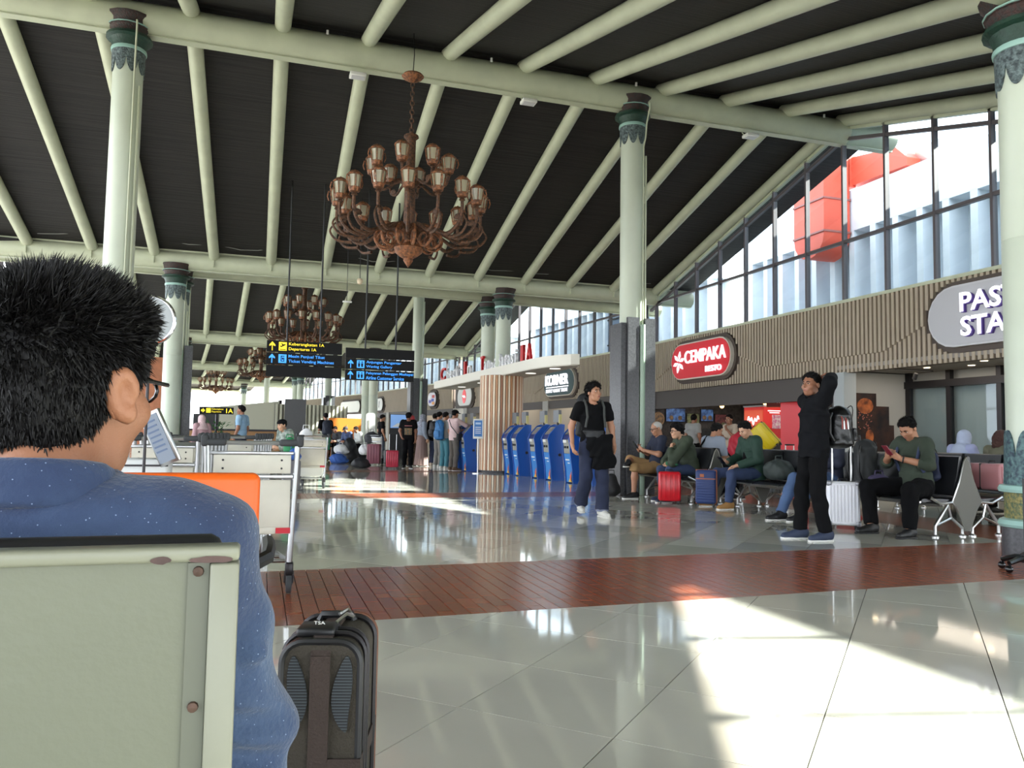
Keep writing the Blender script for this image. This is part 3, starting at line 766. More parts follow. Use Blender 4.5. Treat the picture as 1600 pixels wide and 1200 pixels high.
MB().box((0.45, 0, 0), (1.0, 0.06, 0.22)).build('board', BOARD, t)
m = MB(); m.prism([(0.0,-0.03),(0.05,-0.03),(0.05,-0.07),(0.12,0.0),(0.05,0.07),(0.05,0.03),(0.0,0.03)], 0.031, 0.036, FRONT); m.prism([(0.15,-0.07),(0.28,-0.07),(0.28,0.07),(0.15,0.07)], 0.031, 0.036, FRONT); m.build('arrow', YEL, t)
label_text('Keberangkatan', YEL, t, 0.48, 0.04, 0.34, 0.06, -0.033, 0.003, 0.005); label_text('Departures', YEL, t, 0.45, -0.04, 0.28, 0.06, -0.033, 0.003, 0.005)
label_text('1A', YEL, t, 0.83, 0.0, 0.2, 0.14, -0.033, 0.003, 0.012)
MB().tube([(0.45, 0.0, -0.1), (0.45, 0.0, -1.62)], 0.03, 8).build('post', DARKMETAL, t)

# ---------------------------------------------------------------- chandeliers
RUST = mat('rusty_copper', (164, 104, 66), 0.55, 0.15, noise=(26, 0.5), col2=(88, 60, 44), bump=(60, 0.5))
RUST2 = mat('dark_rust', (114, 76, 52), 0.6, 0.15, noise=(30, 0.5), col2=(54, 40, 32), bump=(60, 0.5))
LGLASS = mat('lantern_glass', (176, 168, 142), 0.25, spec=0.6)
LGLASS.node_tree.nodes['Principled BSDF'].inputs['Transmission Weight'].default_value = 0.15
CH = {}
def ch_meshes():
    m = MB().lathe([(0.02, -0.14), (0.065, -0.125), (0.075, -0.08), (0.07, -0.07)], 8).lathe([(0.10, 0.085), (0.085, 0.11), (0.055, 0.14), (0.02, 0.15), (0.0, 0.17)], 8)
    for k in range(6):
        a = 2*PI*k/6
        m.tube([(0.072*math.cos(a), 0.072*math.sin(a), -0.08), (0.095*math.cos(a), 0.095*math.sin(a), 0.09)], 0.007, 4)
    m.lathe([(0.085, 0.08), (0.102, 0.085), (0.102, 0.095), (0.085, 0.098)], 8)
    m.tube([(0.11, 0, -0.06), (0.13, 0, 0.0), (0.115, 0, 0.07), (0.09, 0, 0.05)], 0.008, 4).tube([(-0.11, 0, -0.06), (-0.13, 0, 0.0), (-0.115, 0, 0.07), (-0.09, 0, 0.05)], 0.008, 4)
    CH['lantern'] = m.mesh('lantern_frame', RUST)
    CH['glass'] = MB().lathe([(0.062, -0.075), (0.086, 0.085)], 8).mesh('lantern_glass', LGLASS)
    # long lower arm: out of the bowl, curling under and up to the lantern
    def spline(P, n=6):
        out = []
        for i in range(len(P)-1):
            p0 = P[max(i-1,0)]; p1 = P[i]; p2 = P[i+1]; p3 = P[min(i+2,len(P)-1)]
            for k in range(n):
                t = k/n
                out.append(tuple(0.5*((2*p1[j])+(-p0[j]+p2[j])*t+(2*p0[j]-5*p1[j]+4*p2[j]-p3[j])*t*t+(-p0[j]+3*p1[j]-3*p2[j]+p3[j])*t**3) for j in range(3)))
        out.append(P[-1]); return out
    CH['spline'] = spline
    a = MB().tube(spline([(0.10,0,4.12), (0.28,0,4.19), (0.52,0,4.10), (0.80,0,3.98), (1.02,0,4.08), (1.10,0,4.25), (1.10,0,4.46)]), [0.03]*24+[0.026]*12+[0.02], 6)
    a.tube(spline([(1.12,0,4.22), (1.20,0,4.08), (1.08,0,3.94), (0.86,0,3.92)]), [0.012+0.0008*i for i in range(19)], 5)
    a.lathe([(0.0, 4.40), (0.05, 4.43), (0.03, 4.46), (0.05, 4.47)], 8, (1.10, 0, 0))
    a.ell((1.03, 0, 4.20), (0.09, 0.035, 0.05), 6, 4)
    CH['arm_low'] = a.mesh('arm', RUST2)
    a = MB().tube(spline([(0.05,0,4.92), (0.22,0,4.90), (0.40,0,4.80), (0.56,0,4.86), (0.60,0,5.02)]), 0.022, 6)
    a.ell((0.50, 0, 4.86), (0.08, 0.03, 0.05), 6, 4).lathe([(0.0, 4.99), (0.045, 5.01), (0.03, 5.03)], 8, (0.60, 0, 0))
    CH['arm_up'] = a.mesh('arm', RUST2)
    # scroll between the arms, hugging the bowl
    P = []
    for i in range(22):
        t = i/21*2.6*PI; r = 0.17*(1-0.7*i/21)
        P.append((0.36+r*math.sin(t)*1.1, 0, 4.0-0.02+r*math.cos(t)))
    CH['scroll'] = MB().tube(P, [0.028-0.0007*i for i in range(22)], 6).mesh('scroll', RUST)
def chandelier(label, x, y, th=0.0, group=None):
    if not CH: ch_meshes()
    c = thing('chandelier', label, 'chandelier', (x, y, 0), th, group)
    MB().tube([(0, 0, 7.3), (0.015, 0, 6.95), (0, 0, 6.62)], 0.008, 5).build('wire', BLACK, c)
    MB().lathe([(0.0, 6.50), (0.06, 6.52), (0.15, 6.57), (0.175, 6.60), (0.15, 6.63), (0.03, 6.65), (0.0, 6.66)], 14).build('ceiling_rose', RUST, c)
    m = MB()
    for k in range(11):
        z = 5.74+k*0.072; a = (PI/2)*(k % 2)
        m.tube([(0.03*math.cos(t)*math.cos(a), 0.03*math.cos(t)*math.sin(a), z+0.048*math.sin(t)) for t in [2*PI*i/8 for i in range(8)]], 0.009, 4, closed=True)
    m.build('chain', RUST2, c)
    MB().lathe([(0.0, 5.72), (0.03, 5.70), (0.035, 5.66), (0.11, 5.65), (0.12, 5.62), (0.075, 5.58), (0.07, 5.04), (0.10, 5.0), (0.11, 4.95), (0.16, 4.90), (0.10, 4.84), (0.085, 4.80), (0.09, 4.25), (0.07, 4.20), (0.16, 4.16), (0.18, 4.10), (0.08, 4.04), (0.05, 3.98)], 12).build('stem', RUST2, c)
    MB().lathe([(0.05, 4.02), (0.06, 3.96), (0.11, 3.92), (0.20, 3.90), (0.23, 3.86), (0.21, 3.80), (0.14, 3.74), (0.07, 3.70), (0.075, 3.67), (0.05, 3.63), (0.0, 3.56)], 14).build('bowl_finial', RUST, c)
    for n, r, z, arm, off in ((16, 1.10, 4.62, 'arm_low', PI/16), (8, 0.60, 5.18, 'arm_up', PI/8)):
        for k in range(n):
            a = 2*PI*k/n+off
            put('arm', CH[arm], c, (0,0,0), (0,0,a))
            l = put('lantern', CH['lantern'], c, (r*math.cos(a), r*math.sin(a), z), (0,0,a)); l.scale = (1.18,1.18,1.12)
            put('lantern_glass', CH['glass'], l)
    for k in range(12): put('scroll', CH['scroll'], c, (0,0,0), (0,0,2*PI*k/12))
    return c
c0 = chandelier('large rusty copper chandelier of lanterns hanging nearest, under the first ridge beam', 2.09, 11.9)
for iu, dv, lab, grp in ((2, -3.5, 'second rusty chandelier, seen over the yellow departures board', None), (3, -2.5, 'third chandelier, partly behind the left direction boards', None), (4, -2.5, 'fourth chandelier, small and dark, left of the hanging boards', 'far chandeliers'), (5, -1.0, 'fifth and smallest chandelier, farthest down the hall', 'far chandeliers')):
    U = UN[iu]; p = frame_pt(U['P'], U['th'], -4.75 if iu == 2 else -4.2, dv)
    o = dup(c0, (p[0], p[1], 0), U['th'], lab)
    if grp: o['group'] = grp

# ---------------------------------------------------------------- striped pillar and canopy with letters
t = thing('slatted_pillar', 'round pillar clad in upright brown and cream slats under the canopy', 'pillar', (6.28, 20.55, 0))
MB().lathe([(0.545, 0), (0.545, 2.62)], 32).build('core', mat('pillar_core', (96, 66, 48), 0.6), t)
WOODS = [mat('slat_wood', (198, 146, 106), 0.45, noise=(6, 0.12)), mat('slat_cream', (236, 218, 192), 0.4, noise=(4, 0.06)), mat('slat_dark_wood', (164, 112, 80), 0.45, noise=(6, 0.12))]
sl = [MB().box((0.57, 0, 1.31), (0.05, 0.052, 2.60)).mesh('slat', w_) for w_ in WOODS]
for k in range(54):
    put('slat', sl[(0,1,2,1,0,1)[k % 6]], t, rot=(0,0,2*PI*k/54))
MB().lathe([(0.60, 0), (0.60, 0.06), (0.54, 0.065)], 32).build('kick_ring', DARKMETAL, t)
can = thing('canopy', 'curved cream canopy slab with letters on its front edge above the striped pillar', 'canopy', (0,0,0))
edge = [(5.83, 27.3), (5.98, 22.4), (6.13, 19.15), (6.18, 17.8), (6.27, 17.2), (6.42, 16.75), (6.62, 16.35), (6.80, 16.28), (6.93, 16.6), (6.97, 17.2), (6.97, 22.4), (6.85, 27.3)]
MB().prism(edge, 2.62, 2.86).build('slab', mat('canopy_cream', (222, 218, 206), 0.45), can)
inner = [((x-6.5)*0.97+6.5, (y-21.5)*0.985+21.5) for x, y in edge]
MB().prism(inner, 2.60, 2.619).build('soffit', mat('canopy_soffit', (196, 190, 180), 0.6), can)
for x, y in ((6.6, 17.3), (6.55, 18.9), (6.45, 23.2), (6.4, 25.5)):
    MB().lathe([(0.13, 0.0), (0.13, 0.012), (0, 0.012)], 16, (x, y, 2.59)).build('downlight', emi('canopy_downlight', (250, 246, 236), 0.7), can)
LRED = mat('red_letter', (196, 34, 40), 0.4); LWHT = mat('white_letter', (228, 228, 232), 0.4)
def can_letters(s, y0, y1, m, h):
    n = len(s)
    for i, ch in enumerate(s):
        yc = y0+(y1-y0)*(i+0.5)/n
        x = 6.05+0.03*(20-yc)*(-1) if False else 5.985+(22.4-yc)*0.045 if yc < 22.4 else 5.985-(yc-22.4)*0.03
        hh = h*(0.72 if ch in 'necaps' else (0.06 if ch == '-' else 1.0))
        o = fit(txt(ch, 1.0, m, can, (x+0.10, yc, 2.865+(hh/2 if ch != '-' else 0.2)-(0.08 if ch in 'pg' else 0)), (PI/2, 0, -PI/2-0.03), 0.035, 'CENTER', 'letter', 0.015), abs(y1-y0)/n*(0.86 if ch not in 'Ii1-' else 0.5), hh)
        o['label'] = ('red' if m is LRED else 'white')+' standing letter'
for s_, a, b, m_ in (('C', 26.9, 25.95, LRED), ('heck-', 25.95, 23.95, LWHT), ('I', 23.9, 23.5, LRED), ('n', 23.45, 22.95, LWHT), ('T', 22.1, 21.75, LRED), ('anpa', 21.75, 20.55, LWHT), ('Bagasi', 20.5, 19.0, LWHT), ('1A', 18.9, 18.0, LRED)):
    can_letters(s_, a, b, m_, 0.42 if m_ is LRED else 0.36)

# ---------------------------------------------------------------- check-in kiosks
KBLUE = mat('kiosk_blue', (30, 84, 168), 0.35); KNAVY = mat('kiosk_navy', (34, 48, 108), 0.4); KLIGHT = mat('kiosk_light_blue', (42, 124, 196), 0.4)
KGREY = mat('kiosk_grey', (150, 148, 136), 0.5); KBACK = mat('kiosk_back', (128, 130, 118), 0.5); SCR = mat('kiosk_screen', (120, 124, 128), 0.15)
def make_kiosk(label):
    k = thing('check_in_kiosk', label, 'kiosk', group='blue check-in kiosks')
    side = [(-0.13,0), (-0.15,0.30), (-0.20,0.62), (-0.21,0.80), (-0.24,0.94), (-0.20,1.04), (-0.02,1.24), (0.07,1.28), (0.17,1.27), (0.155,1.0), (0.13,0.75), (0.12,0.6), (0.14,0.40), (0.18,0)]
    for sx in (-1, 1):
        MB().prism(side, 0.21*sx-0.02, 0.21*sx+0.02, YZ).build('side_panel', KBLUE, k)
    MB().prism([(-0.11,0.02), (-0.13,0.30), (-0.18,0.62), (-0.18,0.63), (0.10,0.63), (0.15,0.02)], -0.19, 0.19, YZ).build('lower_door', KLIGHT, k)
    MB().prism([(-0.18,0.635), (-0.19,0.80), (-0.215,0.93), (0.12,0.93), (0.10,0.635)], -0.19, 0.19, YZ).build('card_panel', KGREY, k)
    MB().prism([(-0.216,0.865), (-0.222,0.925), (-0.20,0.925), (-0.20,0.865)], -0.17, 0.02, YZ).build('ticket_slot', WHITE, k)
    for x in (-0.09, 0.05): MB().box((x, -0.20, 0.77), (0.05, 0.03, 0.05)).build('card_reader', BLACK, k)
    MB().prism([(-0.215,0.935), (-0.18,1.03), (0.0,1.22), (0.12,1.22), (0.12,0.935)], -0.19, 0.19, YZ).build('head', KNAVY, k)
    MB().prism([(-0.182,1.05), (-0.03,1.215), (-0.02,1.205), (-0.17,1.04)], -0.15, 0.15, YZ).build('touch_screen', SCR, k)
    MB().prism([(0.13,0.02), (0.105,0.5), (0.105,0.75), (0.145,1.24), (0.16,1.24), (0.135,0.75), (0.13,0.5), (0.175,0.02)], -0.189, 0.189, YZ).build('rear_door', KBACK, k)
    MB().lathe([(0.035, 0), (0.035, 0.02), (0.02, 0.022)], 12, M=Matrix.Translation((0.232, 0.05, 0.58)) @ Matrix.Rotation(PI/2, 4, 'Y')).build('lock', DARKMETAL, k)
    MB().tube([(0, 0.09, 1.24), (0, 0.09, 1.36)], 0.03, 8).build('monitor_post', DARKMETAL, k)
    MB().box((-0.02, 0.08, 1.46), (0.34, 0.07, 0.28)).build('monitor', mat('monitor_grey', (104, 108, 114), 0.4), k)
    MB().box((0.165, 0.08, 1.40), (0.05, 0.06, 0.20)).build('yellow_tag', mat('pale_yellow_tag', (200, 190, 130), 0.6), k)
    m = MB().prism([(0.0,0.03),(0.18,0.03),(0.10,0.15)], 0.0, 0.004, Matrix.Translation((0,-0.137,0)) @ FRONT); m.build('yellow_triangle', mat('decal_yellow', (240, 196, 50), 0.4), k)
    MB().prism([(0.10,0.15),(0.18,0.03),(0.185,0.26)], 0.0, 0.004, Matrix.Translation((0,-0.155,0)) @ FRONT).build('orange_triangle', mat('decal_orange', (232, 104, 60), 0.4), k)
    MB().box((-0.03,-0.163,0.50), (0.22,0.004,0.03)).build('text_line', WHITE, k)
    MB().box((0.02,-0.151,0.43), (0.12,0.004,0.022)).build('text_line', WHITE, k)
    return k
k0 = make_kiosk('blue kiosk closest to the striped pillar on its near side'); 
kpos = [(6.3, 19.55, -PI/2), (6.28, 18.72, -PI/2), (6.38, 17.65, -PI/2), (6.44, 16.88, -PI/2), (6.50, 15.76, -PI/2), (6.60, 14.98, -PI/2), (5.48, 21.75, -PI/2), (5.52, 20.98, -PI/2), (5.3, 22.7, -PI/2)]
klab = ['', 'second blue kiosk from the striped pillar, coming towards the walking man', 'third blue kiosk from the striped pillar, coming towards the walking man', 'fourth blue kiosk from the striped pillar, coming towards the walking man', 'blue kiosk just behind the walking man, its side half hidden', 'blue kiosk hidden almost wholly behind the walking man', 'blue kiosk beyond the pillar that the man in pink reaches for', 'blue kiosk beyond the pillar, touching the striped slats', 'blue kiosk beyond the pillar behind the white shirted man']
for i, (x, y, r) in enumerate(kpos):
    if i == 0: k0.location = (x, y, 0); k0.rotation_euler = (0,0,r)
    else: dup(k0, (x, y, 0), r, klab[i])
t = thing('notice_stand', 'white framed blue notice on a post against the striped pillar', 'notice', (5.42, 19.75, 0), R_(-25))
MB().tube([(0,0.03,0), (0,0.03,1.42)], 0.018, 8).build('post', STEEL, t)
MB().lathe([(0.14,0), (0.14,0.02), (0,0.025)], 16).build('base', STEEL, t)
MB().rbox((0,0,1.16), (0.27,0.03,0.52), 0.012).build('frame', WHITE, t)
MB().box((0,-0.018,1.17), (0.21,0.006,0.42)).build('notice_sheet', mat('notice_blue', (54, 112, 178), 0.5), t)
MB().box((0,-0.022,1.30), (0.14,0.002,0.05)).build('heading_block', mat('notice_pale', (170, 196, 220), 0.5), t)
for i in range(4): MB().box((0, -0.022, 1.20-0.05*i), (0.15, 0.002, 0.016)).build('text_line', WHITE, t)
# ---------------------------------------------------------------- signed distance bodies -> one continuous mesh
V3 = lambda *a: np.array(a, dtype=np.float64)
def unit(v):
    v = np.asarray(v, float); n = np.linalg.norm(v); return v/n if n > 1e-9 else V3(0,0,1)
def rot_zyx(yaw=0.0, pitch=0.0, roll=0.0):
    """yaw about z, then pitch about x (positive looks up), roll about y"""
    return np.array((Matrix.Rotation(yaw, 3, 'Z') @ Matrix.Rotation(pitch, 3, 'X') @ Matrix.Rotation(roll, 3, 'Y')))
def cone(a, b, ra, rb, flat=False, k=None):
    a = np.asarray(a, float); b = np.asarray(b, float); d = b-a; L2 = max(float(d@d), 1e-9); L = math.sqrt(L2); R = max(ra, rb)
    def fn(X):
        p = X-a; t = (p@d)/L2; tc = np.clip(t, 0, 1)
        r = np.linalg.norm(p-tc[..., None]*d, axis=-1)-(ra+(rb-ra)*tc)
        if flat: r = np.maximum(r, (t-1)*L)
        return r
    return (np.minimum(a, b)-R, np.maximum(a, b)+R, fn, k)
def ell(c, r, R=None, k=None):
    c = np.asarray(c, float); r = np.asarray(r, float); M_ = np.eye(3) if R is None else R
    def fn(X):
        p = (X-c)@M_
        k0 = np.linalg.norm(p/r, axis=-1); k1 = np.linalg.norm(p/(r*r), axis=-1)
        return k0*(k0-1)/np.maximum(k1, 1e-6)
    m = float(max(r)); return (c-m, c+m, fn, k)
def ecyl(a, b, ra, rb, right, flat=(False, False), k=None):
    """elliptical tapered trunk from a to b: ra, rb = (half width along right, half depth)"""
    a = np.asarray(a, float); b = np.asarray(b, float); d = b-a; L = np.linalg.norm(d); u = d/L
    x = np.asarray(right, float); x = unit(x-u*(x@u)); y = np.cross(u, x)
    m = max(*ra, *rb)
    def fn(X):
        p = X-a; t = (p@u)/L; tc = np.clip(t, 0, 1)
        rx = ra[0]+(rb[0]-ra[0])*tc; ry = ra[1]+(rb[1]-ra[1])*tc
        q = np.sqrt((p@x/rx)**2+(p@y/ry)**2)
        d0 = (q-1)*np.minimum(rx, ry)
        out = np.maximum(-t, t-1)*L
        r = np.where(out > 0, np.sqrt(np.maximum(d0, 0)**2+out**2)*1.0+np.minimum(d0, 0)*0, d0)
        r = np.maximum(r, out) if (flat[0] and flat[1]) else r
        return r
    return (np.minimum(a, b)-m, np.maximum(a, b)+m, fn, k)
def cutp(prim, p, n):
    """keep only the side of the plane that n points away from"""
    lo, hi, fn, k = prim; p = np.asarray(p, float); n = unit(n)
    return (lo, hi, lambda X: np.maximum(fn(X), (X-p)@n), k)
def surface(prims, res, k=0.03, noise=None, cuts=None, post=None):
    lo = np.min([p[0] for p in prims], axis=0)-2.5*res-0.02; hi = np.max([p[1] for p in prims], axis=0)+2.5*res+0.02
    n = np.ceil((hi-lo)/res).astype(int)+1
    F = np.full(tuple(n), 1.0)
    ax = [lo[i]+res*np.arange(n[i]) for i in range(3)]
    for p in prims:
        kk = p[3] if p[3] is not None else k
        i0 = np.maximum(0, np.floor((p[0]-0.06-lo)/res).astype(int)); i1 = np.minimum(n, np.ceil((p[1]+0.06-lo)/res).astype(int)+1)
        s = tuple(slice(i0[i], i1[i]) for i in range(3))
        G = np.stack(np.meshgrid(ax[0][s[0]], ax[1][s[1]], ax[2][s[2]], indexing='ij'), axis=-1)
        d = p[2](G); f = F[s]
        h = np.maximum(kk-np.abs(f-d), 0)/kk
        F[s] = np.minimum(f, d)-h*h*kk*0.25
    if noise or cuts or post:
        G = np.stack(np.meshgrid(*ax, indexing='ij'), axis=-1)
        if noise: F = F+noise(G)
        for p, nn in (cuts or []): F = np.maximum(F, (G-np.asarray(p, float))@unit(nn))
        if post: F = post(F, G)
    return nets(F, lo, res)
def nets(F, lo, res):
    S = F < 0; nx, ny, nz = F.shape
    C8 = [(i,j,k) for i in (0,1) for j in (0,1) for k in (0,1)]
    cnt = sum(S[i:nx-1+i, j:ny-1+j, k:nz-1+k].astype(np.int8) for i,j,k in C8)
    act = (cnt > 0) & (cnt < 8); ids = np.full(act.shape, -1, dtype=np.int64); idx = np.argwhere(act); N = len(idx); ids[act] = np.arange(N)
    acc = np.zeros((N,3)); w = np.zeros(N)
    for a in C8:
        for d in range(3):
            if a[d] == 1: continue
            b = list(a); b[d] = 1
            fa = F[idx[:,0]+a[0], idx[:,1]+a[1], idx[:,2]+a[2]]; fb = F[idx[:,0]+b[0], idx[:,1]+b[1], idx[:,2]+b[2]]
            m = (fa < 0) != (fb < 0); t = np.where(m, fa/np.where(m, fa-fb, 1), 0)
            pt = np.tile(np.array(a, float), (N,1)); pt[:,d] = t
            acc[m] += pt[m]; w[m] += 1
    P = lo+res*(idx+acc/np.maximum(w,1)[:,None])
    Q = []
    for d in range(3):
        e1, e2 = (d+1) % 3, (d+2) % 3
        sl0 = [slice(None)]*3; sl1 = [slice(None)]*3
        sl0[d] = slice(0, F.shape[d]-1); sl1[d] = slice(1, F.shape[d])
        ch = S[tuple(sl0)] != S[tuple(sl1)]
        ins = S[tuple(sl0)]
        c = np.argwhere(ch); 
        ok = (c[:,e1] > 0) & (c[:,e2] > 0) & (c[:,e1] < F.shape[e1]-1) & (c[:,e2] < F.shape[e2]-1); c = c[ok]
        def cid(o1, o2):
            q = c.copy(); q[:,e1] -= o1; q[:,e2] -= o2; return ids[q[:,0], q[:,1], q[:,2]]
        quad = np.stack([cid(1,1), cid(0,1), cid(0,0), cid(1,0)], axis=1)
        inside = ins[c[:,0], c[:,1], c[:,2]]
        quad[~inside] = quad[~inside][:, ::-1]
        Q.append(quad)
    Q = np.concatenate(Q); return P, Q[(Q >= 0).all(axis=1)]
def sdf_obj(name, geo, m, parent, label=None, loc=None, rot=None):
    gs = geo if isinstance(geo, list) else [geo]
    vs = []; fs = []; o = 0
    for P, Q in gs: vs.append(P); fs.append(Q+o); o += len(P)
    P = np.concatenate(vs); Q = np.concatenate(fs)
    me = bpy.data.meshes.new(name)
    me.vertices.add(len(P)); me.vertices.foreach_set('co', P.astype(np.float32).ravel())
    me.loops.add(len(Q)*4); me.loops.foreach_set('vertex_index', Q.astype(np.int32).ravel())
    me.polygons.add(len(Q)); me.polygons.foreach_set('loop_start', np.arange(0, len(Q)*4, 4, dtype=np.int32))
    try: me.polygons.foreach_set('loop_total', np.full(len(Q), 4, dtype=np.int32))
    except Exception: pass
    me.polygons.foreach_set('use_smooth', np.ones(len(Q), dtype=bool))
    me.update(calc_edges=True); me.validate()
    if m is not None: me.materials.append(m)
    return put(name, me, parent, loc, rot, None, label)
def folds(amp, sc=1.0, seed=0.0):
    def fn(G):
        x, y, z = G[...,0]*sc, G[...,1]*sc, G[...,2]*sc
        return amp*(np.sin(31*z+9*x+7*np.sin(11*y+seed)+seed)+0.7*np.sin(47*z-23*y+17*x+5*np.sin(13*x+seed))+0.5*np.sin(61*x+19*z+seed*2))/1.6
    return fn
# ---------------------------------------------------------------- poses (facing +y, right hand at +x, feet on z=0)
def stand(**k):
    J = dict(pel=(0,0,0.93), wai=(0,0.0,1.06), che=(0,-0.01,1.26), nec=(0,-0.02,1.425), hea=(0,0.025,1.565),
             sh_r=(0.18,-0.02,1.385), el_r=(0.225,-0.04,1.11), wr_r=(0.225,0.06,0.87), ha_r=(0.22,0.10,0.78),
             sh_l=(-0.18,-0.02,1.385), el_l=(-0.225,-0.04,1.11), wr_l=(-0.225,0.06,0.87), ha_l=(-0.22,0.10,0.78),
             hi_r=(0.085,0,0.89), kn_r=(0.095,0.02,0.48), an_r=(0.10,-0.02,0.085), to_r=(0.125,0.15,0.04),
             hi_l=(-0.085,0,0.89), kn_l=(-0.095,0.02,0.48), an_l=(-0.10,-0.02,0.085), to_l=(-0.125,0.15,0.04))
    J.update(k); return {a: np.array(b, float) for a, b in J.items()}
def sit(lean=0.0, slump=0.0, **k):
    """on a seat 0.43 m high; lean > 0 tips the trunk forward"""
    def T(y, z):
        c, s = math.cos(lean), math.sin(lean); yy, zz = y, z-0.52
        return (yy*c+zz*s, 0.52-yy*s+zz*c)
    def P(x, y, z):
        q = T(y, z); return (x, q[0], q[1])
    J = dict(pel=(0,0,0.53), wai=P(0,-0.01,0.66), che=P(0,-0.02,0.86), nec=P(0,-0.01-slump*0.3,1.02), hea=P(0,0.045,1.155),
             sh_r=P(0.18,-0.01,0.985), el_r=P(0.235,0.05,0.73), wr_r=P(0.10,0.26,0.72), ha_r=P(0.05,0.33,0.76),
             sh_l=P(-0.18,-0.01,0.985), el_l=P(-0.235,0.05,0.73), wr_l=P(-0.10,0.26,0.72), ha_l=P(-0.05,0.33,0.76),
             hi_r=(0.09,0.02,0.51), kn_r=(0.14,0.44,0.50), an_r=(0.14,0.44,0.09), to_r=(0.155,0.60,0.04),
             hi_l=(-0.09,0.02,0.51), kn_l=(-0.14,0.44,0.50), an_l=(-0.14,0.44,0.09), to_l=(-0.155,0.60,0.04))
    J.update(k); return {a: np.array(b, float) for a, b in J.items()}
SKIN = mat('skin_tan', (176, 126, 98), 0.5, noise=(12, 0.06)); SKIN2 = mat('skin_brown', (150, 102, 78), 0.5, noise=(12, 0.06)); SKIN3 = mat('skin_light', (198, 152, 124), 0.5, noise=(12, 0.05))
HAIRM = mat('black_hair', (17, 15, 15), 0.65, bump=(90, 0.8), spec=0.15); EYEW = mat('eye_white', (225, 220, 214), 0.3); EYEB = mat('eye_dark', (24, 18, 16), 0.2); LIP = mat('lips', (150, 86, 78), 0.5)
SHOEW = mat('white_shoe_sole', (222, 220, 216), 0.5)
def head_prims(hc, R, res, jaw=1.0):
    W = lambda x, y, z: hc+R@V3(x, y, z)
    p = [ell(W(0,-0.014,0.032), (0.074,0.093,0.084), R, 0.02), ell(W(0,0.020,-0.030), (0.060*jaw,0.068,0.072), R, 0.022), cone(W(-0.024,0.030,-0.082), W(0.024,0.030,-0.082), 0.026, 0.026, k=0.03), cone(W(0,0.050,-0.093), W(0,0.062,-0.090), 0.017, 0.016, k=0.028),
         ell(W(0,0.060,0.030), (0.046,0.024,0.014), R, 0.02)]
    p += [cone(W(0,0.080,0.016), W(0,0.101,-0.020), 0.0075, 0.0110, k=0.010), cone(W(-0.013,0.089,-0.024), W(0.013,0.089,-0.024), 0.0075, 0.0075, k=0.007), cone(W(-0.016,0.072,-0.058), W(0.016,0.072,-0.058), 0.013, 0.013, k=0.02)]
    for s in (-1, 1):
        p.append(ell(W(0.079*s,-0.012,-0.004), (0.009,0.020,0.032), R, 0.007))
        p.append(ell(W(0.043*s,0.055,-0.024), (0.022,0.020,0.018), R, 0.03))
    return p
def face_y(prims, hc, R, x, z):
    ys = np.arange(0.135, 0.0, -0.0006); X = np.array([hc+R@V3(x, y, z) for y in ys]); f = np.full(len(ys), 1.0)
    for p in prims:
        k = p[3] or 0.02; d = p[2](X); h = np.maximum(k-np.abs(f-d), 0)/k; f = np.minimum(f, d)-h*h*k*0.25
    i = int(np.argmax(f < 0)); return float(ys[i]) if (f < 0).any() else 0.06
def hand_geo(w, h, palm_n, curl, res=0.0055, size=1.0, spread=0.0, thumb=None):
    """palm and five separate fingers; w wrist, h knuckle middle, palm_n = direction the palm faces, curl 0..1, thumb = side (+1/-1)"""
    w = np.asarray(w, float); d = unit(np.asarray(h, float)-w); n = unit(np.asarray(palm_n, float)-d*(np.asarray(palm_n, float)@d)); sd = np.cross(d, n)*(thumb or 1)
    s = size; W = lambda a, b, c: w+(d*a+sd*b+n*c)*s
    p = [cone(W(-0.035,0,0), W(0.02,0,0), 0.027*s, 0.026*s), cone(W(0.02,0.018,0), W(0.078,0.026,0), 0.015*s, 0.012*s, k=0.018), cone(W(0.02,0.0,0), W(0.082,0.006,0), 0.015*s, 0.012*s, k=0.018), cone(W(0.02,-0.018,0), W(0.074,-0.026,0), 0.014*s, 0.011*s, k=0.018)]
    for i, (b, L, a0) in enumerate(((0.028,0.068,0.080),(0.010,0.076,0.085),(-0.009,0.070,0.082),(-0.027,0.055,0.074))):
        q = W(a0,b,0); ang = 0.25+curl*0.9; r = 0.0085*s
        for j in range(3):
            l = L*(0.46,0.31,0.23)[j]*s; v = d*math.cos(ang)+n*math.sin(ang)+sd*spread*(1.5-i)*0.12
            e = q+v*l; p.append(cone(q, e, r, r*0.9, k=0.006)); q = e; r *= 0.92; ang += curl*(0.85, 0.65, 0)[j]
    q = W(0.022,0.022,0.006); e = W(0.05,0.05,0.012+0.02*curl); f = W(0.082,0.052-0.012*curl,0.02+0.028*curl); g = W(0.105,0.045-0.022*curl,0.025+0.032*curl)
    p += [cone(q, e, 0.014*s, 0.011*s, k=0.012), cone(e, f, 0.0105*s, 0.0095*s, k=0.006), cone(f, g, 0.0095*s, 0.008*s, k=0.005)]
    return surface(p, res, 0.01)
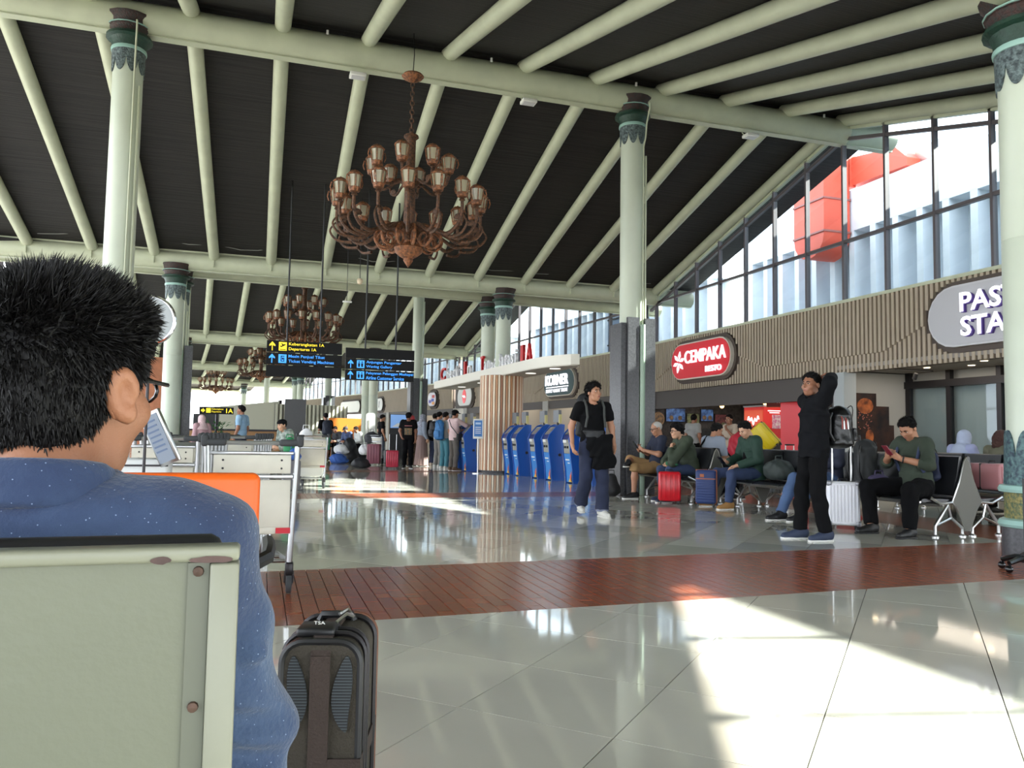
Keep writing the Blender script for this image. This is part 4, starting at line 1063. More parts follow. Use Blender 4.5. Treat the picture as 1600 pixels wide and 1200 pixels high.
def person(label, loc, rz, J, head=(0,0,0), skin=SKIN, hair='short', hairm=HAIRM, top='tee', topm=None, bottom='trousers', botm=None, shoe=None, sole=SHOEW, scale=1.0, res=0.014, face=True, bulk=1.0, hands=None, group=None, hem=None, sleeve=None, fold=0.004, sock=None):
    root = thing('person', label, 'person', loc, rz, group); root.scale = (scale,)*3
    R = rot_zyx(*head)
    hc = J['hea']; right = unit(J['sh_r']-J['sh_l']); hr = unit(J['hi_r']-J['hi_l'])
    b = bulk
    def torso(g):
        mid = (J['sh_r']+J['sh_l'])/2
        up = unit(J['nec']-J['pel']); fw = unit(np.cross(up, right))
        Rt = np.stack([right, np.cross(up, right), up], axis=1)
        p = [ecyl(J['pel'], J['wai'], (0.150*b+g,0.105*b+g), (0.138*b+g,0.098*b+g), hr), ecyl(J['wai'], J['che'], (0.138*b+g,0.098*b+g), (0.162*b+g,0.112*b+g), right),
             ecyl(J['che'], (J['nec']+mid)/2-0.02*up, (0.162*b+g,0.110*b+g), (0.10*b+g,0.07*b+g), right),
             cone(J['sh_r']*0.85+mid*0.15, J['sh_l']*0.85+mid*0.15, 0.055*b+g, 0.055*b+g, k=0.05)]
        return p
    def arm(s, g, t_end=2.0, taper=1.0, flat=True, cuff=0.0):
        a, e, w_ = J['sh_'+s], J['el_'+s], J['wr_'+s]
        p = []
        if t_end <= 1: p.append(cone(a, a+(e-a)*t_end, 0.054*b+g, 0.047*b*taper+g+cuff, flat))
        else:
            p.append(cone(a, e, 0.054*b+g, 0.042*b*taper+g)); t = t_end-1
            p.append(cone(e, e+(w_-e)*t, 0.041*b*taper+g, (0.041-0.014*t)*b*taper+g+cuff, flat))
        return p
    def leg(s, g, t_end=2.0, taper=1.0, flat=True, cuff=0.0):
        h, k_, a = J['hi_'+s], J['kn_'+s], J['an_'+s]
        p = []
        if t_end <= 1: p.append(cone(h, h+(k_-h)*t_end, 0.085*b+g, 0.062*b*taper+g+cuff, flat))
        else:
            p.append(cone(h, k_, 0.085*b+g, 0.056*b*taper+g)); t = t_end-1
            e = k_+(a-k_)*t
            if t > 0.5: p += [cone(k_, k_+(a-k_)*0.35, 0.053*b*taper+g, 0.054*b*taper+g), cone(k_+(a-k_)*0.35, e, 0.054*b*taper+g, 0.036*b*taper+g+cuff, flat)]
            else: p.append(cone(k_, e, 0.053*b*taper+g, 0.05*b*taper+g+cuff, flat))
        return p
    # the body: one continuous skin surface, with separate fingers on each hand
    hp = head_prims(hc, R, res); nk = cone(J['nec']-V3(0,0,0.05), hc+R@V3(0,-0.028,-0.045), 0.054*min(b,1.08), 0.050*min(b,1.08), k=0.02)
    bp = torso(0.0)+[nk]
    for s in 'rl':
        bp += arm(s, 0, flat=False)+leg(s, 0, flat=False)
        bp += [cone(J['an_'+s], J['to_'+s], 0.034 if shoe is None else 0.022, 0.028 if shoe is None else 0.010)]
    geo = [surface(bp, res, 0.035), surface(hp+[nk], max(0.0045, res*0.52), 0.02)]
    if hands is None: hands = {}
    for s in 'rl':
        hd = hands.get(s, dict())
        if hd is False: continue
        pn = hd.get('n', (V3(-1,0,0) if s == 'r' else V3(1,0,0)))
        geo.append(hand_geo(J['wr_'+s], J['ha_'+s], pn, hd.get('curl', 0.35), max(0.0055, res*0.42), 1.0, hd.get('spread', 0.0), (1 if s == 'l' else -1)*hd.get('flip', 1)))
    sdf_obj('body', geo, skin, root)
    W = lambda x, y, z: hc+R@V3(x, y, z)
    # face
    if face:
        fy = lambda x, z: face_y(hp, hc, R, x, z)
        em = MB().ell((0,0,0), (0.0125,0.006,0.0056), 10, 6).mesh('eye', EYEW); im = MB().ell((0,0.0042,0.0004), (0.0062,0.0036,0.0054), 8, 6).mesh('iris', EYEB); Re_ = Matrix(R.tolist()).to_euler()
        for s in (-1, 1):
            e = put('eye', em, root, tuple(W(0.030*s, fy(0.030*s, 0.004)-0.0028, 0.004))); e.rotation_euler = Re_
            put('iris', im, e)
        br = []
        for s in (-1, 1):
            q = [W(x*s, fy(x*s, z)+0.0005, z) for x, z in ((0.013,0.021),(0.028,0.027),(0.045,0.022))]
            br += [cone(q[0], q[1], 0.0042, 0.0045), cone(q[1], q[2], 0.0045, 0.0030)]
        sdf_obj('eyebrows', surface(br, 0.003, 0.003), hairm if hair not in ('hijab','cap','peci') else HAIRM, root)
        la = []
        for s in (-1, 1):
            q = [W(x*s, fy(x*s, z)+0.0012, z) for x, z in ((0.018,0.006),(0.030,0.0098),(0.042,0.007))]
            la += [cone(q[0], q[1], 0.0019, 0.0021), cone(q[1], q[2], 0.0021, 0.0019)]
        sdf_obj('eyelashes', surface(la, 0.0022, 0.002), EYEB, root)
        lp = []
        for z, r in ((-0.0535, 0.0042), (-0.0620, 0.0050)):
            q = [W(x, fy(x, z)-0.0015, z-0.0012*abs(x)/0.02) for x in (-0.019, 0.0, 0.019)]
            lp += [cone(q[0], q[1], r*0.6, r), cone(q[1], q[2], r, r*0.6)]
        sdf_obj('lips', surface(lp, 0.003, 0.0025), LIP, root)
    # hair or head covering
    hn = lambda amp, f: (lambda G: amp*(np.sin(f*G[...,0]+3*np.sin(f*0.7*G[...,2]))*np.sin(f*0.9*G[...,1]+1.3)+0.6*np.sin(f*1.7*G[...,2]+f*0.8*G[...,0])))
    if hair in ('short', 'curly', 'mop'):
        g = dict(short=0.011, curly=0.020, mop=0.020)[hair]
        cap = [ell(W(0,-0.012,0.036), (0.076+g,0.096+g,0.086+g), R), ell(W(0,0.02,0.085), (0.055,0.06,0.04), R)]
        if hair != 'short': cap += [ell(W(0.032,0.050,0.078), (0.045,0.045,0.034), R), ell(W(-0.03,0.045,0.082), (0.045,0.045,0.034), R)]
        nn = unit(R@V3(0, 0.66, -0.75)); pp = W(0, 0.0, 0.016 if hair == 'short' else 0.0)
        def ragged(F, G, nn=nn, pp=pp):
            return np.maximum(F, (G-pp)@nn+0.008*np.sin(90*G[...,0]+2*np.sin(70*G[...,2]))+0.004*np.sin(160*G[...,0]+40*G[...,1]))
        ho = sdf_obj('hair', surface(cap, min(res, 0.009), 0.02, hn(0.005 if hair == 'short' else 0.008, 75 if hair == 'short' else 58), None, ragged), hairm, root)
        if res < 0.0125:
            rs = np.random.RandomState(int(abs(hc[0]*1000+label.__len__()))+5); V_ = []; F_ = []
            for q in range(1500 if hair == 'short' else 2200):
                d = rs.normal(size=3); d /= np.linalg.norm(d); ax_ = np.array((0.076+g,0.096+g,0.086+g)); p0 = V3(0,-0.012,0.036)+d*ax_*0.97
                if (p0-V3(0,0,0.016))@V3(0,0.66,-0.75) > 0.0: continue
                L_ = (0.012+0.010*max(0,d[2]))*(1 if hair == 'short' else 1.9); dr = unit(d/ax_*0.09+V3(0,0.25,-0.25 if hair == 'short' else -0.5)+rs.normal(size=3)*0.35)
                r0 = hc+R@p0; dw = R@dr; sd_ = unit(np.cross(dw, rs.normal(size=3)))*0.003; i = len(V_)
                V_ += [tuple(r0-sd_), tuple(r0+sd_), tuple(r0+dw*L_)]; F_.append((i, i+1, i+2))
            me_ = bpy.data.meshes.new('hair_tufts'); me_.from_pydata(V_, [], F_); me_.materials.append(hairm); put('hair_tufts', me_, ho, kind='stuff')
    elif hair == 'grey':
        cap = [ell(W(0,-0.016,0.03), (0.081,0.096,0.086), R)]
        sdf_obj('hair', surface(cap, min(res, 0.009), 0.02, None, [(W(0,0.02,0.03), R@V3(0,0.85,-0.5)), (W(0,0,-0.05), R@V3(0,0,-1))]), hairm, root)
    elif hair in ('cap', 'peci'):
        sdf_obj('hair', surface([ell(W(0,-0.014,0.02), (0.084,0.100,0.085), R)], min(res, 0.009), 0.02, None, [(W(0,0.03,0.03), R@V3(0,0.8,-0.6)), (W(0,0,-0.055), R@V3(0,0,-1))]), HAIRM, root)
        m = surface([ell(W(0,-0.008,0.05), (0.094,0.108,0.078), R)], 0.008, 0.02, None, [(W(0,0,0.038), R@V3(0,0,-1))])
        cpo = sdf_obj('cap', m, hairm, root)
        if hair == 'cap': sdf_obj('cap_brim', surface([ecyl(W(0,0.06,0.045), W(0,0.165,0.035), (0.075,0.010), (0.06,0.008), R@V3(1,0,0))], 0.007, 0.01), hairm, cpo)
    elif hair == 'bob':
        sdf_obj('hair', surface([ell(W(0,-0.018,0.02), (0.100,0.112,0.104), R), cone(W(0,-0.06,-0.02), W(0,-0.075,-0.11), 0.09, 0.075)], min(res, 0.010), 0.03, hn(0.004, 80), [(W(0,0.05,0.03), R@V3(0,0.9,-0.42))]), hairm, root)
    elif hair == 'hijab':
        g_ = [ell(W(0,-0.012,0.02), (0.097,0.115,0.112), R), cone(W(0,-0.01,-0.06), J['nec']+V3(0,0,-0.01), 0.088, 0.085), ecyl(J['nec']+V3(0,0,0.03), J['che']+V3(0,0,0.02), (0.11,0.09), (0.215*b,0.15*b), right)]
        fc = W(0,0.115,-0.012)
        def open_face(F, G):
            d = ell(fc, (0.055,0.075,0.073), R)[2](G); return np.maximum(F, -d)
        sdf_obj('head_scarf', surface(g_, min(res, 0.011), 0.05, folds(0.0025, 1.3, 1.0), None, open_face), hairm, root)
    # clothes
    if topm is not None:
        if top in ('tee', 'shirt', 'jacket', 'tunic'):
            g = dict(tee=0.012, shirt=0.014, jacket=0.024, tunic=0.018)[top]
            sl = sleeve if sleeve is not None else dict(tee=0.72, shirt=1.95, jacket=1.97, tunic=1.95)[top]
            p = torso(g)
            dn = unit(J['pel']-J['wai']); hl = hem if hem is not None else dict(tee=0.07, shirt=0.09, jacket=0.12, tunic=0.30)[top]
            p.append(ecyl(J['wai'], J['pel']+dn*hl, (0.140*b+g,0.105*b+g), (0.160*b+g,0.118*b+g), hr, (True, True)))
            for s in 'rl': p += arm(s, g, sl, 1.05, True, 0.006)
            p.append(cone(J['nec']-V3(0,0,0.06), J['nec']+unit(hc-J['nec'])*0.012, 0.075*b+g, 0.058+g*0.5, True))
            cuts = [(J['pel']+dn*hl, dn)]
            up = unit(hc-J['nec'])
            def neck(F, G, c=J['nec']):
                return np.maximum(F, -(cone(J['nec']-up*0.02+V3(0,0.02,0), J['nec']+up*0.09+V3(0,0.02,0), 0.060, 0.070)[2](G)))
            sdf_obj(dict(tee='tee_shirt', shirt='shirt', jacket='jacket', tunic='tunic')[top], surface(p, res, 0.035, folds(fold, 1.0, hc[2]*7), cuts if hl < 0.25 else None, neck), topm, root)
            if top == 'tee' and res < 0.0165:
                q = [tuple(J['nec']+V3(0.067*math.sin(a), 0.016+0.066*math.cos(a)*0.95, 0.004-0.030*math.cos(a))) for a in [2*PI*i/24 for i in range(24)]]
                MB().tube(q, 0.0075, 6, closed=True).build('neckline', topm, root)
            if top in ('shirt', 'jacket'):
                ring = []
                for i in range(14):
                    a0, a1 = -PI*0.40+i/14*1.8*PI, -PI*0.40+(i+1)/14*1.8*PI
                    q = lambda a: J['nec']+V3(0,0.012,0.012)+0.066*math.cos(a+PI*1.0)*V3(0,0.9,0.25)*1.0+0.068*math.sin(a+PI)*V3(1,0,0)
                    ring.append(cone(q(a0), q(a1), 0.014, 0.014))
                sdf_obj('collar', surface(ring, min(res, 0.010), 0.012), topm, root)
    if botm is not None:
        if bottom in ('trousers', 'jeans', 'wide', 'shorts'):
            g = dict(trousers=0.014, jeans=0.012, wide=0.018, shorts=0.020)[bottom]
            p = [ecyl(J['pel']-V3(0,0,0.02), J['wai']-0.35*(J['wai']-J['pel']), (0.150*b+g,0.108*b+g), (0.142*b+g,0.10*b+g), hr)]
            for s in 'rl': p += leg(s, g, 1.10 if bottom == 'shorts' else 1.97, 1.08 if bottom != 'wide' else 1.2, True, dict(trousers=0.014, jeans=0.010, wide=0.030, shorts=0.02)[bottom])
            sdf_obj('shorts' if bottom == 'shorts' else ('jeans' if bottom == 'jeans' else 'trousers'), surface(p, res, 0.03, folds(fold*1.2, 0.8, 2.0+hc[0])), botm, root)
        elif bottom == 'skirt':
            fl = V3(0, (J['an_r'][1]+J['an_l'][1])/2, 0.03)
            p = [ecyl(J['wai'], J['pel'], (0.15*b,0.12*b), (0.185*b,0.15*b), hr), ecyl(J['pel'], fl, (0.185*b,0.15*b), (0.26*b,0.22*b), hr, (True, True))]
            def pl(G): 
                a = np.arctan2(G[...,0], G[...,1]-J['pel'][1]); return 0.008*np.sin(a*13)*np.clip((J['wai'][2]-G[...,2]), 0, 1)
            sdf_obj('skirt', surface(p, res, 0.03, pl, [((0,0,0.02), (0,0,-1))]), botm, root)
    if shoe is not None:
        for s in 'rl':
            a, t = J['an_'+s], J['to_'+s]; d = unit((t-a)*V3(1,1,0.0)) if abs(t[2]-a[2]) < 0.12 else unit(t-a)
            fl = min(a[2], t[2]+0.045)-0.085 if abs(t[2]-a[2]) < 0.12 else None
            if fl is not None:
                z = max(fl, 0.0)+0.012
                h0 = V3(a[0], a[1], z+0.035)-d*0.045; t0 = V3(a[0], a[1], z+0.02)+d*0.165
                up = [cone(h0, h0+d*0.10, 0.040, 0.042), cone(h0+d*0.08, t0, 0.042, 0.033), cone(h0+V3(0,0,0.03), a+V3(0,0,0.005), 0.042, 0.042)]
                cut = [((0,0,z), (0,0,-1))]
                o = sdf_obj('shoe', surface(up, 0.009, 0.03, None, cut), shoe, root)
                so = [cone(h0*V3(1,1,0)+V3(0,0,z), t0*V3(1,1,0)+V3(0,0,z), 0.044, 0.040)]
                sdf_obj('sole', surface(so, 0.009, 0.01, None, [((0,0,z+0.006), (0,0,1)), ((0,0,z-0.016), (0,0,-1))]), sole, o)
            else:      # lifted heel: the shoe follows the foot
                n_ = unit(np.cross(d, V3(1,0,0)));  n_ = n_ if n_[2] < 0 else -n_
                h0 = a+n_*0.035-d*0.04; t0 = h0+d*0.215
                o = sdf_obj('shoe', surface([cone(h0, h0+d*0.10, 0.042, 0.044), cone(h0+d*0.08, t0, 0.044, 0.034), cone(h0, a, 0.042, 0.042)], 0.009, 0.03, None, [(h0+n_*0.018, n_)]), shoe, root)
                sdf_obj('sole', surface([cone(h0+n_*0.018, t0+n_*0.018, 0.045, 0.040)], 0.009, 0.01, None, [(h0+n_*0.010, -n_), (h0+n_*0.03, n_)]), sole, o)
    return root
def backpack(name, label, loc, rz, m, size=(0.30,0.18,0.46), cat='backpack', group=None, straps=True):
    t = thing(name, label, cat, loc, rz, group)
    w, d, h = size
    sdf_obj('bag_body', surface([ecyl(V3(0,0,0.05), V3(0,0,h-0.10), (w/2,d/2), (w/2*0.92,d/2*0.9), V3(1,0,0)), ell(V3(0,0,h-0.10), (w/2*0.9,d/2*0.9,0.10)), ell(V3(0,0,0.06), (w/2,d/2,0.06))], 0.012, 0.03, folds(0.004, 1.0, w*9)), m, t)
    sdf_obj('front_pocket', surface([ecyl(V3(0,-d/2,0.08), V3(0,-d/2+0.01,h*0.48), (w*0.36,0.045), (w*0.33,0.035), V3(1,0,0))], 0.011, 0.03, folds(0.003)), m, t)
    MB().tube([(-0.03,d*0.3,h-0.02),(-0.03,d*0.32,h+0.035),(0.03,d*0.32,h+0.035),(0.03,d*0.3,h-0.02)], 0.009, 6).build('grab_loop', BLACK, t)
    MB().tube([(w*0.40*math.cos(a), -d*0.47*abs(math.sin(a))-0.012, 0.10+(h*0.78)*math.sin(a)) for a in [PI*i/12 for i in range(13)]], 0.005, 5).build('zip', DARKMETAL, t)
    if straps:
        for s in (-1, 1):
            MB().tube([(s*0.08, d/2-0.01, h-0.08), (s*0.11, d/2+0.03, h*0.70), (s*0.11, d/2+0.03, h*0.35), (s*0.10, d/2-0.02, 0.08)], 0.016, 6).build('strap', BLACK, t)
    return t
# ---------------------------------------------------------------- the man in the foreground and his bench
GMET = mat('grey_green_sheet_metal', (112, 115, 98), 0.42, noise=(2.5, 0.07), bump=(70, 0.04)); GRIM = mat('grey_green_rim', (134, 135, 118), 0.35, noise=(9, 0.06)); RUSTS = mat('rusty_screw', (96, 74, 62), 0.6, 0.4, noise=(80, 0.5))
XE, ZT = -0.012, 0.905
t = thing('waiting_bench', 'grey green sheet metal bench back with rusty screws in the foreground', 'bench', (0, 0.70, 0))
T0 = Matrix.Translation((0,0,0))
MB().b2((-1.45, 0.006, 0.42), (XE-0.006, 0.020, ZT-0.006)).build('back_panel', GMET, t)
m = MB().rbox(((XE-1.45)/2-0.0, 0.006, ZT-0.006), (1.45+XE+0.0, 0.026, 0.013), 0.004).rbox((XE-0.0115, 0.006, 0.655), (0.023, 0.0262, 0.473), 0.003).rbox((-1.44, 0.006, 0.655), (0.023, 0.0262, 0.473), 0.003).rbox(((XE-1.45)/2, 0.006, 0.42), (1.45+XE, 0.026, 0.02), 0.004)
m.build('rim', GRIM, t)
MB().b2((XE-0.040, 0.002, 0.43), (XE-0.0235, 0.0065, ZT-0.014)).build('edge_strip', mat('strip_metal', (100, 103, 90), 0.45), t)
for z in (0.884, 0.775, 0.666, 0.557, 0.448):
    MB().lathe([(0.0045,0), (0.004,0.003), (0.0,0.004)], 10, M=Matrix.Translation((XE-0.032, 0.002, z)) @ Matrix.Rotation(PI/2, 4, 'X')).build('screw', RUSTS, t)
PM = mat('chipped_paint', (92, 70, 66), 0.7, noise=(60, 0.4))
m = MB()
for x0, w_, z0 in ((-0.051, 0.034, ZT-0.0105), (-0.080, 0.016, ZT-0.010)):
    P = [(x0+w_*(0.5+0.5*math.cos(2*PI*k/14))*1.0, z0+0.0022*math.sin(2*PI*k/14)*(1+0.6*rnd.random())) for k in range(14)]
    m.prism(P, 0.0072, 0.0076, FRONT)
m.build('paint_chip', PM, t)
CUSH = mat('black_bench_pad', (24, 24, 27), 0.5)
MB().rbox(((XE-1.45)/2-0.01, 0.042, 0.68), (1.43, 0.035, 0.46), 0.015).build('back_pad', CUSH, t)
MB().rbox(((XE-1.45)/2-0.01, 0.30, 0.355), (1.43, 0.46, 0.06), 0.02).build('seat_pad', CUSH, t)
for x in (-0.10, -1.35): MB().tube([(x,0.02,0.42),(x,0.05,0.30),(x,0.25,0.29),(x,0.25,0.02)], 0.02, 8).box((x,0.25,0.012), (0.05,0.40,0.024)).build('leg', STEEL, t)
# blue shirt with fine white dots and denim like mottling
SHIRT = mat('blue_dotted_shirt', (64, 84, 116), 0.85, noise=(9, 0.25), col2=(42, 58, 92), bump=(160, 0.25), sheen=0.2)
def dots(m, scale, rad, col):
    nt = m.node_tree; b = nt.nodes['Principled BSDF']; l = b.inputs['Base Color'].links[0].from_socket
    tc = nt.nodes.new('ShaderNodeTexCoord'); v = nt.nodes.new('ShaderNodeTexVoronoi'); v.inputs['Scale'].default_value = scale; v.inputs['Randomness'].default_value = 0.75
    lt = nt.nodes.new('ShaderNodeMath'); lt.operation = 'LESS_THAN'; lt.inputs[1].default_value = rad
    mx = nt.nodes.new('ShaderNodeMix'); mx.data_type = 'RGBA'; mx.inputs[7].default_value = lin(col)
    L = nt.links.new
    L(tc.outputs['Object'], v.inputs['Vector']); L(v.outputs['Distance'], lt.inputs[0]); L(lt.outputs[0], mx.inputs[0]); L(l, mx.inputs[6]); L(mx.outputs[2], b.inputs['Base Color'])
dots(SHIRT, 130, 0.10, (136, 154, 184))
J = sit(0.0)
for k_ in ('pel','wai','che','nec','hea','hi_r','hi_l','kn_r','kn_l'): J[k_][2] -= (0.105 if k_ in ('wai','che','nec','hea') else 0.07)
J['nec'] += V3(0, -0.015, 0.008); J['hea'] += V3(0.006, 0.0, -0.004)
J['sh_r'] = V3(0.156,-0.02,0.857); J['sh_l'] = V3(-0.19,-0.02,0.855)
J['el_r'] = V3(0.208,0.03,0.625); J['wr_r'] = V3(0.10,0.26,0.55); J['ha_r'] = V3(0.07,0.35,0.52)
J['el_l'] = V3(-0.25,0.06,0.565); J['wr_l'] = V3(-0.14,0.29,0.53); J['ha_l'] = V3(-0.10,0.38,0.50)
CREASE = [(V3(*a), V3(*b), w, h) for a, b, w, h in (
    ((0.03,-0.12,0.93), (-0.01,-0.15,0.84), 0.010, 0.010), ((0.075,-0.11,0.92), (0.07,-0.14,0.83), 0.009, 0.010), ((-0.05,-0.12,0.93), (-0.10,-0.14,0.85), 0.010, 0.009), ((0.12,-0.08,0.90), (0.15,-0.09,0.84), 0.012, 0.008),
    ((0.16,-0.085,0.80), (0.24,-0.05,0.72), 0.016, 0.014), ((0.19,-0.06,0.69), (0.29,0.0,0.66), 0.012, 0.012), ((0.17,-0.05,0.655), (0.28,0.0,0.615), 0.010, 0.012), ((0.20,-0.085,0.78), (0.265,-0.03,0.80), 0.014, 0.010), ((0.17,-0.07,0.745), (0.27,-0.03,0.755), 0.010, -0.008))]
def big_folds(G):
    x, y, z = G[...,0], G[...,1], G[...,2]
    cr = 0
    for a_, b_, w_, h_ in CREASE:
        d_ = b_-a_; t_ = np.clip(((G-a_)@d_)/(d_@d_), 0, 1); q_ = np.linalg.norm(G-a_-t_[..., None]*d_, axis=-1)
        cr = cr+1.9*h_*np.exp(-(q_/w_)**2)*np.sin(np.pi*np.clip(t_, 0.02, 0.98))
    return cr+0.0052*np.sin(42*x+16*z+3*np.sin(20*z))*np.clip((0.93-z)*8, 0.2, 1)+0.004*np.sin(52*z+14*x+9*y+3*np.sin(17*x))*np.clip((np.abs(x)-0.13)*12, 0, 1)
MANSKIN = mat('man_skin', (166, 112, 82), 0.5, noise=(14, 0.08), bump=(220, 0.12))
MAN = person('man in blue dotted shirt seated with his back to us, short black hair', (-0.224, 0.985, 0), R_(-3), J, head=(-0.45, 0.0, 0.03), skin=MANSKIN, hair='short', top=None, bottom='trousers', botm=mat('charcoal_trousers', (44, 46, 54), 0.8), shoe=mat('black_leather_shoe', (26, 26, 28), 0.4), res=0.009, hands={'r': dict(n=V3(0,0,-1)), 'l': dict(n=V3(0,0,-1))}, bulk=1.0)
for o in list(MAN.children):
    if o.name.startswith('hair'): bpy.data.objects.remove(o)
g = 0.016; hr = V3(1,0,0)
p = [ecyl(J['pel'], J['wai'], (0.165,0.120), (0.155,0.112), hr), ecyl(J['wai'], J['che'], (0.155,0.112), (0.178,0.122), hr), ecyl(J['che'], V3(-0.005,-0.03,0.915), (0.178,0.120), (0.105,0.075), hr), cone(J['sh_r'], J['sh_l'], 0.068, 0.068, k=0.05), cone(V3(0.12,-0.025,0.893), J['nec']+V3(0.03,-0.01,-0.02), 0.05, 0.052), cone(V3(-0.13,-0.025,0.893), J['nec']+V3(-0.03,-0.01,-0.02), 0.05, 0.052)]
for s in 'rl':
    a, e, w_ = J['sh_'+s], J['el_'+s], J['wr_'+s]
    p += [cone(a, e, 0.072, 0.060), cone(e, e+(w_-e)*0.35, 0.061, 0.058, True)]
sdf_obj('shirt', surface(p, 0.007, 0.04, big_folds, [((0,0,0.40), (0,0,-1))]), SHIRT, MAN)
cuf = []
for s in 'rl':
    e, w_ = J['el_'+s], J['wr_'+s]; cuf.append(cone(e+(w_-e)*0.22, e+(w_-e)*0.38, 0.066, 0.064, True))
for c_ in cuf: sdf_obj('rolled_cuff', surface([c_], 0.006, 0.02, folds(0.003, 1.5)), SHIRT, MAN)
# collar: a stand and a turned down leaf
ring = []
N = 26
for i in range(N):
    a0, a1 = -0.40*PI+i/N*1.8*PI, -0.40*PI+(i+1)/N*1.8*PI
    q = lambda a, r, dz: J['nec']+V3(0.075*r*math.sin(a+PI), 0.012-0.074*r*-math.cos(a+PI), 0.016+dz+0.018*math.cos(a+PI)*-0.6)
    for r, dz, th in ((1.0, 0.010, 0.008), (1.06, -0.004, 0.008), (1.13, -0.020, 0.008)): ring.append(cone(q(a0,r,dz), q(a1,r,dz), th, th))
sdf_obj('collar', surface(ring, 0.006, 0.012), SHIRT, MAN)
# hair: dense cap with a short fade at the nape plus single strands
R = rot_zyx(-0.45, 0.0, 0.03); hc = J['hea']
W_ = lambda x, y, z: hc+R@V3(x, y, z)
HAIRF = mat('black_hair_strands', (15, 13, 13), 0.5, spec=0.25, noise=(60, 0.3))
capo = sdf_obj('hair', surface([ell(W_(0,-0.012,0.036), (0.084,0.103,0.092), R), ell(W_(0,-0.05,-0.02), (0.068,0.054,0.068), R), ell(W_(0.02,0.035,0.085), (0.05,0.045,0.03), R), ell(W_(-0.02,0.035,0.085), (0.05,0.045,0.03), R)], 0.006, 0.02, lambda G: 0.0025*np.sin(130*G[...,0]+4*np.sin(60*G[...,2]))*np.sin(110*G[...,1]+90*G[...,2]), [(W_(0,0.048,0.045), R@V3(0,0.80,-0.60)), (W_(0,-0.05,-0.078), R@V3(0,0.50,-1.0)), (W_(0,0.02,-0.02), R@V3(0,0.9,-0.42))]), HAIRF, MAN)
rs = np.random.RandomState(3); V = []; F = []
_m = capo.data; _n = len(_m.vertices)
_co = np.empty(_n*3); _m.vertices.foreach_get('co', _co); _co = _co.reshape(-1, 3)
_no = np.empty(_n*3); _m.vertex_normals.foreach_get('vector', _no); _no = _no.reshape(-1, 3)
_ha = (_co-hc)@R                                     # head axes: x right, y forward, z up
for q in range(22000):
    i = rs.randint(_n); p_ = _ha[i]; n = R.T@_no[i]
    if n[2] < -0.75: continue
    up = float(np.clip((p_[2]-0.0)/0.11, 0, 1)); low = float(np.clip((0.01-p_[2])/0.08, 0, 1))
    L = (0.008+0.016*up)*(0.6+0.7*rs.rand())*(1-0.55*low)*(0.75 if p_[1] > 0.03 else 1)
    dirn = unit(n*(0.35+0.75*up)+V3(0.15*math.sin(70*p_[0]), 0.12+0.2*up, 0.30*up-0.75*(1-up))+rs.normal(size=3)*0.25)
    r0 = hc+R@(p_+rs.normal(size=3)*0.002); dw = R@dirn; side = unit(np.cross(dw, rs.normal(size=3)))*0.0010; s2 = unit(np.cross(dw, side))*0.0008
    mid = r0+dw*L*0.55; tip = r0+dw*L+R@V3(0,0.001,-0.003*(1-up))
    i = len(V); r0 = r0-dw*0.003
    V += [r0-side, r0+side, r0+s2*1.5, mid-side*0.7, mid+side*0.7, mid+s2, tip]
    F += [(i,i+1,i+4,i+3), (i+1,i+2,i+5,i+4), (i+2,i,i+3,i+5), (i+3,i+4,i+6), (i+4,i+5,i+6), (i+5,i+3,i+6)]
me = bpy.data.meshes.new('hair_strands'); me.from_pydata([tuple(v) for v in V], [], F); me.materials.append(HAIRF)
put('hair_strands', me, capo, kind='stuff')
# a proper ear: rim, bowl and lobe, standing off the head
for sx in (-1, 1):
    Re = R @ rot_zyx(-0.55*sx, 0.10, 0.0); ec = W_(0.083*sx,-0.014,-0.004)
    E_ = lambda x, y, z: ec+Re@(0.70*V3(x*sx, y*0.85, z))
    rim = [E_(0.004+0.004*math.sin(2*PI*k/18), 0.020*math.cos(2*PI*k/18)-0.004*math.sin(2*PI*k/18), 0.033*math.sin(2*PI*k/18)) for k in range(18)]
    pr = [cone(rim[k], rim[(k+1) % 18], 0.0052, 0.0052) for k in range(15 if True else 18)]
    pr += [ell(E_(-0.002,0.002,0.0), (0.0045,0.013,0.025), Re), ell(E_(0.0,0.010,-0.034), (0.006,0.008,0.010), Re), ell(E_(-0.010,0.006,0.0), (0.010,0.011,0.020), Re)]
    sdf_obj('ear', surface(pr, 0.0035, 0.008), MANSKIN, MAN)
# dark sunglasses arm / glasses edge seen past the cheek
SPEC = mat('spectacle_black', (16, 16, 18), 0.2)
q = [W_(0.078,-0.01,0.012), W_(0.079,0.04,0.014), W_(0.070,0.086,0.012)]
MB().tube([tuple(a) for a in q], 0.0028, 6).build('glasses_temple', SPEC, MAN)
m = MB()
for s in (-1, 1): m.tube([tuple(W_(0.036*s+0.023*math.cos(2*PI*k/14), 0.090-0.014*abs(math.cos(2*PI*k/14)*s+1)*0.3, 0.004+0.016*math.sin(2*PI*k/14))) for k in range(14)], 0.0024, 5, closed=True)
m.build('glasses_frame', SPEC, MAN)

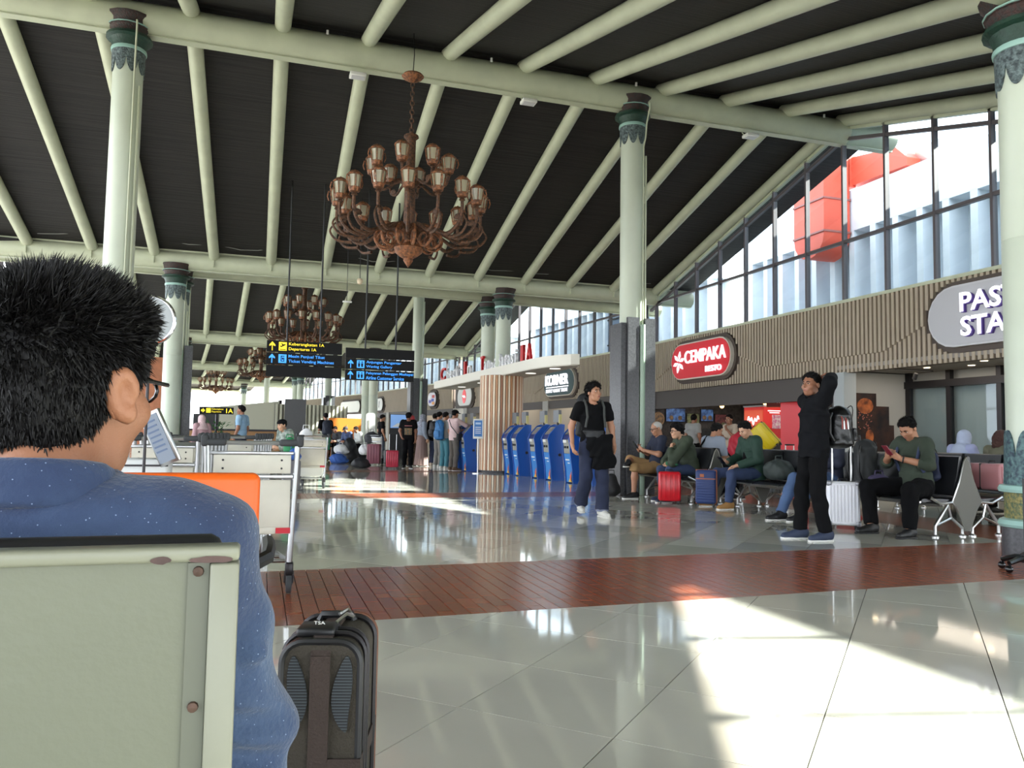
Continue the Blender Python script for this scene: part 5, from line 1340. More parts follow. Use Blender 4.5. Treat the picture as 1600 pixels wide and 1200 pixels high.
# ---------------------------------------------------------------- luggage
def suitcase(label, loc, rz, w, d, h, m, ribs=0, handle=0.0, wheel=0.045, horiz=False, trim=None, group='suitcases', name='suitcase', dark=BLACK):
    t = thing(name, label, 'suitcase', loc, rz, group)
    b = MB().rbox((0,0,wheel+h/2), (w, d, h), min(0.045, d*0.3))
    b.build('shell', m, t)
    if ribs:
        r = MB()
        for k in range(ribs):
            if horiz:
                z = wheel+h*(0.10+0.8*k/(ribs-1)); r.rbox((0,-d/2,z), (w*0.84,0.012,h*0.45/ribs), 0.004).rbox((0,d/2,z), (w*0.84,0.012,h*0.45/ribs), 0.004)
            else:
                x = -w*0.40+0.80*w*k/(ribs-1); r.rbox((x,-d/2,wheel+h/2), (w*0.42/ribs,0.012,h*0.82), 0.004).rbox((x,d/2,wheel+h/2), (w*0.42/ribs,0.012,h*0.82), 0.004)
        r.build('rib', m, t)
    MB().rbox((0,0.0,wheel+h/2), (w+0.004, 0.012, h+0.004), 0.005).build('zip_seam', trim or dark, t)
    for sx in (-1, 1):
        for sy in (-1, 1):
            MB().lathe([(0.0,-0.009),(0.02,-0.009),(0.022,0),(0.02,0.009),(0.0,0.009)], 10, M=Matrix.Translation((sx*(w/2-0.04), sy*(d/2-0.035), 0.022)) @ Matrix.Rotation(PI/2, 4, 'Y')).box((sx*(w/2-0.04), sy*(d/2-0.035), 0.042), (0.03,0.035,0.02)).build('wheel', dark, t)
    MB().tube([(-0.05, 0, wheel+h), (-0.045, 0, wheel+h+0.025), (0.045, 0, wheel+h+0.025), (0.05, 0, wheel+h)], 0.009, 6).build('carry_handle', dark, t)
    if handle:
        a = MB()
        for s in (-1, 1): a.tube([(s*w*0.28, d*0.30, wheel+h-0.03), (s*w*0.28, d*0.30, wheel+h+handle*0.6)], 0.011, 8).tube([(s*w*0.28, d*0.30, wheel+h+handle*0.6), (s*w*0.28, d*0.30, wheel+h+handle)], 0.0085, 8)
        h_ = a.build('telescopic_handle', STEEL, t)
        MB().rbox((0, d*0.30, wheel+h+handle+0.005), (w*0.62, 0.03, 0.028), 0.010).build('grip', dark, h_)
    return t
t = suitcase('silver ribbed aluminium suitcase with raised handle beside the standing man in black', (6.36, 7.42, 0), R_(-32), 0.36, 0.17, 0.50, mat('silver_ribbed_shell', (236, 236, 242), 0.35), 9, 0.53)
m = MB()
for sx in (-1, 1):
    for z in (0.07, 0.52): m.rbox((sx*0.155, -0.06, z), (0.06, 0.07, 0.06), 0.02)
m.build('corner_guard', mat('guard_grey', (150, 150, 156), 0.35, 0.5), t)
RIB = mat('red_glossy_shell', (206, 22, 38), 0.28)
suitcase('bright red hard suitcase standing before the man with hand on chin', (5.98, 10.72, 0), R_(-25), 0.34, 0.20, 0.45, RIB, 5, 0.0)
t = suitcase('navy ribbed suitcase with tan edge between the knees of the man in green jacket', (6.30, 10.20, 0), R_(-38), 0.30, 0.19, 0.50, mat('navy_ribbed_shell', (44, 62, 112), 0.5), 12, 0.0, horiz=True, trim=mat('tan_leather', (170, 96, 62), 0.5))
MB().rbox((0.153, 0, 0.295), (0.012, 0.12, 0.47), 0.005).build('tan_side', _MATS['tan_leather'], t); MB().rbox((-0.05, -0.101, 0.46), (0.06, 0.008, 0.05), 0.003).build('tan_patch', _MATS['tan_leather'], t); MB().box((0, -0.103, 0.415), (0.28, 0.006, 0.012)).build('tan_line', _MATS['tan_leather'], t)
# olive soft case in front
OLIVE = mat('olive_brown_fabric', (58, 52, 42), 0.75, noise=(5, 0.15), bump=(160, 0.3)); STRAP = mat('brown_webbing', (58, 46, 40), 0.8, bump=(200, 0.3)); BRN = mat('brown_piping', (112, 70, 50), 0.6)
t = thing('soft_suitcase', 'olive brown soft suitcase with webbing straps standing at the arm of the man in blue', 'suitcase', (0.178, 1.896, 0), R_(-15))
w, d, h = 0.172, 0.27, 0.515
def prof(w, h, r): return [(x, z+h/2) for x, z in rrect(w, h, r*0.62, 6)]
B = MB().prism(prof(w, h, 0.075), -d/2, d/2, Matrix.Translation((0,0,0.035)) @ FRONT); B.build('body', OLIVE, t, sharp=60)
for y, rr in ((-d/2+0.045, 0.004), (-d/2+0.085, 0.004), (d/2-0.06, 0.005)):
    P = [(x*1.012, y, z*1.0+0.0345+(0.003 if z > h/2 else -0.0)) for x, z in prof(w+0.004, h+0.004, 0.076)]
    MB().tube(P, rr+0.002, 6, closed=True).build('zip_line', DARKMETAL, t)
for y in (-d/2+0.004, d/2-0.004):
    MB().tube([(x, y, z+0.035) for x, z in prof(w-0.004, h-0.002, 0.075)], 0.008, 7, closed=True).build('piping', BRN if y > 0 else BLACK, t)
# vertical strap over the face and top, horizontal strap round the waist
sp = [(0.0, -d/2-0.006, 0.05), (0.0, -d/2-0.006, 0.035+h-0.03), (0.0, -d/2+0.02, 0.035+h+0.004), (0.0, d/2, 0.035+h+0.005)]
m = MB()
for a, b in zip(sp[:-1], sp[1:]):
    A, Bv = Vector(a), Vector(b); n_ = (Bv-A).cross(Vector((1,0,0))).normalized()*0.002
    m.add([A+Vector((-0.021,0,0))-n_, A+Vector((0.021,0,0))-n_, Bv+Vector((0.021,0,0))-n_, Bv+Vector((-0.021,0,0))-n_, A+Vector((-0.021,0,0))+n_, A+Vector((0.021,0,0))+n_, Bv+Vector((0.021,0,0))+n_, Bv+Vector((-0.021,0,0))+n_], [(3,2,1,0),(4,5,6,7),(0,1,5,4),(1,2,6,5),(2,3,7,6),(3,0,4,7)])
m.build('long_strap', STRAP, t)
MB().b2((0.02,-d/2-0.008,0.265),(w/2+0.003,-d/2-0.003,0.305)).b2((w/2-0.001,-d/2-0.006,0.265),(w/2+0.005,d/2,0.305)).build('cross_strap', STRAP, t)
MB().lathe([(0.008,0),(0.007,0.003),(0,0.004)], 12, M=Matrix.Translation((0.0,-d/2-0.009,0.268)) @ Matrix.Rotation(PI/2,4,'X')).build('rivet', STEEL, t)
MESHP = mat('ridged_black_pad', (40, 44, 46), 0.45); ramp_stripes(MESHP, 2, 160, (26, 28, 30), (66, 72, 76), 0.5)
for s in (-1, 1):
    P = []
    for k in range(26):
        a = 2*PI*k/26; z = 0.080*math.sin(a); x = 0.018*math.cos(a)*(1.0+0.28*math.sin(2*a+0.6))-0.005*math.cos(2*a)
        P.append((s*(0.052+x), 0.440+z))
    MB().prism(P, d/2+0.001, d/2+0.006, FRONT).build('footprint_pad', MESHP, t)
MB().rbox((-0.02, -0.07, 0.035+h+0.010), (0.085, 0.075, 0.022), 0.009).build('lock_block', BLACK, t)
label_text('TSA', WHITE, t, -0.01, 0.583, 0.024, 0.007, -0.109, 0.0005)
MB().tube([(0.02,-0.07,0.575),(0.04,-0.05,0.590),(0.05,-0.02,0.578),(0.035,0.0,0.590),(0.02,-0.03,0.585)], 0.004, 5).build('zip_puller', STEEL, t)
MB().tube([(-0.04,0.06,0.55),(-0.035,0.06,0.563),(0.035,0.06,0.563),(0.04,0.06,0.55)], 0.010, 6).build('carry_handle', BLACK, t)
for sx in (-1, 1):
    for y in (-0.09, 0.09): MB().lathe([(0.0,-0.010),(0.022,-0.010),(0.022,0.010),(0.0,0.010)], 12, M=Matrix.Translation((sx*0.06, y, 0.022)) @ Matrix.Rotation(PI/2,4,'Y')).build('wheel', BLACK, t)

# orange padded bench
ORG = mat('orange_vinyl', (238, 100, 22), 0.42, bump=(30, 0.05))
t = thing('padded_bench', 'orange vinyl bench back between the seated man and the luggage trolley', 'bench', (0, 2.46, 0))
MB().rbox((-0.47, 0, 0.735), (0.955, 0.07, 0.285), 0.026, n=5).build('back_pad', ORG, t)
MB().rbox((-0.47, 0.30, 0.415), (0.95, 0.48, 0.08), 0.025).build('seat_pad', ORG, t)
MB().tube([(-0.02,-0.01,0.60),(0.035,0.02,0.625),(0.04,0.14,0.63),(0.04,0.42,0.62),(0.03,0.46,0.56)], 0.022, 8).build('armrest', BLACK, t)
for x in (-0.10, -0.86): MB().tube([(x,0.0,0.62),(x,0.02,0.40),(x,0.04,0.02)], 0.02, 8).tube([(x,0.04,0.37),(x,0.46,0.36),(x,0.48,0.02)], 0.02, 8).build('leg', STEEL, t)

# ---------------------------------------------------------------- luggage trolleys
PANEL = mat('cream_trolley_panel', (212, 208, 194), 0.5, noise=(5, 0.10), bump=(12, 0.05)); ALU = mat('trolley_aluminium', (186, 188, 190), 0.3, 0.9)
def make_trolley(label):
    t = thing('luggage_trolley', label, 'trolley', group='luggage trolleys')
    MB().tube([(-0.27,0.0,0.93),(0.27,0.0,0.93)], 0.014, 10).build('handle_bar', ALU, t)
    for s in (-1, 1):
        MB().rbox((s*0.215,0.0,0.932), (0.13,0.05,0.045), 0.02).rbox((s*0.275,0.0,0.942), (0.045,0.055,0.075), 0.02).build('grip', RUBBER, t)
        MB().tube([(s*0.262,0.0,0.93),(s*0.255,0.03,0.72),(s*0.243,0.05,0.40),(s*0.235,0.07,0.20)], 0.017, 10).build('upright', ALU, t)
    MB().rbox((0,0.022,0.80), (0.45,0.022,0.115), 0.006).build('upper_panel', PANEL, t)
    MB().rbox((0,0.022,0.868), (0.48,0.03,0.022), 0.006).rbox((0,0.024,0.725), (0.48,0.03,0.026), 0.006).build('cross_rail', ALU, t)
    MB().rbox((0,0.045,0.56), (0.455,0.018,0.29), 0.005).build('lower_panel', PANEL, t)
    MB().rbox((0,0.055,0.395), (0.49,0.03,0.045), 0.008).build('bottom_rail', PANEL, t)
    MB().box((0.19,0.037,0.395), (0.085,0.006,0.034)).build('red_reflector', mat('red_reflector', (196, 30, 48), 0.35), t)
    sc = MB()
    for x in (-0.17,0.17):
        for z in (0.775,0.825): sc.lathe([(0.007,0),(0.006,0.004),(0,0.005)], 8, M=Matrix.Translation((x,0.0105,z)) @ Matrix.Rotation(PI/2,4,'X'))
    sc.build('bolt', DARKMETAL, t)
    f = MB()
    for s in (-1, 1): f.tube([(s*0.235,0.06,0.30),(s*0.225,0.28,0.17),(s*0.15,0.78,0.15),(s*0.05,0.86,0.16)], 0.017, 8)
    f.tube([(-0.22,0.30,0.17),(0.22,0.30,0.17)], 0.012, 8).tube([(-0.19,0.55,0.16),(0.19,0.55,0.16)], 0.012, 8).tube([(-0.05,0.86,0.16),(0.05,0.86,0.16)], 0.017, 8)
    for k in range(4): f.tube([(-0.14+0.093*k,0.30,0.18),(-0.09+0.06*k,0.80,0.17)], 0.008, 6)
    f.build('base_frame', ALU, t)
    MB().tube([(-0.10,0.84,0.16),(-0.10,0.88,0.34),(0.10,0.88,0.34),(0.10,0.84,0.16)], 0.010, 8).build('front_stop', ALU, t)
    for x, y in ((-0.235,0.10),(0.235,0.10),(0.0,0.80)):
        wl_ = MB().lathe([(0.0,-0.016),(0.05,-0.018),(0.062,-0.014),(0.065,0.0),(0.062,0.014),(0.05,0.018),(0.0,0.016)], 18, M=Matrix.Translation((x,y,0.066)) @ Matrix.Rotation(PI/2,4,'Y')).build('wheel', RUBBER, t)
        MB().rbox((x,y-0.0,0.155), (0.052,0.085,0.085), 0.015).tube([(x-0.024,y,0.14),(x-0.024,y,0.066)], 0.006, 6).tube([(x+0.024,y,0.14),(x+0.024,y,0.066)], 0.006, 6).lathe([(0.02,-0.022),(0.02,0.022)], 10, M=Matrix.Translation((x,y,0.066)) @ Matrix.Rotation(PI/2,4,'Y')).build('fork', DARKMETAL, wl_)
    return t
tr0 = make_trolley('cream panelled luggage trolley with wheel on the bricks, nearest of all trolleys'); tr0.location = (-0.035, 5.02, 0); tr0.rotation_euler = (0,0,R_(-2))
ORD = ['first','second','third','fourth','fifth','sixth','seventh','eighth']
for i in range(8): 
    o = dup(tr0, (-0.72+0.02*i, 6.7+0.26*i, 0), R_(-3), 'first luggage trolley of the left nested row, its cream panel showing' if i == 0 else 'luggage trolley nested in the left row, %s from its near end' % ORD[i]); o['group'] = 'trolleys of the left nested row'
for i in range(7):
    o = dup(tr0, (-0.30+0.03*i, 8.9+0.26*i, 0), R_(-4), 'first luggage trolley of the right nested row, showing over the nearest trolley' if i == 0 else 'luggage trolley nested in the right row, %s from its near end' % ORD[i]); o['group'] = 'trolleys of the right nested row'
dup(tr0, (0.90, 14.3, 0), R_(8), 'luggage trolley loaded with white bags on the sunlit floor beyond')
def bag(name, label, loc, m, size, cat='bag', seed=1.0, res=0.016, group=None, handles=True):
    t = thing(name, label, cat, loc, 0.0, group)
    sdf_obj('bag_body', surface([ell((0,0,size[2]*0.45), (size[0]/2,size[1]/2,size[2]*0.5)), ell((size[0]*0.1,0,size[2]*0.25), (size[0]*0.52,size[1]*0.52,size[2]*0.25))], res, 0.05, folds(0.010, 0.7, seed), [((0,0,0), (0,0,-1))]), m, t)
    if handles: MB().tube([(-0.06,0,size[2]*0.88),(-0.05,0,size[2]*1.1),(0.05,0,size[2]*1.1),(0.06,0,size[2]*0.88)], 0.009, 5).build('handle', m, t)
    return t
WBAG = mat('white_plastic_bag', (222, 222, 224), 0.5); BLKBAG = mat('black_nylon', (28, 28, 32), 0.6); GRNBAG = mat('green_cloth_bag', (40, 130, 80), 0.7); BLUBAG = mat('blue_cloth_bag', (52, 92, 168), 0.7)
suitcase('white suitcase lying under the white bags on the loaded trolley', (0.90, 14.72, 0.17), 0, 0.44, 0.40, 0.52, WHITE, 0, 0, 0.03)
bag('plastic_bag', 'crumpled white plastic bag on top of the loaded trolley, upright one', (0.80, 14.66, 0.73), WBAG, (0.26,0.22,0.36), seed=2.0)
bag('cloth_bag', 'striped whitish bag lying on top of the loaded trolley at its end', (1.02, 14.74, 0.73), mat('cream_cloth_bag', (206, 204, 190), 0.7), (0.30,0.24,0.26), seed=3.0)
bag('cloth_bag', 'green cloth bag hanging beside the white bag near the loaded trolley', (0.50, 14.2, 0.62), GRNBAG, (0.20,0.14,0.30), seed=4.0)
bag('cloth_bag', 'blue bag low beside the green bag near the loaded trolley', (0.58, 14.0, 0.52), BLUBAG, (0.20,0.14,0.22), seed=5.0)
for x, y, z in ((0.50,14.2,0.0),(0.58,14.0,0.0)): pass
t = thing('luggage_stack', 'low grey hard case standing beside the loaded trolley', 'suitcase', (0.54, 14.1, 0), 0.0); MB().rbox((0,0,0.26), (0.30,0.42,0.51), 0.03).build('shell', mat('mid_grey_case', (108, 108, 112), 0.5), t); MB().tube([(-0.05,0,0.51),(-0.04,0,0.54),(0.04,0,0.54),(0.05,0,0.51)], 0.008, 6).build('carry_handle', BLACK, t); t.name = 'suitcase'
# info stand and ringed disc
t = thing('info_stand', 'white info stand with tilted framed sheet beside the face of the man in blue', 'stand', (-0.62, 4.75, 0), R_(0))
MB().rbox((-0.02,0.05,0.42), (0.34,0.26,0.84), 0.02).build('cabinet', mat('stand_white', (206, 208, 208), 0.4), t)
Tm = Matrix.Translation((0.11, -0.14, 0.955)) @ Matrix.Rotation(R_(-24), 4, 'Y') @ Matrix.Rotation(R_(-50), 4, 'Z')
f = MB().rbox((0,0,0), (0.18,0.02,0.30), 0.006, M=Tm).build('frame', STEEL, t)
MB().box((0,-0.011,0), (0.145,0.004,0.265), M=Tm).build('sheet', mat('sheet_blue_grey', (128, 138, 152), 0.4), f)
m = MB()
for k in range(7): m.box((-0.01,-0.0135,0.10-0.028*k), (0.10,0.001,0.010), M=Tm)
m.build('text_line', mat('sheet_dark_text', (92, 108, 136), 0.5), f)
MB().b2((-0.19,-0.085,0.80),(0.15,-0.080,0.81)).build('painted_shadow_gap', DARKMETAL, t)  # dark strip on the cabinet front, painting the shadow of a gap
label_text('RA', mat('stand_lettering', (90, 110, 140), 0.5), t, 0.08, 0.72, 0.06, 0.03, -0.082, 0.001)
t = thing('round_sign', 'round pale disc with chrome ring on a pole, half behind the hair of the man', 'sign', (-0.505, 3.95, 0), R_(-8))
MB().tube([(0,0.02,0.02),(0,0.02,1.42)], 0.007, 8).build('pole', DARKMETAL, t); MB().lathe([(0.16,0),(0.16,0.015),(0.03,0.03),(0.0,0.03)], 20).build('base', STEEL, t)
MB().lathe([(0.0,-0.008),(0.104,-0.008),(0.104,0.008),(0.0,0.008)], 32, M=Matrix.Translation((0,0,1.505)) @ Matrix.Rotation(PI/2,4,'X')).build('disc', mat('pale_disc', (150, 156, 158), 0.35), t)
MB().tube([(0.110*math.cos(2*PI*k/36),0,1.505+0.110*math.sin(2*PI*k/36)) for k in range(36)], 0.009, 10, closed=True).build('ring', CHROME, t)

# ---------------------------------------------------------------- airport seats on the right
PADB = mat('black_seat_pad', (30, 31, 35), 0.38, bump=(30, 0.1)); PERF = mat('perforated_steel', (78, 78, 74), 0.5, 0.2)
def perf(m):
    nt = m.node_tree; b = nt.nodes['Principled BSDF']; tc = nt.nodes.new('ShaderNodeTexCoord'); v = nt.nodes.new('ShaderNodeTexVoronoi'); v.inputs['Scale'].default_value = 110; v.inputs['Randomness'].default_value = 0
    r = nt.nodes.new('ShaderNodeValToRGB'); r.color_ramp.elements[0].position = 0.28; r.color_ramp.elements[1].position = 0.34; r.color_ramp.elements[0].color = lin((40,40,38)); r.color_ramp.elements[1].color = lin((92,92,86))
    nt.links.new(tc.outputs['Object'], v.inputs[0]); nt.links.new(v.outputs['Distance'], r.inputs[0]); nt.links.new(r.outputs[0], b.inputs['Base Color'])
perf(PERF)
def seat_row(label, x, y0, n, pitch=0.60):
    """two rows of seats back to back along y; row one faces -x"""
    t = thing('seat_bank', label, 'bench', (x, y0, 0), 0.0, 'airport seat banks')
    L = n*pitch
    for s in (-1, 1): MB().tube([(s*0.30,0.04,0.34),(s*0.30,L-0.04,0.34)], 0.03, 8).build('beam', STEEL, t)
    XZ = Matrix(((1,0,0,0),(0,0,1,0),(0,1,0,0),(0,0,0,1)))       # outline in (x, z), extruded along y
    def wavy(P, th):
        return MB()
    sm = {}
    for s in (-1, 1):
        so = [(s*0.12,0.370),(s*0.16,0.360),(s*0.50,0.375),(s*0.575,0.365),(s*0.60,0.38),(s*0.58,0.402),(s*0.50,0.408),(s*0.17,0.395),(s*0.12,0.40)]
        bo = [(s*0.15,0.43),(s*0.135,0.47),(s*0.075,0.66),(s*0.03,0.83),(s*0.045,0.86),(s*0.075,0.85),(s*0.105,0.68),(s*0.165,0.46)]
        a = MB().prism(so, -pitch/2+0.02, pitch/2-0.02, XZ).mesh('seat', PADB, 50); b = MB().prism(bo, -pitch/2+0.02, pitch/2-0.02, XZ).mesh('backrest', PADB, 50)
        e = MB().tube([(s*0.61,-pitch/2+0.02,0.37),(s*0.61,pitch/2-0.02,0.37)], 0.012, 6).mesh('seat_edge', STEEL)
        for k in range(n):
            y = (k+0.5)*pitch; put('seat', a, t, (0,y,0)); q = put('backrest', b, t, (0,y,0)); put('seat_edge', e, t, (0,y,0))
    pol = [(0,0.845),(-0.03,0.80),(-0.10,0.58),(-0.20,0.37),(-0.14,0.30),(-0.03,0.06),(0.03,0.06),(0.14,0.30),(0.20,0.37),(0.10,0.58),(0.03,0.80)]
    for y in (0.0, L):
        MB().prism(pol, -0.012, 0.012, Matrix.Translation((0,y,0)) @ XZ).build('end_panel', PERF, t, sharp=20)
        MB().tube([(px, y, pz) for px, pz in pol], 0.012, 6, closed=True).build('panel_edge', STEEL, t)
        m = MB()
        for s in (-1, 1):
            m.tube([(s*0.50,y,0.415),(s*0.35,y,0.35),(s*0.20,y,0.36)], 0.016, 6).tube([(s*0.26,y,0.34),(s*0.44,y,0.12),(s*0.44,y,0.02)], 0.018, 8).tube([(s*0.22,y,0.20),(s*0.44,y,0.12)], 0.014, 6).tube([(s*0.22,y,0.20),(s*0.07,y,0.09),(s*0.07,y,0.02)], 0.016, 8).tube([(s*0.26,y,0.34),(s*0.22,y,0.20)], 0.014, 6).lathe([(0.04,0),(0.04,0.012),(0.018,0.03)], 12, (s*0.44,y,0)).lathe([(0.04,0),(0.04,0.012),(0.018,0.03)], 12, (s*0.07,y,0))
        m.build('leg_frame', STEEL, t)
    y = L/2; m = MB()
    for s in (-1, 1): m.tube([(s*0.30,y,0.34),(s*0.40,y,0.05),(s*0.40,y,0.0)], 0.018, 8).lathe([(0.04,0),(0.04,0.012),(0.018,0.03)], 12, (s*0.40,y,0))
    m.build('middle_leg', STEEL, t)
    return t
seat_row('near bank of black seats with perforated end panel beside the olive shirted man', 7.28, 6.60, 6)
seat_row('far bank of black seats under the old man and the man with hand on chin', 6.75, 10.64, 2, 0.72)
seat_row('black seats further right where two women sit with their backs to us', 9.3, 6.6, 5)
# ---------------------------------------------------------------- people on the right
BLK = mat('black_cloth', (14, 14, 16), 0.9, spec=0.15); DBLK = mat('black_jacket_cloth', (17, 18, 22), 0.85, noise=(8, 0.2), spec=0.15); DENIM = mat('dark_denim', (36, 42, 66), 0.9, noise=(6, 0.2), bump=(150, 0.2)); BDENIM = mat('blue_denim', (82, 106, 146), 0.9, noise=(5, 0.2), bump=(150, 0.2))
NDENIM = mat('navy_denim', (56, 70, 104), 0.9, noise=(5, 0.2)); OLV = mat('dark_olive_cotton', (52, 62, 50), 0.85, noise=(6, 0.12), bump=(90, 0.15)); GJK = mat('bottle_green_jacket', (30, 60, 48), 0.75, noise=(6, 0.15)); OJK = mat('army_green_jacket', (58, 68, 52), 0.8, noise=(6, 0.15))
NVY = mat('navy_polo', (32, 38, 58), 0.85); KHK = mat('khaki_cotton', (150, 118, 78), 0.85); LGRY = mat('pale_blue_grey_cotton', (150, 158, 172), 0.85); BEI = mat('beige_cotton', (184, 168, 150), 0.85); GRYT = mat('grey_cotton', (150, 150, 148), 0.85)
BSHOE = mat('black_shoe', (24, 24, 26), 0.5); WSHOE = mat('off_white_shoe', (206, 204, 196), 0.6); NSHOE = mat('navy_mesh_shoe', (44, 54, 78), 0.7); TSHOE = mat('tan_suede_shoe', (164, 122, 72), 0.85); DSOLE = mat('dark_sole', (34, 34, 36), 0.6)
PHONE = mat('phone_black', (18, 18, 20), 0.2); SCRN = emi('phone_screen_glow', (120, 140, 170), 0.4)
def phone(label, parent_person, p, yaw=0.0, pitch=0.9, case=PHONE):
    """a phone held in front of a person; p is in that person's frame"""
    M_ = Matrix.Translation(parent_person.location) @ Matrix.Rotation(parent_person.rotation_euler.z, 4, 'Z') @ Matrix.Translation(Vector(p)*parent_person.scale[0])
    t = bpy.data.objects.new('phone', None); COL.objects.link(t); tag(t, label, 'phone')
    t.matrix_world = M_ @ Matrix.Rotation(yaw, 4, 'Z') @ Matrix.Rotation(pitch, 4, 'X')
    MB().rbox((0,0,0), (0.074,0.012,0.15), 0.005).build('case', case, t); MB().box((0,-0.0065,0), (0.066,0.001,0.138)).build('screen', SCRN, t)
    return t
def worn(bp, person_o, p, rz=0.0):
    M_ = Matrix.Translation(person_o.location) @ Matrix.Rotation(person_o.rotation_euler.z, 4, 'Z') @ Matrix.Translation(Vector(p)*person_o.scale[0])
    bp.location = M_.to_translation(); bp.rotation_euler = (0,0,person_o.rotation_euler.z+rz)
# walking man with big backpack
J = stand(an_r=(0.10,-0.19,0.14), to_r=(0.12,-0.04,0.075), kn_r=(0.10,0.05,0.50), an_l=(-0.09,0.14,0.085), to_l=(-0.12,0.31,0.04), kn_l=(-0.095,0.12,0.49),
          el_r=(0.262,-0.09,1.13), wr_r=(0.275,0.03,0.89), ha_r=(0.265,0.08,0.80), el_l=(-0.262,-0.05,1.12), wr_l=(-0.28,0.02,0.87), ha_l=(-0.27,0.06,0.78), sh_r=(0.185,-0.01,1.385), sh_l=(-0.185,-0.01,1.385))
wk = person('young man walking towards us in black tee and dark jeans with a large backpack', (4.05, 9.23, 0), R_(172), J, head=(0.50, 0.10, 0.0), skin=SKIN, hair='mop', top='tee', topm=BLK, bottom='wide', botm=DENIM, shoe=WSHOE, sole=WSHOE, res=0.0115, sleeve=0.66, hem=0.02, bulk=0.94)
for s in 'rl':
    a = J['an_'+s]; k_ = J['kn_'+s]; d_ = unit(a-k_)
    sdf_obj('turned_up_cuff', surface([cone(a-d_*0.045, a+d_*0.015, 0.078, 0.080, True)], 0.009, 0.01, None, [(a-d_*0.05, -d_)]), mat('cuff_denim', (118, 124, 144), 0.9), wk)
b = backpack('backpack', 'large black hiking backpack on the back of the walking man', (0,0,0), PI, mat('hiking_pack_black', (24, 26, 28), 0.7, noise=(8, 0.3)), (0.33,0.22,0.60)); worn(b, wk, (0.0,-0.225,0.98))
t = thing('waist_pack', 'black waist pack and folded jacket tied round the walking man', 'bag', (0,0,0)); worn(t, wk, (0,0,0))
sdf_obj('pouch', surface([ecyl(V3(0.02,0.135,1.08), V3(0.02,0.14,0.99), (0.14,0.045), (0.12,0.05), V3(1,0,0))], 0.011, 0.03, folds(0.004)), mat('pouch_black', (34, 35, 38), 0.6), t)
sdf_obj('hanging_jacket', surface([ecyl(V3(-0.07,0.115,1.02), V3(-0.12,0.16,0.60), (0.13,0.07), (0.15,0.055), V3(1,0,0)), ecyl(V3(-0.02,0.13,1.0), V3(-0.03,0.16,0.75), (0.15,0.05), (0.12,0.05), V3(1,0,0))], 0.012, 0.03, folds(0.010, 0.8)), BLK, t)
STR = mat('grey_strap', (64, 66, 64), 0.8)
for s in (-1, 1):
    MB().tube([(s*0.10,-0.10,1.44),(s*0.115,0.0,1.465),(s*0.115,0.10,1.38),(s*0.11,0.135,1.25),(s*0.13,0.12,1.12)], 0.015, 8).build('shoulder_strap', STR, t)
# standing man in black, hands behind his head
J = stand(el_l=(-0.295,0.0,1.575), wr_l=(-0.135,-0.115,1.64), ha_l=(-0.045,-0.105,1.615), el_r=(0.27,-0.16,1.53), wr_r=(0.13,-0.09,1.61), ha_r=(0.06,-0.09,1.595), sh_l=(-0.17,-0.01,1.405), sh_r=(0.17,-0.01,1.405),
          an_r=(0.10,0.10,0.085), to_r=(0.12,0.27,0.04), kn_r=(0.095,0.08,0.49), an_l=(-0.10,-0.06,0.085), to_l=(-0.12,0.11,0.04))
st = person('man in black suit standing in profile, both hands raised behind his head', (5.36, 6.66, 0), R_(82), J, head=(0.35, 0.06, 0.0), skin=SKIN2, hair='short', top='jacket', topm=DBLK, bottom='trousers', botm=BLK, shoe=NSHOE, res=0.0115, hem=0.10, bulk=0.98, hands={'l': dict(n=V3(0.2,0.9,0), curl=0.5), 'r': dict(n=V3(0,0.9,0), curl=0.5)}, fold=0.005)
LEA = mat('black_shiny_leather', (12, 12, 14), 0.35, bump=(26, 0.25))
b = backpack('backpack', 'shiny black leather backpack with red charms worn by the standing man', (0,0,0), 0, LEA, (0.30,0.27,0.44)); worn(b, st, (-0.01,-0.27,0.92), 0.0); b.rotation_euler.z += 0.0
CHARM = mat('red_charm', (150, 60, 50), 0.5)
for k in range(4): MB().tube([(-0.125,0.05-0.02*k,0.34),(-0.145,0.05-0.02*k,0.30-0.03*(k%2)),(-0.146,0.05-0.022*k,0.20)], 0.006, 5).build('charm', CHARM if k % 2 == 0 else STEEL, b)
# seated man in olive shirt with phone
def phone_hands(): return {'r': dict(n=V3(-0.6,-0.5,0.6), curl=0.7), 'l': dict(n=V3(0.6,-0.5,0.6), curl=0.7)}
J = sit(0.10, 0.12, kn_r=(0.25,0.44,0.50), an_r=(0.14,0.50,0.09), to_r=(0.16,0.67,0.04), kn_l=(-0.31,0.42,0.50), an_l=(-0.30,0.42,0.09), to_l=(-0.32,0.59,0.04), hi_l=(-0.12,0.02,0.51), hi_r=(0.11,0.02,0.51),
        el_r=(0.27,0.14,0.77), wr_r=(0.09,0.31,0.83), ha_r=(0.04,0.36,0.88), el_l=(-0.29,0.13,0.76), wr_l=(-0.08,0.30,0.82), ha_l=(-0.03,0.355,0.87))
p4 = person('heavyset man in dark olive shirt seated on the nearest seats looking down at a phone', (6.90, 6.90, 0), R_(92), J, head=(0.12, -0.62, 0.0), skin=SKIN, hair='short', top='shirt', topm=OLV, bottom='trousers', botm=BLK, shoe=BSHOE, sole=DSOLE, res=0.0115, sleeve=1.35, bulk=1.13, hands=phone_hands(), fold=0.005)
phone('black phone in a red edged case held by the olive shirted man', p4, (0.0, 0.40, 0.905), 0.0, -0.75, mat('red_phone_case', (120, 30, 44), 0.4))
t = thing('wristwatch', 'dark wristwatch on the arm of the olive shirted man', 'watch', (0,0,0)); worn(t, p4, (0,0,0))
w_ = J['wr_l']-(J['wr_l']-J['el_l'])*0.10; d_ = unit(J['wr_l']-J['el_l'])
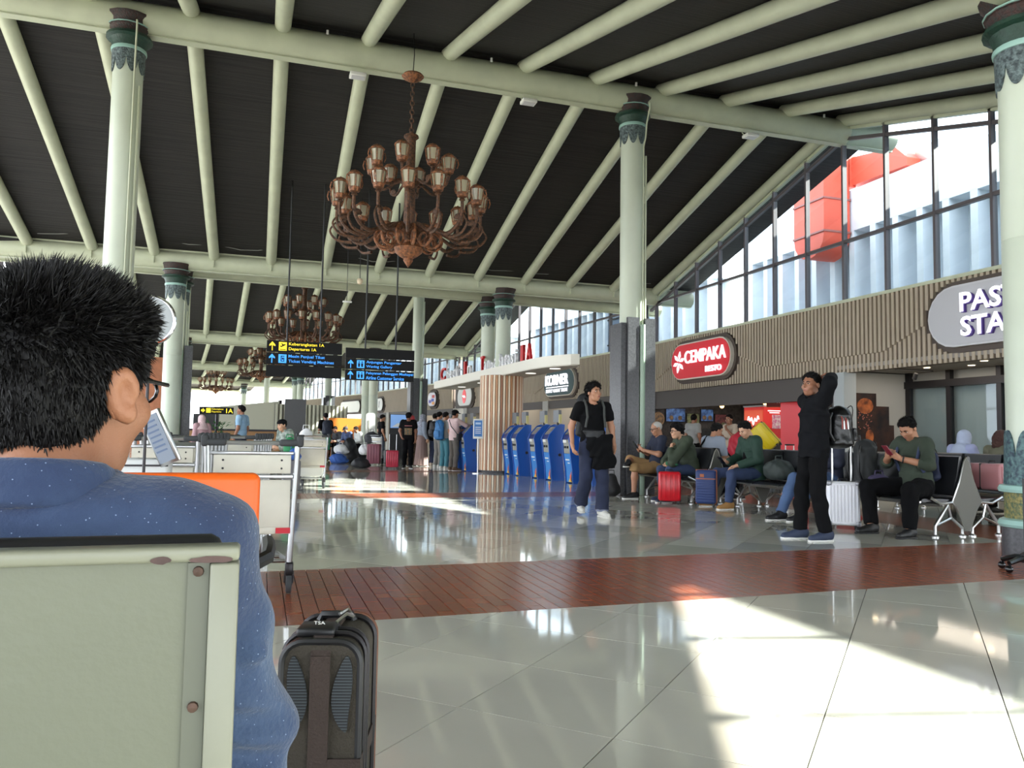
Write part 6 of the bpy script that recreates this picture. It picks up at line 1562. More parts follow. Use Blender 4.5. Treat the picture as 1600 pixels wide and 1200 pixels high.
MB().tube([tuple(w_+0.036*(math.cos(a)*unit(np.cross(d_, V3(0,0,1)))+math.sin(a)*unit(np.cross(d_, np.cross(d_, V3(0,0,1)))))) for a in [2*PI*i/16 for i in range(16)]], 0.009, 6, closed=True).build('band', BLACK, t)
MB().ell(tuple(w_+V3(0,0.0,0.036)), (0.02,0.02,0.008), 10, 6).build('dial', DARKMETAL, t)
for s in (-1, 1):
    pass
b = backpack('backpack', 'navy backpack worn by the olive shirted man against the seat', (0,0,0), 0, mat('navy_nylon', (40, 48, 74), 0.7), (0.26,0.10,0.36), straps=False); worn(b, p4, (0.0,-0.19,0.56))
for s in (-1, 1): MB().tube([(s*0.10,0.05,0.34),(s*0.13,0.13,0.47),(s*0.145,0.28,0.42),(s*0.15,0.335,0.26),(s*0.16,0.25,0.12)], 0.019, 6).build('strap', mat('navy_strap', (52, 62, 92), 0.7), b)
# black backpack on the next seat, purple bag
backpack('backpack', 'tall black backpack standing on the seat next to the olive shirted man', (6.86, 7.62, 0.45), R_(80), mat('charcoal_nylon', (40, 42, 43), 0.7, noise=(7, 0.3)), (0.34,0.24,0.58))
bag('shoulder_bag', 'dark purple bag with a mustard patch lying beside the olive shirted man', (6.72, 7.25, 0.45), mat('purple_cloth', (62, 54, 84), 0.7), (0.22,0.24,0.20), seed=6.0)
MB().rbox((6.60-6.72, -0.06, 0.07), (0.05,0.12,0.05), 0.012).build('mustard_patch', mat('mustard_cloth', (190, 140, 40), 0.7), bpy.data.objects[bpy.data.objects.keys()[-1]] if False else [o for o in bpy.data.objects if o.name.startswith('shoulder_bag') and o.parent is None][-1])
# man in jeans mostly hidden behind the standing man
J = sit(0.05, 0.05, kn_r=(0.10,0.46,0.52), an_r=(0.06,0.70,0.09), to_r=(0.08,0.87,0.04), kn_l=(-0.14,0.44,0.51), an_l=(-0.12,0.55,0.09), to_l=(-0.13,0.72,0.04))
p11 = person('seated man in blue jeans and dark jacket mostly hidden behind the standing man', (6.92, 8.30, 0), R_(90), J, head=(0.1,-0.3,0), skin=SKIN, hair='short', top='jacket', topm=mat('navy_jacket', (38, 42, 60), 0.8), bottom='jeans', botm=BDENIM, shoe=BSHOE, res=0.014, hands=phone_hands())
bag('shopping_bag', 'small red and tan bag on the floor behind the legs of the man in jeans', (6.98, 8.05, 0.0), mat('red_brown_bag', (158, 58, 54), 0.7), (0.22,0.30,0.20), seed=2.2)
# man in green jacket
J = sit(0.16, 0.12, kn_r=(0.26,0.46,0.50), an_r=(0.32,0.52,0.09), to_r=(0.34,0.69,0.04), kn_l=(-0.16,0.45,0.50), an_l=(-0.16,0.50,0.09), to_l=(-0.18,0.67,0.04), el_r=(0.25,0.10,0.74), wr_r=(0.16,0.34,0.66), ha_r=(0.12,0.42,0.66), el_l=(-0.26,0.08,0.72), wr_l=(-0.08,0.31,0.62), ha_l=(-0.02,0.37,0.61))
p5 = person('man in bottle green jacket and jeans looking down at his lap', (6.90, 9.88, 0), R_(86), J, head=(0.2,-0.55,0), skin=SKIN3, hair='short', top='jacket', topm=GJK, bottom='jeans', botm=NDENIM, shoe=TSHOE, res=0.0125, hands={'r': dict(n=V3(-0.4,0,0.9), curl=0.6), 'l': dict(n=V3(0.2,0,-0.9), curl=0.3)})
sdf_obj('black_tee', surface([ecyl(J['che']+V3(0,0.05,-0.16), J['nec']+V3(0,0.045,-0.03), (0.06,0.105), (0.05,0.05), V3(1,0,0))], 0.012, 0.02), BLK, p5)
phone('phone held low by the man in bottle green jacket', p5, (0.10, 0.47, 0.69), 0.3, -0.8)
bag('duffel_bag', 'dark grey green duffel bag lying on the seat beside the green jacketed man', (6.86, 9.25, 0.45), mat('dark_grey_green_nylon', (48, 56, 54), 0.7), (0.34,0.52,0.30), seed=7.0)
# man with hand on chin
J = sit(0.32, 0.10, kn_r=(0.15,0.44,0.50), kn_l=(-0.15,0.42,0.50), an_r=(0.16,0.40,0.09), to_r=(0.17,0.57,0.04), an_l=(-0.14,0.46,0.09), to_l=(-0.15,0.63,0.04), el_l=(-0.20,0.40,0.62), wr_l=(-0.06,0.36,0.84), ha_l=(-0.02,0.335,0.93), el_r=(0.24,0.34,0.62), wr_r=(0.05,0.40,0.60), ha_r=(-0.03,0.42,0.60))
p6 = person('man in army green jacket and glasses leaning forward with hand on chin', (6.52, 11.0, 0), R_(84), J, head=(0.0,-0.05,0), skin=SKIN3, hair='mop', top='jacket', topm=OJK, bottom='jeans', botm=NDENIM, shoe=NSHOE, res=0.0125, hands={'l': dict(n=V3(0.2,-0.9,0.2), curl=0.8), 'r': dict(n=V3(0,0,-1), curl=0.3)})
def glasses(P_, J, head, m=SPEC):
    R = rot_zyx(*head); hc = J['hea']; W = lambda x, y, z: tuple(hc+R@V3(x, y, z)); g_ = MB()
    for s in (-1, 1):
        g_.tube([W(0.034*s+0.024*math.cos(2*PI*k/12), 0.098, 0.004+0.018*math.sin(2*PI*k/12)) for k in range(12)], 0.003, 5, closed=True).tube([W(s*0.058,0.096,0.008), W(s*0.084,-0.01,0.010)], 0.003, 5)
    g_.tube([W(-0.012,0.100,0.006), W(0.012,0.100,0.006)], 0.003, 5); g_.build('glasses', m, P_)
glasses(p6, J, (0.0,-0.05,0))
bag('pouch', 'small green pouch on the lap of the man with hand on chin', (6.12, 10.9, 0.57), mat('green_pouch', (36, 104, 70), 0.7), (0.14,0.26,0.09), seed=8.0, res=0.013, handles=False)
# old man with crossed leg and phone
J = sit(-0.06, 0.10, kn_l=(-0.16,0.44,0.50), an_l=(-0.16,0.46,0.09), to_l=(-0.17,0.63,0.04), kn_r=(0.26,0.36,0.62), an_r=(-0.06,0.52,0.60), to_r=(-0.16,0.60,0.56), el_r=(0.25,0.06,0.74), wr_r=(0.10,0.28,0.80), ha_r=(0.05,0.33,0.85), el_l=(-0.26,0.06,0.73), wr_l=(-0.09,0.28,0.80), ha_l=(-0.04,0.33,0.85))
p7 = person('bald grey old man in navy polo and khaki shorts, one leg crossed', (6.34, 11.80, 0), R_(84), J, head=(0.05,-0.30,0), skin=SKIN, hair='grey', hairm=mat('grey_hair', (176, 172, 166), 0.7), top='tee', topm=NVY, bottom='shorts', botm=KHK, shoe=BSHOE, res=0.0125, hands=phone_hands(), sleeve=0.85)
glasses(p7, J, (0.05,-0.30,0)); phone('black phone held up by the old man', p7, (0.01, 0.37, 0.88), 0.0, -0.6)
bag('shoulder_bag', 'dark bag standing on the floor by the shoe of the old man', (5.72, 12.25, 0.0), BLKBAG, (0.26,0.24,0.40), seed=1.5)
# man seen from behind on the far row
J = sit(0.18, 0.1)
p8 = person('man in pale blue grey shirt with dark strap seen from behind on the opposite seats', (7.12, 11.42, 0), R_(-78), J, head=(-0.25,-0.35,0), skin=SKIN, hair='short', top='shirt', topm=LGRY, bottom='trousers', botm=BLK, shoe=BSHOE, res=0.014, sleeve=1.0, hands=phone_hands())
MB().tube([tuple(J['sh_l']+V3(0.06,-0.02,0.065)), tuple(J['che']+V3(-0.10,-0.15,0.02)), tuple(J['che']+V3(0.02,-0.15,-0.16)), tuple(J['wai']+V3(0.13,-0.11,-0.02))], 0.016, 6).build('bag_strap', BLK, p8)
# two standing men by the counter
J = stand(el_l=(-0.24,0.10,1.12), wr_l=(-0.08,0.20,1.34), ha_l=(-0.02,0.17,1.45), el_r=(0.24,0.05,1.11), wr_r=(0.06,0.22,1.10), ha_r=(-0.02,0.24,1.12))
person('man in beige tee standing with his hand to his mouth near the food counter', (10.35, 15.75, 0), R_(100), J, head=(0.2,-0.1,0), skin=SKIN2, hair='short', top='tee', topm=BEI, bottom='trousers', botm=BLK, shoe=BSHOE, res=0.016, scale=0.93, hands={'l': dict(n=V3(0,-1,0), curl=0.6)})
person('man in grey tee standing with face turned to the counter menu', (10.5, 17.6, 0), R_(-70), stand(), head=(0.3,0.05,0), skin=SKIN2, hair='short', top='tee', topm=GRYT, bottom='trousers', botm=BLK, shoe=BSHOE, res=0.017, scale=0.96)
# two women with their backs to us on the far right
person('woman in pale blue hijab seated on the far right seats, seen from behind', (9.62, 8.78, 0), R_(-88), sit(0.02, 0.05), head=(0.1,-0.1,0), skin=SKIN, hair='hijab', hairm=mat('pale_blue_scarf', (172, 182, 206), 0.8), top='tunic', topm=mat('lavender_tunic', (164, 170, 206), 0.85), bottom='trousers', botm=BLK, shoe=BSHOE, res=0.016, hem=0.09, scale=0.93)
person('woman with brown bobbed hair and grey olive top, back to us on the right', (9.62, 8.18, 0), R_(-88), sit(0.02, 0.05), head=(-0.1,-0.1,0), skin=SKIN, hair='bob', hairm=mat('brown_hair', (66, 36, 28), 0.6, bump=(90, 0.8)), top='shirt', topm=mat('grey_olive_top', (102, 100, 82), 0.85), bottom='trousers', botm=BLK, shoe=BSHOE, res=0.016, scale=0.93)
suitcase('dusty pink suitcase lying on the seats next to the stout column', (8.05, 6.95, 0.455), R_(4), 0.40, 0.50, 0.30, mat('dusty_pink_shell', (190, 130, 134), 0.4), 7, 0, 0.02)
bag('shoulder_bag', 'black bag on the seat under the pink suitcase side', (7.78, 7.5, 0.45), BLKBAG, (0.28,0.30,0.22), seed=5.5)
# rolling sign stand at the right edge
t = thing('rolling_stand', 'black upright stand with wheeled base cut off at the right edge', 'stand', (5.72, 4.66, 0), 0.3)
MB().box((0.06,0,0.40), (0.05,0.05,0.66)).build('post', BLACK, t)
for k in range(5):
    a = 2*PI*k/5+0.3; e = (0.20*math.cos(a), 0.20*math.sin(a))
    MB().tube([(0.06,0,0.10),(0.06+e[0]*0.5,e[1]*0.5,0.105),(0.06+e[0],e[1],0.075)], [0.03,0.026,0.02], 8).ell((0.06+e[0],e[1],0.03), (0.03,0.03,0.03), 8, 6).build('castor_leg', mat('glossy_black', (18,18,20), 0.15), t)
MB().lathe([(0.06,0.07),(0.06,0.14),(0.03,0.16)], 14, (0.06,0,0)).build('hub', BLACK, t)

# ---------------------------------------------------------------- counter shop contents
t = thing('luggage_trolley', 'trolley behind the seats piled with the red and yellow suitcases', 'trolley', (0,0,0), 0.0); bpy.data.objects.remove(t)
o = dup(tr0, (8.95, 13.1, 0), R_(60), 'trolley behind the seats carrying the red bag and yellow suitcase')
bag('travel_bag', 'big red travel bag heaped behind the green jacketed man', (9.0, 13.25, 0.62), mat('red_travel_bag', (196, 44, 62), 0.55), (0.55,0.62,0.56), seed=3.3)
t = suitcase('blue suitcase under the red travel bag', (8.75, 13.75, 0.18), R_(20), 0.34, 0.22, 0.62, mat('mid_blue_shell', (50, 104, 176), 0.4), 5, 0)
t = suitcase('yellow hard suitcase lying tilted on the pile behind the seats', (8.95, 12.25, 0.72), 0, 0.40, 0.24, 0.50, mat('yellow_shell', (216, 190, 24), 0.4), 4, 0); t.rotation_euler = (R_(10), R_(-40), R_(-62)); t.location = (8.98, 12.25, 0.80)
suitcase('black case behind the yellow suitcase on the pile', (9.2, 12.95, 0.20), R_(30), 0.38, 0.22, 0.95, BLKBAG, 3, 0)
t = suitcase('grey suitcase with handle holding up the yellow suitcase', (9.0, 12.15, 0.0), R_(20), 0.40, 0.30, 0.66, mat('grey_shell', (120, 122, 126), 0.4), 4, 0.0)
suitcase('white case beside the grey one at the bottom of the pile', (8.9, 11.6, 0.0), R_(10), 0.36, 0.26, 0.72, WHITE, 4, 0.15)
t = thing('food_counter', 'long dark food counter with glass guard under the red sign', 'counter', (12.6, 17.2, 0)); MB().b2((-0.3,-3.3,0), (0.3,3.3,1.0)).build('counter_body', STONE, t); MB().b2((-0.35,-3.35,1.0), (0.35,3.35,1.04)).build('counter_top', mat('counter_top_grey', (120, 116, 112), 0.3), t); MB().b2((-0.33,-3.3,1.04), (-0.32,3.3,1.30)).build('glass_guard', GLASS, t)
PH = [mat('menu_photo_a', (72, 104, 150), 0.4, noise=(9, 0.5), col2=(30, 44, 74)), mat('menu_photo_b', (110, 84, 56), 0.4, noise=(16, 0.5), col2=(44, 40, 36)), mat('menu_photo_c', (86, 44, 44), 0.4, noise=(14, 0.5), col2=(36, 26, 28)), mat('menu_photo_d', (96, 98, 64), 0.4, noise=(18, 0.5), col2=(40, 44, 36))]
for k, (xa, xb, za, zb, pm, lab) in enumerate(((10.98, 11.38, 1.34, 1.78, 1, 'round brown dish picture at the far left of the menu wall'), (11.42, 12.08, 1.48, 1.90, 0, 'blue menu picture right of the round dish on the dark shop wall'), (12.12, 12.56, 1.18, 1.76, 3, 'olive and brown menu picture on the dark shop wall'), (12.60, 13.04, 1.52, 1.90, 0, 'dark blue menu picture right of the olive one'), (13.08, 13.50, 1.30, 1.76, 2, 'dark red menu picture at the right of the menu wall'))):
    t = thing('menu_board', lab, 'menu', ((xa+xb)/2, 20.72, (za+zb)/2), 0.0, 'menu boards')
    w_, h_ = xb-xa, zb-za
    if k == 0: MB().lathe([(0.0,-0.02),(0.20,-0.02),(0.215,0.0),(0.0,0.0)], 20, M=Matrix.Rotation(-PI/2,4,'X')).build('plate', mat('plate_rim', (150,120,90), 0.5), t); MB().lathe([(0.0,-0.026),(0.17,-0.026),(0.17,-0.02)], 20, M=Matrix.Rotation(-PI/2,4,'X')).build('dish_picture', PH[1], t)
    else:
        MB().box((0,0,0), (w_, 0.03, h_)).build('frame', BLACK, t); MB().box((0,-0.018,0), (w_-0.04, 0.006, h_-0.04)).build('picture', PH[pm], t)
        for q in (-1, 1): MB().lathe([(0.0,0),(0.07,0),(0.07,0.004),(0,0.004)], 12, M=Matrix.Translation((q*w_*0.22,-0.022,-h_*0.2)) @ Matrix.Rotation(PI/2,4,'X')).build('plate_picture', PH[(pm+1) % 4], t)
t = thing('lit_panel', 'small pale lit panel below the dark red menu picture', 'panel', (13.2, 20.72, 1.18)); MB().box((0,0,0), (0.34,0.03,0.15)).build('frame', BLACK, t); MB().box((0,-0.017,0), (0.31,0.006,0.12)).build('panel_face', emi('pale_panel_glow', (190, 206, 200), 0.3), t)
for m_ in PH:
    b_ = m_.node_tree.nodes['Principled BSDF']; l_ = b_.inputs['Base Color'].links[0].from_socket; m_.node_tree.links.new(l_, b_.inputs['Emission Color']); b_.inputs['Emission Strength'].default_value = 0.35
REDB = emi('red_drink_panel', (206, 40, 36), 0.18); ORB = emi('orange_drink_panel', (214, 78, 40), 0.2)
t = thing('drink_display', 'red and orange lit drink box standing on the food counter', 'display', (12.45, 17.4, 1.04), 0.0)
MB().b2((-0.30,-0.42,0.0),(0.30,0.42,0.80)).build('cabinet', REDB, t); MB().b2((-0.31,-0.40,0.20),(-0.30,0.40,0.72)).build('front_panel', ORB, t); MB().b2((-0.32,-0.44,0.80),(0.32,0.44,0.84)).build('top_rim', mat('silver_rim', (180,180,184), 0.3, 0.8), t)
MB().tube([(-0.314, 0.24-0.024*k, 0.46+0.07*math.sin(k*1.1)+0.05*math.sin(k*0.45)) for k in range(21)], 0.02, 5).build('script_squiggle', WGLOW, t)
MB().b2((-0.05,-0.425,0.25),(0.25,-0.42,0.6)).build('cup_picture', mat('pink_cups', (196, 90, 140), 0.5, noise=(20,0.4), col2=(230,220,220)), t)
MB().box((0.02,-0.424,0.70), (0.40,0.004,0.025)).build('text_line', WGLOW, t); MB().box((0.02,-0.424,0.65), (0.30,0.004,0.02)).build('text_line', WGLOW, t)
t = thing('order_sign', 'small dark red sign reading PESAN hanging over the counter', 'sign', (12.0, 16.35, 1.94), R_(-40)); MB().box((0,0,0), (0.34,0.03,0.26)).build('panel', mat('dark_red_panel', (92, 26, 24), 0.5), t); MB().box((0,-0.004,0), (0.36,0.02,0.28)).build('frame', mat('amber_frame', (190, 110, 70), 0.5), t); MB().box((0,-0.016,0), (0.32,0.006,0.24)).build('sign_face', _MATS['dark_red_panel'], t); label_text('PESAN', WGLOW, t, 0.02, 0.0, 0.22, 0.07, -0.021, 0.002); MB().tube([(-0.1,0,0.13),(-0.1,0,0.42)], 0.006, 5).tube([(0.1,0,0.13),(0.1,0,0.42)], 0.006, 5).build('hanger', BLACK, t)
t = thing('banner', 'tall plain red banner stand at the shop opening behind the standing man', 'banner', (11.5, 14.95, 0), -PI/2+0.5); MB().box((0,0,1.05), (0.62,0.03,1.75)).build('cloth', emi('red_banner_cloth_glow', (196, 30, 40), 0.12), t); MB().box((0,0.03,0.08), (0.70,0.24,0.08)).build('base', STEEL, t); MB().tube([(0,0.05,0.1),(0,0.05,1.95)], 0.012, 6).build('pole', STEEL, t)  # cloth brightened by a faint glow of its own, it is no lamp
for i, (x, y) in enumerate(((11.7,19.5),(11.7,17.5),(11.7,15.3))): 
    t = thing('pendant_lamp', ('warm round lamp at the far end of the food shop','warm round lamp in the middle of the food shop','warm round lamp at the near end of the food shop')[i], 'lamp', (x+0.6, y-0.4, 1.98), 0.0, 'warm lamps in the food shop'); MB().ell((0,0,-0.06), (0.06,0.06,0.06), 10, 8).build('globe', emi('warm_globe', (255, 206, 130), 2.5), t); MB().tube([(0,0,0),(0,0,0.38)], 0.006, 5).build('cord', BLACK, t)
t = thing('lamp_tube', 'thin white tube light at the edge of the food shop ceiling', 'lamp', (11.6, 19.3, 2.32), 0.0); MB().b2((-0.03,-1.3,0),(0.03,1.3,0.04)).build('tube', emi('tube_glow', (240, 240, 250), 2.0), t); MB().b2((-0.04,-1.35,0.04),(0.04,1.35,0.06)).build('holder', WHITE, t)
# alcove beside the white post: food poster, downlights, spotlight, red notice
t = thing('poster', 'dark brown stepped poster of food on the pale partition beside the white post', 'poster', (11.98, 12.97, 0), 0.0, )
PO = mat('dark_food_photo', (62, 38, 28), 0.35, noise=(5, 0.5), col2=(22, 18, 18)); PO2 = mat('orange_food_photo', (186, 104, 56), 0.4, noise=(7, 0.5), col2=(90, 46, 28))
MB().prism([(-0.66,0.80),(0.42,0.80),(0.42,1.34),(0.30,1.34),(0.30,1.72),(-0.02,1.72),(-0.02,1.98),(-0.66,1.98)], 0.0, 0.02, FRONT).build('print', PO, t)
MB().prism([(-0.50+0.22*math.cos(a), 0.92+0.10*math.sin(a)) for a in [2*PI*k/18 for k in range(18)]], 0.02, 0.023, FRONT).prism([(-0.20+0.10*math.cos(a), 1.10+0.24*math.sin(a)*0.6) for a in [2*PI*k/18 for k in range(18)]], 0.02, 0.023, FRONT).prism([(-0.30+0.20*math.cos(a), 1.72+0.16*math.sin(a)) for a in [2*PI*k/18 for k in range(18)]], 0.02, 0.023, FRONT).build('pastry_picture', PO2, t)
m = MB()
for k in range(40): m.ell((-0.48+0.34*rnd.random(), -0.022, 1.25+0.34*rnd.random()), 0.010, 6, 4)
m.build('crumb_picture', mat('crumb_red', (190, 110, 90), 0.5), t, kind='stuff')
for x, y, ll in ((11.45, 12.5, 'closest to the white post'), (11.9, 11.6, 'second from the white post'), (12.2, 10.9, 'third from the white post'), (11.7, 10.2, 'fourth from the white post'), (12.2, 9.2, 'nearest the stout column')):
    t = thing('downlight', 'warm recessed downlight in the alcove ceiling, '+ll, 'lamp', (x, y, 2.405), 0.0, 'alcove downlights'); MB().lathe([(0.075,0.0),(0.075,0.014),(0.0,0.014)], 16).build('trim_ring', WHITE, t); MB().lathe([(0.0,-0.004),(0.055,-0.004),(0.055,0.0)], 16).build('lens', emi('downlight_glow', (255, 226, 180), 6.0), t)
t = thing('spotlight', 'black track spotlight on the alcove ceiling', 'lamp', (12.1, 12.1, 2.36), 0.0); MB().box((0,0,0.04), (0.9,0.03,0.025)).build('track', BLACK, t); MB().lathe([(0.0,0),(0.04,0.0),(0.045,-0.12),(0.0,-0.12)], 12, M=Matrix.Translation((0.05,0,-0.02)) @ Matrix.Rotation(0.5,4,'X')).build('head', BLACK, t)
t = thing('notice', 'small red and white no entry notice on the glass beside the stout column', 'notice', (12.68, 9.05, 1.62), -PI/2); MB().box((0,0,0), (0.16,0.01,0.22)).build('sheet', WHITE, t); MB().tube([(0.055*math.cos(2*PI*k/16),-0.007,0.02+0.055*math.sin(2*PI*k/16)) for k in range(16)], 0.008, 5, closed=True).tube([(-0.038,-0.007,0.058),(0.038,-0.007,-0.018)], 0.007, 5).build('red_ring', mat('notice_red', (206, 40, 46), 0.5), t)
# ---------------------------------------------------------------- the queue and the people further away
REDS = mat('coral_red_scarf', (186, 70, 74), 0.85, noise=(20, 0.2)); GRYS = mat('grey_patterned_scarf', (158, 160, 172), 0.85, noise=(30, 0.3), col2=(110,114,128)); BATIK = mat('brown_batik', (110, 86, 62), 0.85, noise=(24, 0.5), col2=(60, 50, 42)); MAUV = mat('mauve_skirt', (122, 100, 96), 0.85)
TEEP = mat('black_printed_tee', (16, 15, 17), 0.85, spec=0.15); PINK = mat('pale_pink_shirt', (206, 178, 178), 0.85); WTEE = mat('white_tee', (222, 222, 224), 0.85); GTR = mat('grey_trousers', (128, 124, 118), 0.85); BTR = mat('brown_grey_trousers', (92, 86, 80), 0.85); TEAL = mat('teal_trousers', (64, 116, 128), 0.85)
RQ = 0.019
J = stand(el_r=(0.25,-0.02,1.12), wr_r=(0.20,0.16,0.96), ha_r=(0.17,0.20,0.89), an_l=(-0.09,0.10,0.085), to_l=(-0.13,0.27,0.04), hea=(0,0.06,1.55))
q1 = person('man in black printed tee and cap facing us with the red ribbed suitcase', (4.12, 22.7, 0), R_(168), J, head=(-0.1,-0.5,0), skin=SKIN2, hair='cap', hairm=BLK, top='tee', topm=TEEP, bottom='trousers', botm=BLK, shoe=BSHOE, res=RQ, scale=0.97, bulk=1.1)
MB().rbox((0,0.146,1.10), (0.22,0.014,0.20), 0.006).build('shirt_print', mat('shirt_print_mix', (150, 110, 70), 0.8, noise=(30, 0.5), col2=(70, 84, 76)), q1); MB().rbox((0,0.142,1.27), (0.22,0.012,0.02), 0.004).build('shirt_print_line', mat('print_red', (190, 120, 120), 0.8), q1)
suitcase('red ribbed suitcase with raised handle held by the man in printed tee', (3.62, 22.35, 0), R_(-12), 0.36, 0.22, 0.48, mat('crimson_shell', (176, 44, 66), 0.4), 6, 0.46)
person('woman in coral red hijab and brown batik dress behind the man in printed tee', (4.55, 24.6, 0), R_(-60), stand(), head=(0,-0.2,0), skin=SKIN3, hair='hijab', hairm=REDS, top='tunic', topm=BATIK, bottom='skirt', botm=BATIK, shoe=BSHOE, res=RQ, scale=0.94)
person('woman in grey patterned hijab and long mauve skirt in the queue', (4.83, 24.2, 0), R_(-70), stand(), head=(0,-0.1,0), skin=SKIN3, hair='hijab', hairm=GRYS, top='tunic', topm=mat('grey_blue_tunic', (128, 136, 150), 0.85), bottom='skirt', botm=MAUV, shoe=BSHOE, res=RQ, scale=0.96, hem=0.16)
person('dark haired person in black top and navy trousers behind the grey hijab', (5.25, 24.3, 0), R_(-40), stand(), skin=SKIN, hair='short', top='jacket', topm=BLK, bottom='trousers', botm=NDENIM, shoe=WSHOE, res=RQ, scale=0.98)
person('woman in pale hijab half hidden behind the black backpack in the queue', (5.35, 23.6, 0), R_(-20), stand(), skin=SKIN3, hair='hijab', hairm=mat('white_grey_scarf', (196, 194, 196), 0.85), top='tunic', topm=mat('stone_tunic', (130, 126, 122), 0.85), bottom='trousers', botm=NDENIM, shoe=WSHOE, res=RQ, scale=0.94)
q5 = person('man in white tee and grey trousers with black backpack facing the kiosks', (5.08, 22.95, 0), R_(-62), stand(el_r=(0.24,0.04,1.12), wr_r=(0.18,0.22,1.02), ha_r=(0.16,0.30,1.0)), skin=SKIN, hair='short', top='tee', topm=WTEE, bottom='trousers', botm=GTR, shoe=WSHOE, res=RQ, scale=0.99)
b = backpack('backpack', 'black backpack on the white tee man in the queue', (0,0,0), 0, BLKBAG, (0.30,0.20,0.48), straps=False); worn(b, q5, (0,-0.22,0.92))
q7 = person('person in teal trousers wearing the bright blue backpack', (5.02, 21.85, 0), R_(-60), stand(), skin=SKIN, hair='short', top='tee', topm=GRYT, bottom='trousers', botm=TEAL, shoe=WSHOE, res=RQ, scale=0.97)
b = backpack('backpack', 'bright blue hiking backpack on the person in teal trousers', (0,0,0), 0, mat('bright_blue_nylon', (40, 110, 168), 0.6, noise=(9, 0.2)), (0.32,0.22,0.58), straps=False); worn(b, q7, (0,-0.23,0.86))
J = stand(el_r=(0.24,0.22,1.26), wr_r=(0.16,0.46,1.24), ha_r=(0.13,0.54,1.24), el_l=(-0.24,0.12,1.14), wr_l=(-0.10,0.32,1.12), ha_l=(-0.06,0.40,1.13))
q6 = person('man in pale pink shirt and black cap reaching out to a kiosk', (5.14, 21.25, 0), R_(-68), J, head=(0,-0.1,0), skin=SKIN2, hair='cap', hairm=BLK, top='shirt', topm=PINK, bottom='trousers', botm=BTR, shoe=mat('brown_shoe', (96, 76, 56), 0.6), res=RQ, scale=1.0)
t = thing('shoulder_bag', 'small dark bag hanging from the shoulder of the man in pink', 'bag', (0,0,0)); worn(t, q6, (0,0,0))
sdf_obj('bag_body', surface([ecyl(V3(0.235,0.02,0.86), V3(0.235,0.02,1.02), (0.05,0.11), (0.045,0.10), V3(1,0,0))], 0.014, 0.02), BLKBAG, t); MB().tube([(0.22,0.09,1.02),(0.06,0.14,1.22),(-0.11,0.06,1.455),(-0.10,-0.10,1.40),(0.06,-0.145,1.22),(0.22,-0.06,1.02)], 0.012, 6).build('strap', BLACK, t)
person('man in black standing beyond the queue beside the pair of pale columns', (3.95, 26.8, 0), R_(-80), stand(), head=(0,-0.2,0), skin=SKIN, hair='short', top='tee', topm=BLK, bottom='trousers', botm=mat('blue_grey_jeans', (92, 104, 124), 0.9), shoe=WSHOE, res=RQ, scale=0.97)
# left and far group
s1 = person('man in light blue shirt with a lanyard standing beyond the trolleys', (-0.42, 19.6, 0), R_(62), stand(), head=(0.15,0.05,0), skin=SKIN2, hair='short', top='tee', topm=mat('light_blue_shirt', (150, 184, 214), 0.85), bottom='trousers', botm=mat('dark_navy_trousers', (40, 44, 60), 0.85), shoe=BSHOE, res=0.016, scale=0.95)
MB().tube([(-0.09,0.06,1.45),(-0.03,0.145,1.28),(0.02,0.15,1.05)], 0.010, 5).tube([(0.09,0.06,1.45),(0.05,0.145,1.28),(0.02,0.15,1.05)], 0.010, 5).build('lanyard', NVY, s1)
CAMO = mat('grey_camouflage', (150, 158, 150), 0.85, noise=(14, 0.5), col2=(74, 88, 80))
t = thing('stool', 'low grey box stool under the man in camouflage jacket', 'stool', (0.58, 17.0, 0)); MB().rbox((0,0,0.215), (0.46,0.46,0.43), 0.03).build('body', mat('stool_grey', (96, 96, 98), 0.6), t); MB().rbox((0,0,0.425), (0.48,0.48,0.02), 0.008).build('top', BLACK, t)
person('man in grey camouflage jacket and black cap sitting beyond the loaded trolley', (0.58, 17.0, 0), R_(120), sit(0.2), head=(0,-0.2,0), skin=SKIN3, hair='peci', hairm=BLK, top='jacket', topm=CAMO, bottom='trousers', botm=BLK, shoe=BSHOE, res=0.018)
s3 = person('man in black tee and green shorts walking away with dark backpack', (2.12, 27.3, 0), R_(10), stand(an_r=(0.10,0.08,0.085), to_r=(0.12,0.25,0.04)), skin=SKIN2, hair='short', top='tee', topm=BLK, bottom='shorts', botm=mat('green_shorts', (60, 140, 108), 0.85), shoe=mat('yellow_black_shoe', (120, 116, 60), 0.7), res=0.02, scale=0.98, sleeve=0.9)
b = backpack('backpack', 'dark navy backpack on the man in green shorts', (0,0,0), 0, mat('dark_navy_nylon', (36, 42, 58), 0.7), (0.34,0.20,0.52), straps=False); worn(b, s3, (0,-0.22,0.92))
